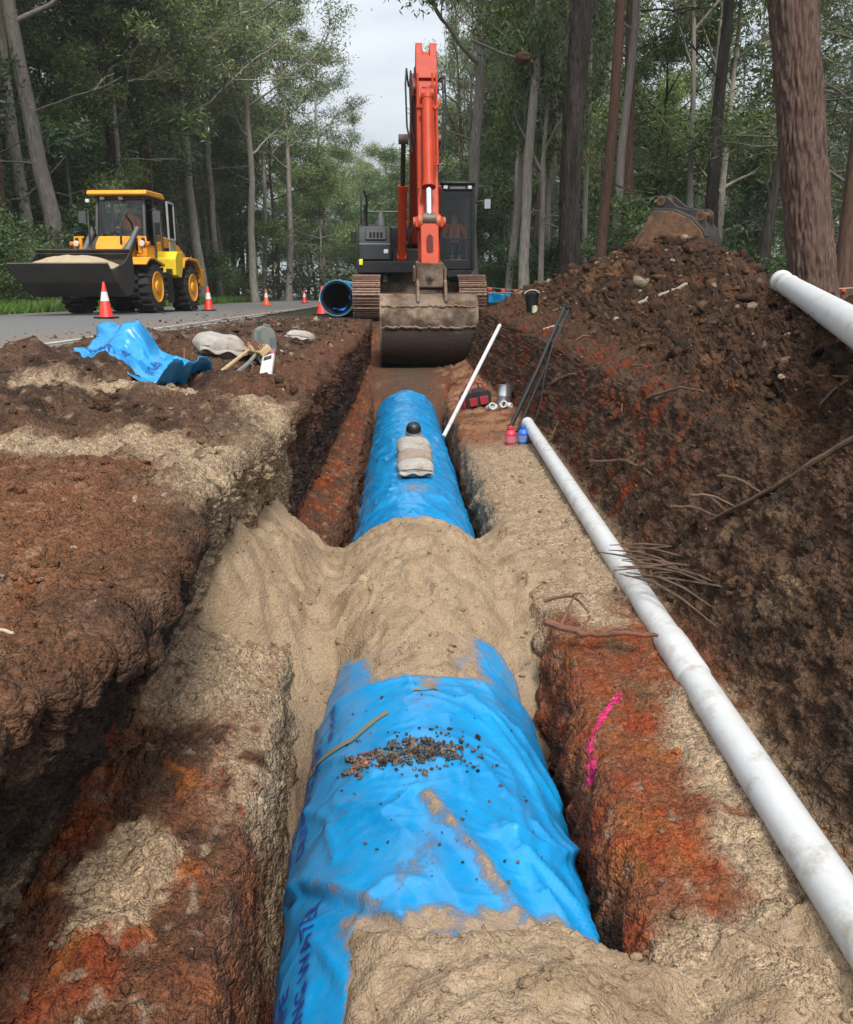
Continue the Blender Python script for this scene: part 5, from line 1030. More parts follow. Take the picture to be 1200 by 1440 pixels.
# ------------------------------------------------------------------ wheel loader
LY = mat('loader_yellow', (.72, .30, .015), .42, dirt=.2, dirt_col=(.35, .2, .06), scale=3.5, var=.1, coat=.1); LY2 = mat('tank_yellow', (.72, .52, .02), .5, dirt=.2, dirt_col=(.4, .3, .05), scale=5)
LG = mat('loader_grey', (.075, .075, .075), .5, .2, dirt=.25, dirt_col=(.16, .13, .1), scale=4); LBK = mat('bucket_dark', (.045, .040, .037), .55, .3, dirt=.35, dirt_col=(.13, .10, .075), scale=2.5, bump=.2, var=.3)
TY = mat('tyre', (.018, .017, .016), .85, dirt=.35, dirt_col=(.07, .06, .05), scale=5)
lo = thing('wheel_loader', 'yellow wheel loader parked on the road carrying a bucket of sand', 'wheel loader', (-7.42, 23.2, .03), (0, 0, R(-5)))
def wheel(x, y, s_):
    w_ = bpy.data.objects.new('wheel', None); COL.objects.link(w_); w_.parent = lo; w_.location = (x, y, .66)
    b = MB(); b.lathe([(.33, -.24), (.42, -.265), (.55, -.26), (.615, -.22), (.625, 0), (.615, .22), (.55, .26), (.42, .265), (.33, .24), (.33, -.24)], (0, 0, 0), 40, 'x')
    for k in range(20):
        a = 2 * math.pi * k / 20
        for q in (-1, 1):
            aa = a + (math.pi / 20 if q > 0 else 0); e = Euler((aa, 0, 0)).to_matrix(); c_ = e @ Vector((q * .13, 0, .632))
            b.box(c_, (.27, .085, .07), (aa, 0, q * .45))
    ty = b.build('tyre', TY, w_, 0)
    o_ = s_ * .265
    b = MB(); b.lathe([(.39, o_ - s_ * .34), (.39, o_ + s_ * .01), (.365, o_ + s_ * .015), (.345, o_ - s_ * .005), (.25, o_ - s_ * .015), (.16, o_ - s_ * .018), (.14, o_ + s_ * .02), (.09, o_ + s_ * .03), (0, o_ + s_ * .03)], (0, 0, 0), 36, 'x'); rm_ = b.build('rim', LY, w_, 0)
wheel(.92, 0, 1); wheel(-.92, 0, -1); wheel(.92, 2.85, 1); wheel(-.92, 2.85, -1)
def lp(b, name, m, bev=.015): return b.build(name, m, lo, bev)
lp(MB().b2(-.42, .42, -.5, 1.1, .45, 1.15).b2(-.75, .75, -.18, .18, .5, .82), 'front_frame', LG); lp(MB().b2(-.5, .5, 1.3, 4.1, .55, 1.15).b2(-.75, .75, 2.67, 3.03, .5, .82), 'rear_frame', LG)
lp(MB().prism([(-.15, 1.1), (.55, 1.1), (.62, 1.85), (.35, 1.95), (.1, 1.75)], -.42, .42, 'x'), 'lift_tower', LY)
for s_ in (-1, 1):
    lp(MB().prism([(.55, 1.72), (.40, 1.95), (-.5, 1.45), (-1.35, .75), (-1.45, .55), (-1.25, .5), (-.4, 1.15)], s_ * .46 - .05, s_ * .46 + .05, 'x'), 'lift_arm', LG)
    lp(MB().cyl((s_ * .58, .45, 2.15), (s_ * .55, -.55, 1.35), .065, .065, 16), 'tilt_cylinder', mat('cylinder_grey', (.18, .18, .18), .4, .4)); lp(MB().cyl((s_ * .55, -.55, 1.35), (s_ * .54, -1.15, .95), .035, .035, 14), 'piston_rod', CHROME)
    lp(MB().tube([(s_ * .50, .55, 1.6), (s_ * .52, .25, 2.25), (s_ * .48, -.05, 2.45), (s_ * .42, -.2, 2.2), (s_ * .40, -.25, 1.7)], .03, 8), 'hose', RUBBER)
    lp(MB().prism([(.55, 1.25), (-.25, 1.4), (-.55, 1.38), (-.80, 1.22), (-.78, 1.18), (-.5, 1.32), (-.2, 1.345), (.55, 1.18)], s_ * .92 - .30, s_ * .92 + .30, 'x'), 'front_fender', LY)
    lp(MB().prism([(2.05, 1.2), (2.15, 1.42), (2.5, 1.50), (3.3, 1.48), (3.62, 1.2), (3.7, .95), (3.62, .93), (3.5, 1.2), (3.2, 1.4), (2.5, 1.43), (2.2, 1.35), (2.12, 1.18)], s_ * .92 - .30, s_ * .92 + .30, 'x'), 'rear_fender', LY)
    lp(MB().box((s_ * .78, .05, 1.72), (.09, .07, .42)).tube([(s_ * .66, .1, 1.45), (s_ * .92, .05, 1.45), (s_ * .95, .05, 1.7), (s_ * .93, .05, 1.9), (s_ * .70, .1, 1.9)], .03, 8), 'lamp_guard', LY)
    lp(MB().cyl((s_ * .86, .0, 1.74), (s_ * .86, -.08, 1.74), .075, .075, 16), 'headlight', mat('lamp_warm', (.6, .55, .45), .2)); lp(MB().cyl((s_ * 1.0, .05, 1.74), (s_ * 1.0, -.05, 1.74), .06, .05, 14), 'indicator', mat('amber', (.6, .16, .02), .3))
    lp(MB().tube([(s_ * .70, 1.0, 2.62), (s_ * .92, .8, 2.66), (s_ * .98, .8, 2.6)], .015, 6).box((s_ * 1.0, .79, 2.45), (.20, .08, .30)), 'mirror', LG, .02)
    lp(MB().b2(s_ * .92 - .18, s_ * .92 + .18, 1.0, 1.25, .35, .41).b2(s_ * .92 - .18, s_ * .92 + .18, 1.05, 1.35, .68, .74).b2(s_ * .92 - .18, s_ * .92 + .18, 1.1, 1.4, 1.0, 1.06).box((s_ * 1.09, 1.2, .7), (.04, .4, .9)), 'step', BLKP, .008)
lp(MB().prism([(1.42, .98), (1.42, 1.42), (1.62, 1.62), (2.05, 1.62), (2.05, 1.2), (1.85, .92)], .62, 1.2, 'x'), 'tank', LY2, .02)
lp(MB().prism([(1.42, .98), (1.42, 1.42), (1.62, 1.62), (2.05, 1.62), (2.05, 1.2), (1.85, .92)], -1.2, -.62, 'x'), 'tank', LY2, .02)
lp(MB().prism([(2.0, 1.15), (2.0, 2.08), (2.6, 2.05), (3.6, 1.85), (4.15, 1.6), (4.25, 1.15)], -.60, .60, 'x'), 'engine_hood', LY, .04)
lp(MB().b2(-.62, .62, 2.3, 2.7, 1.45, 1.75), 'hood_decal', mat('decal_black', (.01, .01, .01), .5), .0)
lp(MB().b2(-1.05, 1.05, 3.9, 4.4, .70, 1.22), 'rear_counterweight', LY, .03)
lp(MB().lathe([(.05, 1.9), (.05, 2.5), (.04, 2.5), (.04, 1.95)], (-.3, 2.9, 0), 14), 'exhaust_stack', LG, 0)
# cab
fr = MB(); c0, c1, d0, d1, e0, e1 = -.70, .70, .72, 2.0, 1.3, 3.02
for x in (c0 + .03, c1 - .03):
    fr.tube([(x * .98, d0, 1.75), (x * .93, d0 + .22, 3.0)], .045, 6); fr.box((x, 1.42, 2.1), (.06, .07, 1.75)); fr.box((x, d1 - .04, 2.15), (.06, .08, 1.65)); fr.box((x, (d0 + d1) / 2, 1.36), (.05, d1 - d0, .16)); fr.box((x, (d0 + d1) / 2 + .1, 2.97), (.05, d1 - d0 - .2, .08))
fr.box((0, d0 + .22, 2.97), (1.3, .07, .08)); fr.box((0, d0, 1.72), (1.34, .06, .07)); fr.box((0, d1 - .04, 2.95), (1.3, .06, .1))
lc = lp(fr, 'cab', LG, .01)
kid(MB().prism([(d0 - .06, 3.02), (d0 + .0, 3.12), (d1 - .1, 3.14), (d1 + .08, 3.04), (d1 + .05, 3.0), (d0 - .02, 2.99)], -.80, .80, 'x'), 'roof', LY, lc, .03)
kid(MB().prism([(d0 + .012, 1.76), (d0 + .215, 2.93), (d0 + .222, 2.93), (d0 + .02, 1.76)], -.62, .62, 'x'), 'windscreen', GLASS, lc)
for x in (c0 + .025, c1 - .032): kid(MB().prism([(d0 + .08, 1.76), (d0 + .27, 2.93), (1.38, 2.93), (1.38, 1.76)], x, x + .007, 'x'), 'side_window', GLASS, lc)
kid(MB().b2(-.64, .64, d1 - .045, d1 - .038, 1.9, 2.9), 'rear_window', GLASS, lc)
kid(MB().prism([(d0 - .01, 1.3), (d0 - .01, 1.7), (d1, 1.9), (d1, 1.2), (1.2, 1.15)], -.66, .66, 'x'), 'cab_base', LY, lc, .02)
kid(MB().cyl((0, d0 + .08, 1.75), (0, d0 + .20, 2.7), .012, .012, 6), 'wiper', BLKP, lc)
for x in (-.45, .05): kid(MB().box((x, d0 + .12, 2.93), (.12, .05, .08)), 'work_light', MATS['lamp_glass'], lc, .01)
kid(MB().box((-.82, d0 + .05, 2.86), (.10, .08, .09)), 'work_light', MATS['lamp_glass'], lc, .01)
kid(MB().cyl((0, .98, 1.75), (0, 1.12, 1.98), .025, .02, 8).tube([(.18 * math.cos(a), 1.13 + .06 * math.sin(a), 2.0 + .16 * math.sin(a)) for a in np.linspace(0, 2 * math.pi, 17)[:-1]], .014, 6, close=True), 'steering_wheel', BLKP, lc)
kid(MB().box((0, 1.55, 1.92), (.5, .46, .14)).box((0, 1.82, 2.28), (.48, .12, .7), (R(-6), 0, 0)), 'seat', MATS['seat_fabric'], lc, .03)
dr = kid(MB().box((.98, 1.66, 2.42), (.05, .06, 1.0), (0, 0, 0)).box((.98, 2.14, 2.42), (.05, .05, 1.0)).box((.98, 1.90, 2.90), (.05, .48, .05)).box((.98, 1.90, 1.94), (.05, .48, .06)), 'door', mat('pale_grey', (.32, .34, .34), .5), lc, .01)
kid(MB().b2(.978, .984, 1.68, 2.12, 1.96, 2.88), 'door_glass', GLASS, lc); kid(MB().b2(.955, 1.0, 1.66, 2.15, 1.28, 1.915), 'door_panel', mat('door_tan', (.24, .22, .16), .6, dirt=.2, scale=5), lc, .02)
M_ = Matrix.Rotation(R(-5), 3, 'Z') @ Vector((0, 1.56, 0))
seated('operator sitting in shade inside the yellow wheel loader cab', (-7.42 + M_.x, 23.2 + M_.y, 2.01), (0, 0, R(-5)), mat('hivis_shade', (.55, .12, .03), .85, dirt=.2), MATS['navy_trousers'], mat('cap_dark', (.03, .03, .035), .8))
# bucket, rolled back, with its sand
bkp = [(-2.95, 1.14), (-2.78, 1.02), (-2.25, .52), (-1.95, .42), (-1.62, .55), (-1.45, .85), (-1.50, 1.30), (-1.62, 1.44)]
lb = lp(MB().sheet(bkp, -1.13, 1.13, .035, 'x'), 'bucket', LBK, .006)
for s_ in (-1, 1): kid(MB().prism(bkp[1:] + [(-2.0, 1.20), (-2.6, 1.05)], s_ * 1.145 - .018, s_ * 1.145 + .018, 'x'), 'side_plate', LBK, lb, .006)
kid(MB().prism([(-2.99, 1.17), (-2.55, .77), (-2.57, .735), (-3.02, 1.14)], -1.17, 1.17, 'x'), 'cutting_edge', mat('edge_grey', (.08, .075, .07), .5, .4, dirt=.3, scale=4), lb, .005)
kid(MB().prism([(-1.47, 1.3), (-1.68, 1.50), (-1.64, 1.53), (-1.43, 1.34)], -1.14, 1.14, 'x'), 'spill_guard', LBK, lb, .005)
a = np.linspace(-1.1, 1.1, 60); b_ = np.linspace(-2.9, -1.5, 34); A, B = np.meshgrid(a, b_); Q = np.column_stack([A.ravel(), B.ravel(), 0 * A.ravel()])
hs = 1.05 + (.26 * (1 - (np.abs(A) / 1.1) ** 2.6)) * np.sin(np.clip((B + 2.9) / 1.4, 0, 1) * math.pi) ** .7 + .03 * fbm(Q, .25, 131, 3).reshape(A.shape) + .10 * (B + 2.9) / 1.4 * (1 - (np.abs(A) / 1.1) ** 4)
o = npmesh('sand_load', np.column_stack([A.ravel(), B.ravel(), hs.ravel()]), gridF(34, 60), SANDM, np.tile(c(.44, .34, .22), (A.size, 1)) * (1 + .15 * fbm(Q, .15, 132, 2))[:, None]); o.location = lo.location; o.rotation_euler = lo.rotation_euler
tag(o, 'heap of beige sand in the wheel loader bucket', 'sand', kind='stuff')

# ------------------------------------------------------------------ cones
CR = mat('cone_red', (.72, .03, .02), .5, dirt=.12, dirt_col=(.3, .06, .04), scale=9); CW = mat('cone_white', (.68, .68, .66), .5, dirt=.35, dirt_col=(.25, .22, .2), scale=9)
def cone(label, x, y, base=BLK, tint=CR):
    t = thing('traffic_cone', label, 'traffic cone', (x, y, .036 if x > -6.8 and x < -6.6 else .012 + (-3.35 - x) / 3.35 * .029), (0, 0, R(random.uniform(0, 90))), 'cones along the road')
    MB().prism([(-.19, -.16), (-.16, -.19), (.16, -.19), (.19, -.16), (.19, .16), (.16, .19), (-.16, .19), (-.19, .16)], 0, .035, 'z').build('base', base, t, .008)
    f = lambda z_: .135 - .112 * (z_ - .035) / .665
    MB().lathe([(f(.035) + .012, .034), (f(.06), .06), (f(.70), .70), (f(.70) - .01, .715), (0, .715)], (0, 0, 0), 28).build('cone_body', tint, t)
    MB().lathe([(f(.34) + .003, .34), (f(.52) + .003, .52)], (0, 0, 0), 28).build('reflective_collar', CW, t)
    return t
cone('nearest red traffic cone with scuffed collar in front of the loader wheel', -5.92, 17.9)
cone('red traffic cone on the road just behind the wheel loader', -5.72, 26.6)
OR_ = mat('cone_orange', (.75, .11, .02), .5, dirt=.1, scale=9)
cone('orange traffic cone, third along the road', -6.0, 40, OR_, OR_)
cone('small far red traffic cone on the road left of the open blue pipe', -5.35, 50)
cone('traffic cone half hidden behind the open end of the blue pipe section', -1.95, 22.4)

# ------------------------------------------------------------------ spare length of blue pipe by the track, bunting, stakes
bp_ = thing('pipe_section', 'open ended blue pipe section lying beside the excavator track', 'pipe', (-1.42, 20.3, .42), (0, 0, R(-3)))
hollow(MB(), (0, 0, 0), (0, 6, 0), .385, .345, 48).build('barrel', mat('pipe_inside', (.006, .008, .012), .8), bp_)
th = np.linspace(0, 2 * np.pi, 61)[:-1]; yv = np.linspace(.12, 6, 60); T2, Y2 = np.meshgrid(th, yv); Q = np.column_stack([np.cos(T2).ravel(), np.sin(T2).ravel(), Y2.ravel()])
rr = .40 + .018 * fbm(Q, .35, 141, 3) + .012 * (1 - np.minimum(np.abs(pn(Q, .3, 142)) * 2, 1))
o = npmesh('sleeve', np.column_stack([rr * np.cos(T2.ravel()), Y2.ravel(), rr * np.sin(T2.ravel())]), gridF(60, 60, False, True), BLUE, attrs={'dirt': np.full(3600, .1)}); o.parent = bp_
MB().lathe([(.386, -.02), (.405, -.02), (.41, .06), (.40, .12), (.386, .12), (.386, -.02)], (0, 0, 0), 48, 'y').build('rim', mat('rim_blue', (.03, .26, .42), .5, dirt=.25, dirt_col=(.4, .45, .45), scale=8), bp_)
a = np.linspace(-.9, 1.7, 24); b_ = np.linspace(.05, 1.4, 14); A, B = np.meshgrid(a, b_)
P_ = np.stack([(.34 - .05 * np.abs(np.sin(A * 4))) * np.sin(A + .5) , B * .8 + .1 * np.sin(A * 5), -(.335 - .08 * np.abs(np.sin(A * 3 + B * 4))) * np.cos(A + .5) + .02], -1)
o = npmesh('inner_film', P_.reshape(-1, 3), gridF(14, 24), mat('inner_blue', (.01, .16, .62), .4, var=.2)); o.parent = bp_; q = o.modifiers.new('thick', 'SOLIDIFY'); q.thickness = .003
FLR = mat('flag_red', (.75, .06, .02), .7)
def bunting(label, pts, poles, n, drop=.12):
    t = thing('bunting', label, 'bunting', pts[0]); o0 = Vector(pts[0]); pl = [Vector(p) - o0 for p in pts]
    MB().tube(pl, .006, 6).build('cord', mat('flag_cord', (.6, .55, .5), .8), t)
    seg = [(pl[i], pl[i + 1]) for i in range(len(pl) - 1)]; tot = sum((q - p).length for p, q in seg)
    for k in range(n):
        d = (k + .5) / n * tot
        for p, q in seg:
            if d <= (q - p).length: break
            d -= (q - p).length
        u_ = (q - p).normalized(); x = p + u_ * d; sw = Vector((random.uniform(-.03, .03), random.uniform(-.05, .05), 0)); h = drop * random.uniform(.85, 1.15)
        b = MB(); b.add([x - u_ * h * .42, x + u_ * h * .42, x + u_ * h * .40 + sw - Vector((0, 0, h)), x - u_ * h * .38 + sw * 1.3 - Vector((0, 0, h * 1.02))], [(0, 1, 2, 3)])
        f = b.build('flag', FLR, t); m_ = f.modifiers.new('thick', 'SOLIDIFY'); m_.thickness = .003
    for p in poles: MB().cyl(Vector(p) - o0 - Vector((0, 0, 1.0)), Vector(p) - o0 + Vector((0, 0, .05)), .018, .018, 8).build('post', mat('post_grey', (.12, .11, .1), .7), t)
bunting('red flag bunting strung right of the excavator track', [(2.6, 27, .72), (3.6, 27, .64), (4.6, 27, .70)], [(2.6, 27, .72), (4.6, 27, .70)], 5, .15)
bunting('orange flag bunting in the bush behind the large red brown tree', [(6.2, 15.5, .66), (7.2, 15.6, .58), (8.3, 15.8, .62), (10, 16, .66), (12, 16.5, .6)], [(6.2, 15.5, .66), (8.3, 15.8, .62), (12, 16.5, .6)], 14, .11)
o = thing('barrier_film', 'strip of bright blue film hanging below the red bunting flags', 'plastic sheet', (2.75, 26.9, .25)); a = np.linspace(0, 1.6, 30); b_ = np.linspace(0, .32, 8); A, B = np.meshgrid(a, b_)
f = npmesh('film', np.column_stack([A.ravel(), (.06 * np.sin(A * 9 + B * 4)).ravel(), (B - .06 * np.sin(A * 2)).ravel()]), gridF(8, 30), BLUE, attrs={'dirt': np.zeros(240)}); f.parent = o; q = f.modifiers.new('thick', 'SOLIDIFY'); q.thickness = .004
MB().tube([(-.05, 0, .32), (.8, .02, .30), (1.65, 0, .32)], .008, 6).build('hem_rope', mat('flag_cord', (.6, .55, .5), .8), o)
for k, (x, y, h, rz, lab) in enumerate([(3.78, 17.6, .55, 6, 'left grey timber stake beside the dark tree trunk'), (3.97, 17.55, .62, -5, 'middle pale timber stake behind the heap by the dark trunk'), (4.12, 17.6, .5, -9, 'right brown timber stake behind the heap by the dark trunk')]):
    t = thing('timber_stake', lab, 'stake', (x, y, .55), (0, R(rz), 0), 'stakes by the dark trunk')
    wm = mat(f'stake_wood_{k}', ((.30, .28, .25), (.45, .33, .2), (.26, .15, .09))[k], .8, dirt=.2, scale=9)
    MB().prism([(-.045, -.5), (.045, -.5), (.045, h), (-.045, h + .02)], -.035, .035, 'y').build('shaft', wm, t, .004); MB().prism([(-.045, h + .021), (.045, h + .001), (.02, h + .06), (-.02, h + .065)], -.035, .035, 'y').build('stake_top', wm, t, .004)

# ------------------------------------------------------------------ roots, twigs, torn branches
RT = mat('root_red', (.15, .06, .035), .85, dirt=.3, scale=20, bump=.4, var=.3); BR = mat('branch_brown', (.115, .068, .04), .85, dirt=.3, dirt_col=(.07, .04, .025), scale=14, bump=.5, bump_scale=50, var=.35); PALE = mat('root_pale', (.42, .33, .25), .8, dirt=.2, scale=20)
def twig(name, label, cat, pts, r0, r1, m, side=(), seed=1):
    rg = random.Random(seed); t = thing(name, label, cat, pts[0]); o0 = Vector(pts[0]); P_ = [Vector(p) - o0 for p in pts]
    def dense(P_, k=6, j=.0):
        o = []
        for i in range(len(P_) - 1):
            for q in range(k):
                f = q / k; p0 = P_[max(i - 1, 0)]; p1, p2 = P_[i], P_[i + 1]; p3 = P_[min(i + 2, len(P_) - 1)]
                o.append(.5 * ((2 * p1) + (p2 - p0) * f + (2 * p0 - 5 * p1 + 4 * p2 - p3) * f * f + (3 * p1 - p0 - 3 * p2 + p3) * f ** 3) + Vector((rg.uniform(-1, 1) * r0 * .4, rg.uniform(-1, 1) * r0 * .4, rg.uniform(-1, 1) * r0 * .4)))
        return o + [P_[-1]]
    D_ = dense(P_); n = len(D_); MB().tube(D_, [lerp(r0, r1, i / (n - 1)) * rg.uniform(.85, 1.15) for i in range(n)], 8).build('stem', m, t)
    for f, v in side:
        p = D_[int(f * (n - 1))]; v = Vector(v); S_ = dense([p, p + v * .5 + Vector((0, 0, .02)), p + v], 5); k = len(S_); MB().tube(S_, [lerp(r0 * .5, r1 * .5, i / (k - 1)) for i in range(k)], 6).build('side_shoot', m, t)
    return t
wzz = lambda x, y: zat(x, y, 7, 8.4)
twig('root', 'red brown forked root sticking out of the clay left of the white pipe', 'root', [(.55, 3.06, -.72), (.68, 2.98, -.735), (.78, 2.93, -.72), (.93, 2.86, -.70)], .014, .007, RT, [(.35, (.06, .14, .02)), (.5, (.16, .06, -.01)), (.2, (.1, .22, .05))], 2)
twig('root', 'thin root above the forked one on the right bench', 'root', [(.60, 3.35, -.74), (.70, 3.28, -.70), (.74, 3.15, -.72)], .008, .004, RT, [(.5, (.03, -.12, .03))], 3)
hz = lambda x, y, o=.02: zat(x, y, 8.2, 12.5) + o
def onheap(pts, o=.02): return [(x, y, hz(x, y, o)) for x, y in pts]
twig('torn_branch', 'long torn brown branch lying across the dark cut bank at right', 'branch', [(1.33, 3.5, hz(1.33, 3.5, .03)), (1.45, 3.2, hz(1.45, 3.2, .04)), (1.56, 2.95, hz(1.56, 2.95, .04)), (1.75, 2.6, hz(1.75, 2.6, .05))], .007, .017, BR, [(.1, (-.14, .18, .0)), (.2, (-.16, .1, .03)), (.3, (-.1, .2, .03)), (.15, (-.05, .22, .02))], 4)
twig('root', 'thin bare root poking out of the upper cut bank below the heap', 'root', [(1.55, 5.3, hz(1.55, 5.3, .03)), (1.62, 4.9, hz(1.62, 4.9, .05)), (1.65, 4.6, hz(1.65, 4.6, .04))], .010, .006, BR, [(.5, (.03, -.12, -.05))], 5)
twig('root', 'red root lying along the cut bank above the far white pipe end', 'root', [(1.52, 8.6, hz(1.52, 8.6, .02)), (1.58, 8.0, hz(1.58, 8.0, .04)), (1.60, 7.4, hz(1.6, 7.4, .03))], .016, .009, RT, [], 6)
twig('root', 'long thin root beside the white pipe at the foot of the bank', 'root', [(1.28, 5.6, hz(1.3, 5.6, .05)), (1.36, 5.0, hz(1.38, 5.0, .05)), (1.38, 4.5, hz(1.38, 4.5, .03))], .011, .006, BR, [(.5, (.12, -.1, .06))], 7)
twig('root', 'pale stringy root draped on the heap above the white pipe', 'root', onheap([(1.75, 6.4), (1.85, 6.1), (1.95, 6.0), (2.05, 5.6)], .03), .008, .004, BR, [], 8)
twig('stick', 'pale stick lying flat on the middle of the heap', 'stick', onheap([(2.45, 9.0), (2.7, 8.95), (2.95, 8.95)], .03), .022, .016, mat('dead_wood', (.27, .22, .17), .85, dirt=.3, scale=14), [], 9)
twig('root', 'whitish root curving out of the left bank edge', 'root', [(-.88, 1.58, -.13), (-.83, 1.575, -.115), (-.79, 1.56, -.12), (-.745, 1.555, -.13)], .005, .003, PALE, [], 10)
t = thing('bark_shreds', 'bundle of dark bark shreds caught over the white pipe', 'bark', (1.03, 3.55, -.66))
for k in range(18):
    a0 = Vector((random.uniform(-.10, .16), random.uniform(-.22, .25), random.uniform(.0, .02))); d = Vector((random.uniform(.15, .40), random.uniform(-.65, .0), random.uniform(-.06, .08)))
    MB().tube([a0 + Vector((-.05, .06, .0)), a0 + d * .25 + Vector((0, 0, .03)), a0 + d * .6 + Vector((0, 0, .03)), a0 + d], [.002, .006, .005, .002], 5).build('shred', mat('bark_dark', (.10, .06, .04), .9, scale=20, var=.4), t)
for k in range(26):
    x, y = random.choice([(random.uniform(1.25, 3.2), random.uniform(2.5, 11)), (random.uniform(-2.2, -.8), random.uniform(2.2, 9))]); a = random.uniform(0, 3.14); l_ = random.uniform(.08, .3) * (1 if x > 0 else .6)
    q = [(x + l_ * f * math.cos(a), y + l_ * f * math.sin(a)) for f in (-.5, 0, .5)]
    m_ = random.choice([PALE, BR, BR, RT]); o0 = None
    b = MB(); b.tube([(u_, v_, zat(u_, v_) + .012) for u_, v_ in q], [random.uniform(.003, .008) * (.6 + y * .1)] * 3, 6)
    side = 'heap right of the trench' if x > 0 else 'left bank'
    o = b.build('twig', m_); tag(o, f'small broken twig lying loose on the {side}', 'twig', f'twigs on the {side}')
# ------------------------------------------------------------------ forest
def leaf_mat(name):
    m = bpy.data.materials.new(name); m.use_nodes = True; t = m.node_tree; l = t.links.new; t.nodes.clear()
    o = N(t, 'ShaderNodeOutputMaterial'); a = N(t, 'ShaderNodeAttribute', attribute_name='Col'); oi = N(t, 'ShaderNodeObjectInfo')
    hs = N(t, 'ShaderNodeHueSaturation'); l(a.outputs['Color'], hs.inputs['Color'])
    mr = N(t, 'ShaderNodeMapRange'); l(oi.outputs['Random'], mr.inputs['Value']); mr.inputs['To Min'].default_value = .7; mr.inputs['To Max'].default_value = 1.35; l(mr.outputs[0], hs.inputs['Value'])
    mr2 = N(t, 'ShaderNodeMapRange'); l(oi.outputs['Random'], mr2.inputs['Value']); mr2.inputs['To Min'].default_value = .515; mr2.inputs['To Max'].default_value = .485; l(mr2.outputs[0], hs.inputs['Hue'])
    d = N(t, 'ShaderNodeBsdfPrincipled'); l(hs.outputs[0], d.inputs['Base Color']); d.inputs['Roughness'].default_value = .42; d.inputs['Specular IOR Level'].default_value = .5
    tr = N(t, 'ShaderNodeBsdfTranslucent'); l(hs.outputs[0], tr.inputs['Color'])
    mx = N(t, 'ShaderNodeMixShader'); mx.inputs[0].default_value = .42; l(d.outputs[0], mx.inputs[1]); l(tr.outputs[0], mx.inputs[2]); l(mx.outputs[0], o.inputs[0]); return m
LEAF = leaf_mat('leaves')
def bark_mat(name, c1, c2, c3, sc_=(3, 3, .5), bump=.6):
    m = bpy.data.materials.new(name); m.use_nodes = True; t = m.node_tree; l = t.links.new; b = t.nodes['Principled BSDF']
    tc = N(t, 'ShaderNodeTexCoord'); mp = N(t, 'ShaderNodeMapping'); mp.inputs['Scale'].default_value = sc_; l(tc.outputs['Object'], mp.inputs['Vector'])
    n1 = N(t, 'ShaderNodeTexNoise', i_Scale=6., i_Detail=8., i_Roughness=.65); l(mp.outputs[0], n1.inputs['Vector'])
    n2 = N(t, 'ShaderNodeTexNoise', i_Scale=.8, i_Detail=4.); l(mp.outputs[0], n2.inputs['Vector'])
    r = N(t, 'ShaderNodeValToRGB'); l(n1.outputs['Fac'], r.inputs[0]); r.color_ramp.elements[0].position = .32; r.color_ramp.elements[0].color = (*c1, 1); r.color_ramp.elements[1].position = .68; r.color_ramp.elements[1].color = (*c2, 1)
    mr = N(t, 'ShaderNodeMapRange'); l(n2.outputs['Fac'], mr.inputs['Value']); mr.inputs['From Min'].default_value = .45; mr.inputs['From Max'].default_value = .7
    mm = N(t, 'ShaderNodeMix', data_type='RGBA'); l(mr.outputs[0], mm.inputs['Factor']); l(r.outputs[0], mm.inputs['A']); mm.inputs['B'].default_value = (*c3, 1); l(mm.outputs['Result'], b.inputs['Base Color'])
    b.inputs['Roughness'].default_value = .9; b.inputs['Specular IOR Level'].default_value = .2
    bp = N(t, 'ShaderNodeBump'); bp.inputs['Strength'].default_value = bump; bp.inputs['Distance'].default_value = .05; l(n1.outputs['Fac'], bp.inputs['Height']); l(bp.outputs[0], b.inputs['Normal']); return m
BK_PALE = bark_mat('bark_pale', (.16, .14, .12), (.44, .40, .35), (.26, .21, .17)); BK_RED = bark_mat('bark_red', (.035, .022, .017), (.15, .085, .06), (.10, .05, .035))
BK_DARK = bark_mat('bark_ironbark', (.004, .003, .003), (.085, .07, .06), (.02, .016, .014), (7, 7, .8), .9); BK_GREY = bark_mat('bark_grey', (.09, .08, .07), (.27, .24, .21), (.17, .14, .12))
BK_BIG = bark_mat('bark_stringy', (.028, .017, .014), (.21, .13, .10), (.13, .085, .066), (6, 6, .7), .8)

def leaves(cent, per, sig, size, asp, droop, base, rs, var=.5, zs=.7):
    """leaf blades spread round cluster centres -> verts, quads, colours"""
    n = len(cent) * per; ci = np.repeat(np.arange(len(cent)), per)
    c0 = np.asarray(cent)[ci] + rs.normal(0, 1, (n, 3)) * np.array([sig, sig, sig * zs])
    a = rs.normal(0, 1, (n, 3)); a /= np.linalg.norm(a, axis=1)[:, None]; a[:, 2] = a[:, 2] * (1 - droop) - droop; a /= np.linalg.norm(a, axis=1)[:, None]
    w_ = np.cross(a, rs.normal(0, 1, (n, 3))); w_ /= np.linalg.norm(w_, axis=1)[:, None] + 1e-6
    Ls = size * rs.uniform(.6, 1.35, n)[:, None]; a = a * Ls; w_ = w_ * Ls * asp
    V = np.stack([c0 - a * .5, c0 - a * .05 + w_ * .5, c0 + a * .5, c0 - a * .05 - w_ * .5], 1).reshape(-1, 3)
    F = np.arange(n * 4).reshape(n, 4)
    cv = (1 + var * rs.normal(0, 1, len(cent)))[ci] * rs.uniform(.7, 1.35, n); cv = np.clip(cv, .35, 2.2)
    tint = np.where(rs.rand(n)[:, None] < .2, np.array([1.5, 1.15, .7]), 1.0)
    C_ = np.repeat(np.asarray(base)[None] * cv[:, None] * tint, 4, 0)
    return V, F, C_
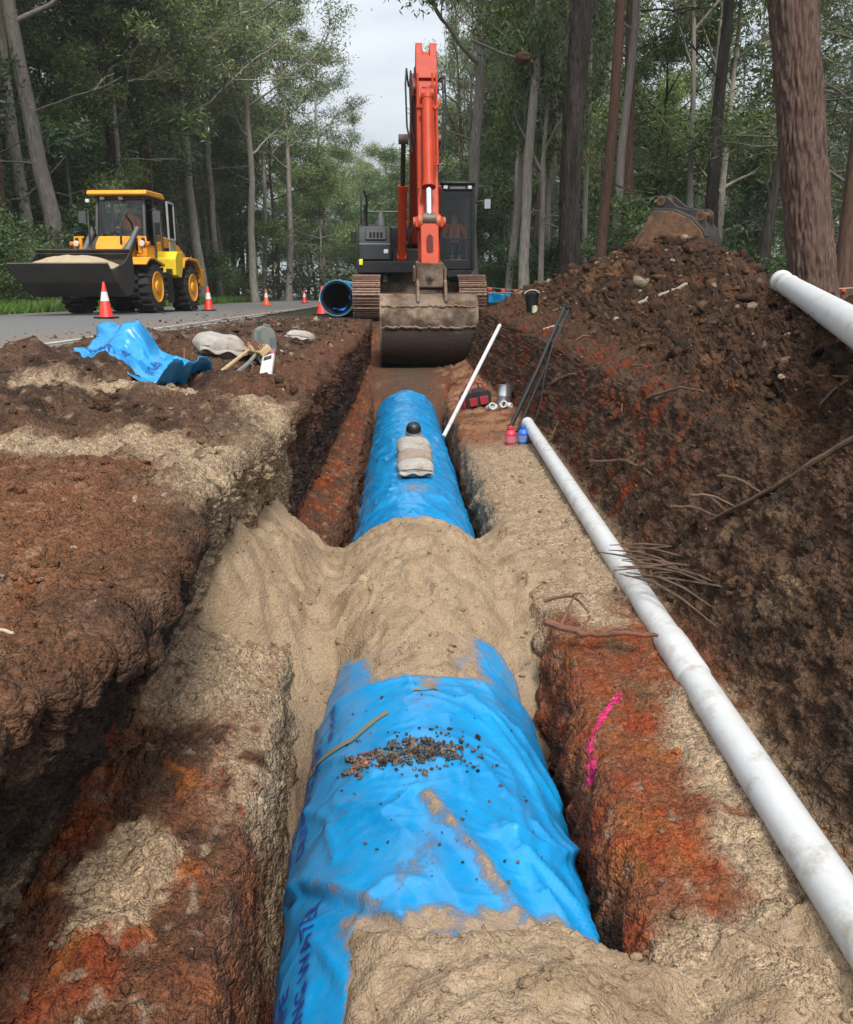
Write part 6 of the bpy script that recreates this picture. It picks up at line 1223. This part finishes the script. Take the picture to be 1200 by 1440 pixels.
def limb(b, rs, p, d, L_, r, lvl, tips, bendz=.25, nchild=4, spread=.8):
    """a crooked branch; children fork off it; leaf centres are collected at the ends"""
    pts = [Vector(p)]; d = Vector(d).normalized(); k = 6 if lvl < 2 else 4
    for i in range(k):
        d = (d + Vector((rs.normal(0, .16), rs.normal(0, .16), rs.normal(0, .12) + bendz * .12))).normalized(); pts.append(pts[-1] + d * L_ / k)
    b.tube(pts, [r * (1 - .75 * i / k) + .006 for i in range(k + 1)], 6 if lvl == 0 else 4, cap=False)
    if lvl >= 2:
        tips += [pts[-1], pts[-2], (pts[-1] + pts[-3]) / 2]; return
    for j in range(nchild):
        f = rs.uniform(.35, 1.0); i = min(int(f * k), k - 1); q = pts[i].lerp(pts[i + 1], f * k - i)
        dd = (d + Vector((rs.normal(0, spread), rs.normal(0, spread), rs.normal(.15, spread * .6)))).normalized()
        limb(b, rs, q, dd, L_ * rs.uniform(.4, .62), r * .5 * (1 - .4 * f) + .008, lvl + 1, tips, bendz, nchild, spread)
    tips.append(pts[-1])
def proto(kind, seed):
    rs = np.random.RandomState(seed); b = MB(); tips = []
    if kind == 'gum':          # tall, clean stem, open crown high up
        H, r0, f0, nl, ll = 21 + rs.uniform(-2, 4), .24, .40, 11, 4.2; lf = dict(per=24, sig=.38, size=.25, asp=.26, droop=.55, base=(.140, .185, .080))
    elif kind == 'mid':        # lower, branching from a third of its height
        H, r0, f0, nl, ll = 12 + rs.uniform(-1, 2), .15, .22, 12, 3.0; lf = dict(per=28, sig=.34, size=.21, asp=.28, droop=.45, base=(.135, .200, .072))
    elif kind == 'wattle':     # dense dark, foliage to near the ground
        H, r0, f0, nl, ll = 7.5 + rs.uniform(-1, 1), .11, .10, 15, 2.1; lf = dict(per=38, sig=.32, size=.16, asp=.36, droop=.3, base=(.080, .150, .062))
    elif kind == 'oak':        # she-oak: wispy grey-green needles
        H, r0, f0, nl, ll = 9 + rs.uniform(-1, 1), .11, .14, 15, 2.2; lf = dict(per=60, sig=.40, size=.25, asp=.055, droop=.35, base=(.095, .115, .056))
    else:                      # shrub
        H, r0, f0, nl, ll = 2.4 + rs.uniform(-.4, .5), .035, .05, 9, 1.0; lf = dict(per=34, sig=.26, size=.12, asp=.36, droop=.25, base=(.080, .140, .050))
    k = 14; pts = []; x = y = 0.
    for i in range(k + 1):
        pts.append(Vector((x, y, H * i / k))); x += rs.normal(0, .0065 * H / 2); y += rs.normal(0, .0065 * H / 2)
    rad = [r0 * (1.25 if i == 0 else 1) * (1 - .8 * (i / k) ** 1.1) for i in range(k + 1)]
    b.tube(pts, rad, 12, cap=False)
    for j in range(nl):
        f = f0 + (1 - f0) * (j + rs.rand()) / nl * .98; i = min(int(f * k), k - 1); q = pts[i].lerp(pts[i + 1], f * k - i); a = j * 2.4 + rs.uniform(-.5, .5)
        up_ = rs.uniform(.25, .9) if kind in ('gum', 'mid') else rs.uniform(.1, .6); ln = ll * (1.05 - .55 * abs(f - .55)) * rs.uniform(.7, 1.2) * (1 - .45 * max(0, f - .7) / .3)
        limb(b, rs, q, (math.cos(a), math.sin(a), up_), ln, rad[i] * .42 + .01, 0 if kind in ('gum', 'mid') else 1, tips, .35 if kind == 'gum' else .1, 4 if kind in ('gum', 'mid') else 5, .75)
    tips.append(pts[-1])
    # a few dead, bare branches low on the stem
    if kind in ('gum', 'mid'):
        for j in range(2):
            f = rs.uniform(.12, f0 + .1); i = int(f * k); a = rs.uniform(0, 6.3); limb(b, rs, pts[i], (math.cos(a), math.sin(a), rs.uniform(-.1, .5)), ll * rs.uniform(.35, .7), .03, 1, [], .0, 2, .6)
    V, F, C_ = leaves([t[:] for t in tips], lf['per'], lf['sig'], lf['size'], lf['asp'], lf['droop'], lf['base'], rs)
    me = bpy.data.meshes.new('trunk'); me.from_pydata(b.v, [], b.f); me.polygons.foreach_set('use_smooth', [True] * len(me.polygons))
    o = npmesh('crown', V, F, LEAF, C_, smooth=False); cm = o.data; bpy.data.objects.remove(o)
    return me, cm, len(F)
PROTO = {}
for kind, seeds in (('gum', (1, 2, 3, 4)), ('mid', (5, 6, 7)), ('wattle', (8, 9, 10)), ('oak', (11, 12)), ('shrub', (14, 15, 16))):
    PROTO[kind] = [proto(kind, s_) for s_ in seeds]
BK = {'pale': BK_PALE, 'red': BK_RED, 'dark': BK_DARK, 'grey': BK_GREY}; TM = {}
def plant(name, label, kind, i, bark, x, y, s_=1.0, fat=1.0, rz=None, lean=(0, 0), group=None, crown=True, z_=-.05):
    tm, cm, _ = PROTO[kind][i % len(PROTO[kind])]
    t = thing(name, label, 'shrub' if kind == 'shrub' else 'tree', (x, y, z_), (R(lean[1]), R(lean[0]), random.uniform(0, 6.28) if rz is None else rz), group); t.scale = (s_ * fat, s_ * fat, s_)
    key = (tm.name, bark)
    if key not in TM:
        m_ = tm.copy(); m_.materials.clear(); m_.materials.append(BK[bark]); TM[key] = m_
    o = bpy.data.objects.new('trunk', TM[key]); COL.objects.link(o); o.parent = t
    if crown:
        o = bpy.data.objects.new('crown', cm); COL.objects.link(o); o.parent = t
    return t
# trunks that the photograph singles out ------------------------------------------------
plant('gum_tree', 'thick pale grey gum trunk rising behind the wheel loader cab', 'gum', 0, 'grey', -12.1, 32, 1.05, 1.25, 1.0, (-.5, 0))
plant('gum_tree', 'slim reddish trunk left of the thick grey gum behind the loader', 'gum', 1, 'red', -13.6, 31, 1.0, .85, 2.0, (-2, 0))
plant('gum_tree', 'dark trunk right of the loader roof at the road edge', 'gum', 2, 'dark', -12.0, 39, 1.0, .95, 0.4, (-1.5, 0))
plant('gum_tree', 'second dark trunk further along the road beyond the loader', 'gum', 3, 'red', -11.8, 44, 1.05, .9, 2.6)
plant('gum_tree', 'pale slender gum where the road bends out of sight', 'gum', 1, 'pale', -11.5, 57, 1.05, .8, 5.0)
plant('gum_tree', 'far pale gum left of the open blue pipe', 'gum', 0, 'pale', -10.6, 70, 1.0, .8, 3.1)
for k, (x, y, s_, i, lab) in enumerate([(-10.6, 48, 1.0, 1, 'leafy gum overhanging the road beyond the loader'), (-9.4, 58, .95, 2, 'rounded bright gum crown left of the sky gap'), (-8.6, 69, .95, 0, 'far rounded gum crown touching the sky gap'), (-7.0, 84, .9, 3, 'lower far gum crown at the foot of the sky gap')]):
    plant('gum_tree', lab, 'gum', i, 'pale', x, y, s_, 1.15, 1.3 * k)
plant('gum_tree', 'near dark trunk at the left border of the picture', 'gum', 3, 'dark', -12.4, 24.5, 1.0, 1.2, 4.0)
plant('gum_tree', 'pale gum standing right of the excavator cab mirror', 'gum', 2, 'pale', 4.3, 30, 1.0, .75, 0.8, (1, 0))
plant('gum_tree', 'pale leaning gum behind the excavator mirror', 'gum', 1, 'pale', 4.1, 33, .95, .65, 2.2, (-3.5, 0))
plant('gum_tree', 'tall pale gum rising straight behind the excavator cab roof', 'gum', 0, 'pale', 3.2, 38, 1.1, 1.0, 4.5)
plant('gum_tree', 'thin pale twin gum left of the dark trunk', 'mid', 0, 'pale', 5.0, 31, 1.2, .6, 1.1, (2, 0), 'thin twin gums')
plant('gum_tree', 'thinnest pale gum between the twin and the dark trunk', 'mid', 1, 'pale', 5.6, 32.5, 1.2, .55, 3.3, (3, 0), 'thin twin gums')
plant('gum_tree', 'brown gum just right of the dark trunk behind the heap', 'gum', 3, 'red', 5.45, 24, 1.0, .62, 5.6, (.6, 0))
plant('gum_tree', 'grey gum leaning right behind the spare bucket', 'gum', 2, 'grey', 6.6, 27, 1.0, .6, 0.2, (1, 0))
plant('gum_tree', 'reddish trunk directly behind the large tree at right', 'gum', 1, 'red', 8.8, 17.2, 1.0, .85, 3.7, (-1.5, 0))
plant('gum_tree', 'dark slim trunk between the spare bucket and the large tree', 'gum', 0, 'dark', 8.9, 25, 1.0, .8, 5.1, (1, 0))
# the two big trunks, bark modelled ------------------------------------------------------
def big_trunk(name, label, base, top, r0, r1, H, bark, seed, amp, wl, crown_i, scale=1.0, flare=.3):
    t = thing(name, label, 'tree', base); n, m_ = 120, 300; th = np.linspace(0, 2 * np.pi, n + 1)[:-1]; hh = np.linspace(-.3, H, m_); T2, H2 = np.meshgrid(th, hh)
    d = (np.array(top) - np.array(base)); d = d / d[2]; rad = lerp(r0, r1, np.clip(H2 / H, 0, 1)) * (1 + flare * np.exp(-np.maximum(H2, 0) / .35) * (1 + .4 * np.sin(T2 * 5 + seed)))
    Q = np.column_stack([(np.cos(T2) * r0).ravel(), (np.sin(T2) * r0).ravel(), H2.ravel()])
    Qw = Q.copy(); Qw[:, 0] += .04 * pn(Q, .5, seed + 3); Qw[:, 1] += .04 * pn(Q, .5, seed + 4)
    fur = 1 - np.minimum(np.abs(pn(Qw, wl, seed, sz=.13)) * 2.4, 1); fur2 = 1 - np.minimum(np.abs(pn(Qw, wl * .45, seed + 1, sz=.16)) * 2.4, 1); ln_ = fbm(Q, .9, seed + 2, 2)
    rr = rad.ravel() * (1 + .06 * ln_) - amp * fur ** 1.5 - amp * .5 * fur2 ** 2 + amp * .35 * pn(Q, wl * .6, seed + 5, sz=.5)
    bow = .10 * np.sin(H2.ravel() * .55 + seed)
    V = np.column_stack([rr * np.cos(T2).ravel() + d[0] * H2.ravel() + bow - .10 * math.sin(seed), rr * np.sin(T2).ravel() + d[1] * H2.ravel(), H2.ravel()])
    o = npmesh('trunk', V, gridF(m_, n, False, True), bark); o.parent = t
    tm, cm, _ = PROTO['gum'][crown_i]; o = bpy.data.objects.new('crown', cm); COL.objects.link(o); o.parent = t; o.location = (d[0] * H * .9, 0, H - 8.5); o.scale = (1.0, 1.0, 1.0)
    m2 = tm.copy(); m2.materials.clear(); m2.materials.append(bark); o = bpy.data.objects.new('limbs', m2); COL.objects.link(o); o.parent = t; o.location = (d[0] * H * .9, 0, H - 8.5)
    return t
big_trunk('gum_tree', 'large red brown stringy barked tree at the right border', (6.10, 12.5, -.05), (5.12, 12.6, 4.25), .335, .275, 14, BK_BIG, 5, .034, .085, 3)
big_trunk('gum_tree', 'thick blackened ironbark trunk rising behind the soil heap', (3.72, 19.0, -.05), (3.80, 19, 6.2), .235, .21, 15, BK_DARK, 9, .026, .08, 2, flare=.25)
t = thing('dead_snag', 'black dead snag standing left of the large red brown tree', 'dead tree', (7.7, 18.6, -.05)); MB().tube([(0, 0, 0), (.02, 0, 1.2), (.10, 0, 2.4), (.16, 0, 3.2), (.34, .0, 3.75)], [.13, .12, .10, .085, .05], 12).build('stem', BK_DARK, t); MB().tube([(.10, 0, 2.35), (-.05, 0, 2.75), (-.02, 0, 3.1)], [.04, .03, .012], 8).build('branch_stub', BK_DARK, t)
t = thing('termite_nest', 'round brown termite nest high on a branch right of the excavator arm', 'nest', (3.9, 29, 7.6)); V0, F0 = ico(4); q = V0 * np.array([.24, .22, .19]); q *= (1 + .4 * fbm(V0, .6, 3, 3))[:, None]; o = npmesh('nest_body', q, F0, mat('nest_brown', (.13, .06, .03), .95, bump=.6, var=.4)); o.parent = t
MB().tube([(-1.6, 0, .5), (-.6, .02, .12), (.3, 0, -.1), (.45, 1.0, -.15)], [.05, .045, .05, .06], 8).build('branch', BK_GREY, t)
# the rest of the bush, kind by kind --------------------------------------------------------
rg = random.Random(21); used = [(-11.6, 31.5), (4.3, 30), (3.72, 19), (6.02, 12.5), (8.35, 17.2)]
def free(x, y, d):
    return all((x - a) ** 2 + (y - b_) ** 2 > d * d for a, b_ in used)
LBL = {('gum', 'L'): ('gum_tree', 'tall slender gum tree among others left of the road', 'gum trees left of the road'), ('mid', 'L'): ('young_gum_tree', 'leafy young gum tree in the forest left of the road', 'young gums left of the road'),
       ('wattle', 'L'): ('wattle_tree', 'dense dark green bushy tree under the gums left of the road', 'bushy trees left of the road'), ('oak', 'L'): ('she_oak_tree', 'wispy olive she oak under the gums left of the road', 'she oaks left of the road'), ('shrub', 'L'): ('forest_shrub', 'low green shrub at the forest edge left of the road', 'shrubs left of the road'),
       ('gum', 'R'): ('gum_tree', 'tall slender gum tree among others right of the trench', 'gum trees right of the trench'), ('mid', 'R'): ('young_gum_tree', 'leafy young gum tree in the bush right of the trench', 'young gums right of the trench'),
       ('wattle', 'R'): ('wattle_tree', 'dense green bushy tree under the gums right of the trench', 'bushy trees right of the trench'), ('oak', 'R'): ('she_oak_tree', 'wispy olive she oak under the gums right of the trench', 'she oaks right of the trench'), ('shrub', 'R'): ('forest_shrub', 'low green shrub on the bush floor right of the trench', 'shrubs right of the trench'),
       ('gum', 'C'): ('gum_tree', 'far gum tree closing the view beyond the excavator', 'far gums behind the excavator'), ('mid', 'C'): ('young_gum_tree', 'far leafy tree closing the view beyond the excavator', 'far trees behind the excavator'), ('wattle', 'C'): ('wattle_tree', 'far bushy tree low behind the excavator', 'far bushes behind the excavator')}
def sow(side, kind, n, fx, fy, d, s0, s1, fat=(.7, 1.1), barks=('pale', 'grey', 'red')):
    k = 0
    for _ in range(n * 30):
        if k >= n: break
        y = fy(); x = fx(y)
        if not free(x, y, d): continue
        used.append((x, y)); nm, lab, gr = LBL[(kind, side)]; bk = rg.choice(barks); lab = lab if kind == 'shrub' else lab.replace(' tree ', ' tree with %s trunk ' % {'pale': 'a pale', 'grey': 'a grey', 'red': 'a reddish'}[bk]).replace('she oak under', {'pale': 'pale barked', 'grey': 'grey barked', 'red': 'reddish barked'}[bk] + ' she oak under'); plant(nm, lab, kind, rg.randrange(9), bk, x, y, rg.uniform(s0, s1), rg.uniform(*fat), rg.uniform(0, 6.28), (rg.gauss(0, 1.8), rg.gauss(0, 1.8)), gr); k += 1
U = rg.uniform
edgeL = lambda y: -12.2 + (0 if y < 45 else -.0035 * (y - 45) ** 2 * .4)
sow('L', 'wattle', 15, lambda y: edgeL(y) - abs(rg.gauss(0, 2.5)) - 2.2, lambda: U(22, 75), 1.8, .75, 1.25, (.9, 1.3))
sow('L', 'oak', 8, lambda y: edgeL(y) - abs(rg.gauss(0, 3)) - .5, lambda: U(19, 60), 1.8, .8, 1.2, (.9, 1.2))
sow('L', 'mid', 24, lambda y: edgeL(y) - abs(rg.gauss(0, 4)) - .6, lambda: U(26, 85), 1.7, .8, 1.25, (.9, 1.3))
sow('L', 'gum', 30, lambda y: edgeL(y) - abs(rg.gauss(0, 5)) + .3, lambda: U(26, 90), 1.6, .8, 1.15)
sow('L', 'shrub', 26, lambda y: edgeL(y) + U(-1.5, .6), lambda: U(17, 70), 1.0, .6, 1.2, (.9, 1.4))
edgeR = lambda y: 4.6 if y > 26 else 7.5
sow('R', 'gum', 34, lambda y: edgeR(y) + abs(rg.gauss(0, 8)), lambda: U(22, 85), 1.5, .8, 1.15, (.4, .75), ('pale', 'pale', 'grey', 'red'))
sow('R', 'mid', 20, lambda y: edgeR(y) + 1.5 + abs(rg.gauss(0, 8)), lambda: U(34, 85), 1.6, .8, 1.3, (.8, 1.1))
sow('R', 'oak', 10, lambda y: edgeR(y) + 1 + abs(rg.gauss(0, 6)), lambda: U(19, 60), 1.8, .8, 1.2, (.9, 1.2))
sow('R', 'wattle', 12, lambda y: edgeR(y) + 2.5 + abs(rg.gauss(0, 8)), lambda: U(36, 75), 1.8, .6, 1.1, (.9, 1.3))
sow('R', 'shrub', 26, lambda y: edgeR(y) + abs(rg.gauss(0, 4)), lambda: U(18, 55), 1.0, .5, 1.1, (.9, 1.4))
sow('C', 'gum', 7, lambda y: U(-9, 6), lambda: U(84, 120), 3.0, .6, .78, (.9, 1.2)); sow('C', 'mid', 12, lambda y: U(-11, 7), lambda: U(70, 110), 2.5, .9, 1.25, (1, 1.3)); sow('C', 'wattle', 12, lambda y: U(-11, 7), lambda: U(66, 100), 2.0, .8, 1.2, (1, 1.3))
# the deep wood behind: one mass of stems and foliage
rs = np.random.RandomState(77); b = MB(); cent = []
for k in range(300):
    if k < 140: x, y = rs.uniform(-75, -19), rs.uniform(15, 130)
    elif k < 270: x, y = rs.uniform(16, 75), rs.uniform(18, 130)
    else: x, y = rs.uniform(-40, 40), rs.uniform(112, 170)
    H = rs.uniform(14, 24) if k < 270 else rs.uniform(11, 16)
    if k >= 270 and abs(x + 2) > 14: H *= 1.5
    b.tube([(x, y, -.1), (x + rs.normal(0, .3), y, H * .5), (x + rs.normal(0, .6), y, H)], [.22, .16, .04], 6, cap=False)
    for j in range(20):
        f = rs.rand() ** .8; a = rs.uniform(0, 6.28); q = rs.uniform(.4, 3.4) * (1 - .3 * f); cent.append((x + q * math.cos(a), y + q * math.sin(a), .8 + f * (H - .5)))
for k in range(260):
    y = rs.uniform(62, 125); x = rs.uniform(-30, 16) if k < 200 else rs.choice([-1, 1]) * rs.uniform(18, 45)
    cent += [(x + rs.normal(0, 1.0), y + rs.normal(0, 1.0), rs.uniform(.2, 2.8)) for _ in range(5)]
V, F, C_ = leaves(cent, 13, .75, .54, .36, .35, (.095, .125, .062), rs)
wood = thing('far_woodland', 'dark mass of forest trees deep behind the nearer trunks', 'woodland'); wood['kind'] = 'stuff'
o = b.build('stems', BK_GREY, wood); o['kind'] = 'stuff'; o = npmesh('foliage', V, F, LEAF, C_, smooth=False); o.parent = wood; o['kind'] = 'stuff'
# ------------------------------------------------------------------ grass verge
def grass(name, label, n, fx, fy, h0, h1, seed):
    rs = np.random.RandomState(seed); x = fx(rs, n); y = fy(rs, n); k = np.stack([x, y, np.full(n, -.03)], -1)
    pat = fbm(np.column_stack([x, y, 0 * x]), 1.2, seed, 2); h = rs.uniform(h0, h1, n) * (1 + .6 * pat); a = rs.uniform(0, 6.28, n); w_ = .012 + .0006 * y; l_ = h * rs.uniform(.1, .7, n); e = rs.uniform(0, 6.28, n)
    dv = np.stack([np.cos(a), np.sin(a), 0 * a], -1) * w_[:, None]; tp = k + np.stack([l_ * np.cos(e), l_ * np.sin(e), h], -1)
    V = np.stack([k - dv, k + dv, tp], 1).reshape(-1, 3); g = rs.uniform(.7, 1.4, n)[:, None] * np.array([.16, .29, .05]); dry = rs.rand(n) < .12; g[dry] = np.array([.26, .22, .10])
    tag(npmesh(name, V, np.arange(n * 3).reshape(n, 3), LEAF, np.repeat(g, 3, 0), smooth=False), label, 'grass', kind='stuff')
grass('grass_verge', 'bright green grass along the far side of the road', 60000, lambda r, n: -10.15 - np.abs(r.normal(0, 1.1, n)), lambda r, n: 14 + 50 * r.rand(n) ** 1.5, .14, .42, 3)
grass('grass_tufts', 'green grass at the foot of the large tree at right', 9000, lambda r, n: 6.4 + np.abs(r.normal(0, 1.2, n)), lambda r, n: 9.5 + 9 * r.rand(n), .12, .4, 4)
# ------------------------------------------------------------------ damp air between the trees
hz = bpy.data.materials.new('haze'); hz.use_nodes = True; t = hz.node_tree; t.nodes.clear()
o = N(t, 'ShaderNodeOutputMaterial'); v = N(t, 'ShaderNodeVolumePrincipled'); v.inputs['Color'].default_value = (.86, .92, .94, 1); v.inputs['Density'].default_value = .0005; v.inputs['Anisotropy'].default_value = .2
t.links.new(v.outputs[0], o.inputs['Volume'])
b = MB(); b.b2(-95, 95, -8, 185, -3.0, 42); o = b.build('haze', hz, None, 0, 0); tag(o, 'thin pale mist between the far trees', 'haze', kind='stuff')
sc.cycles.volume_bounces = 1; sc.cycles.volume_step_rate = 4
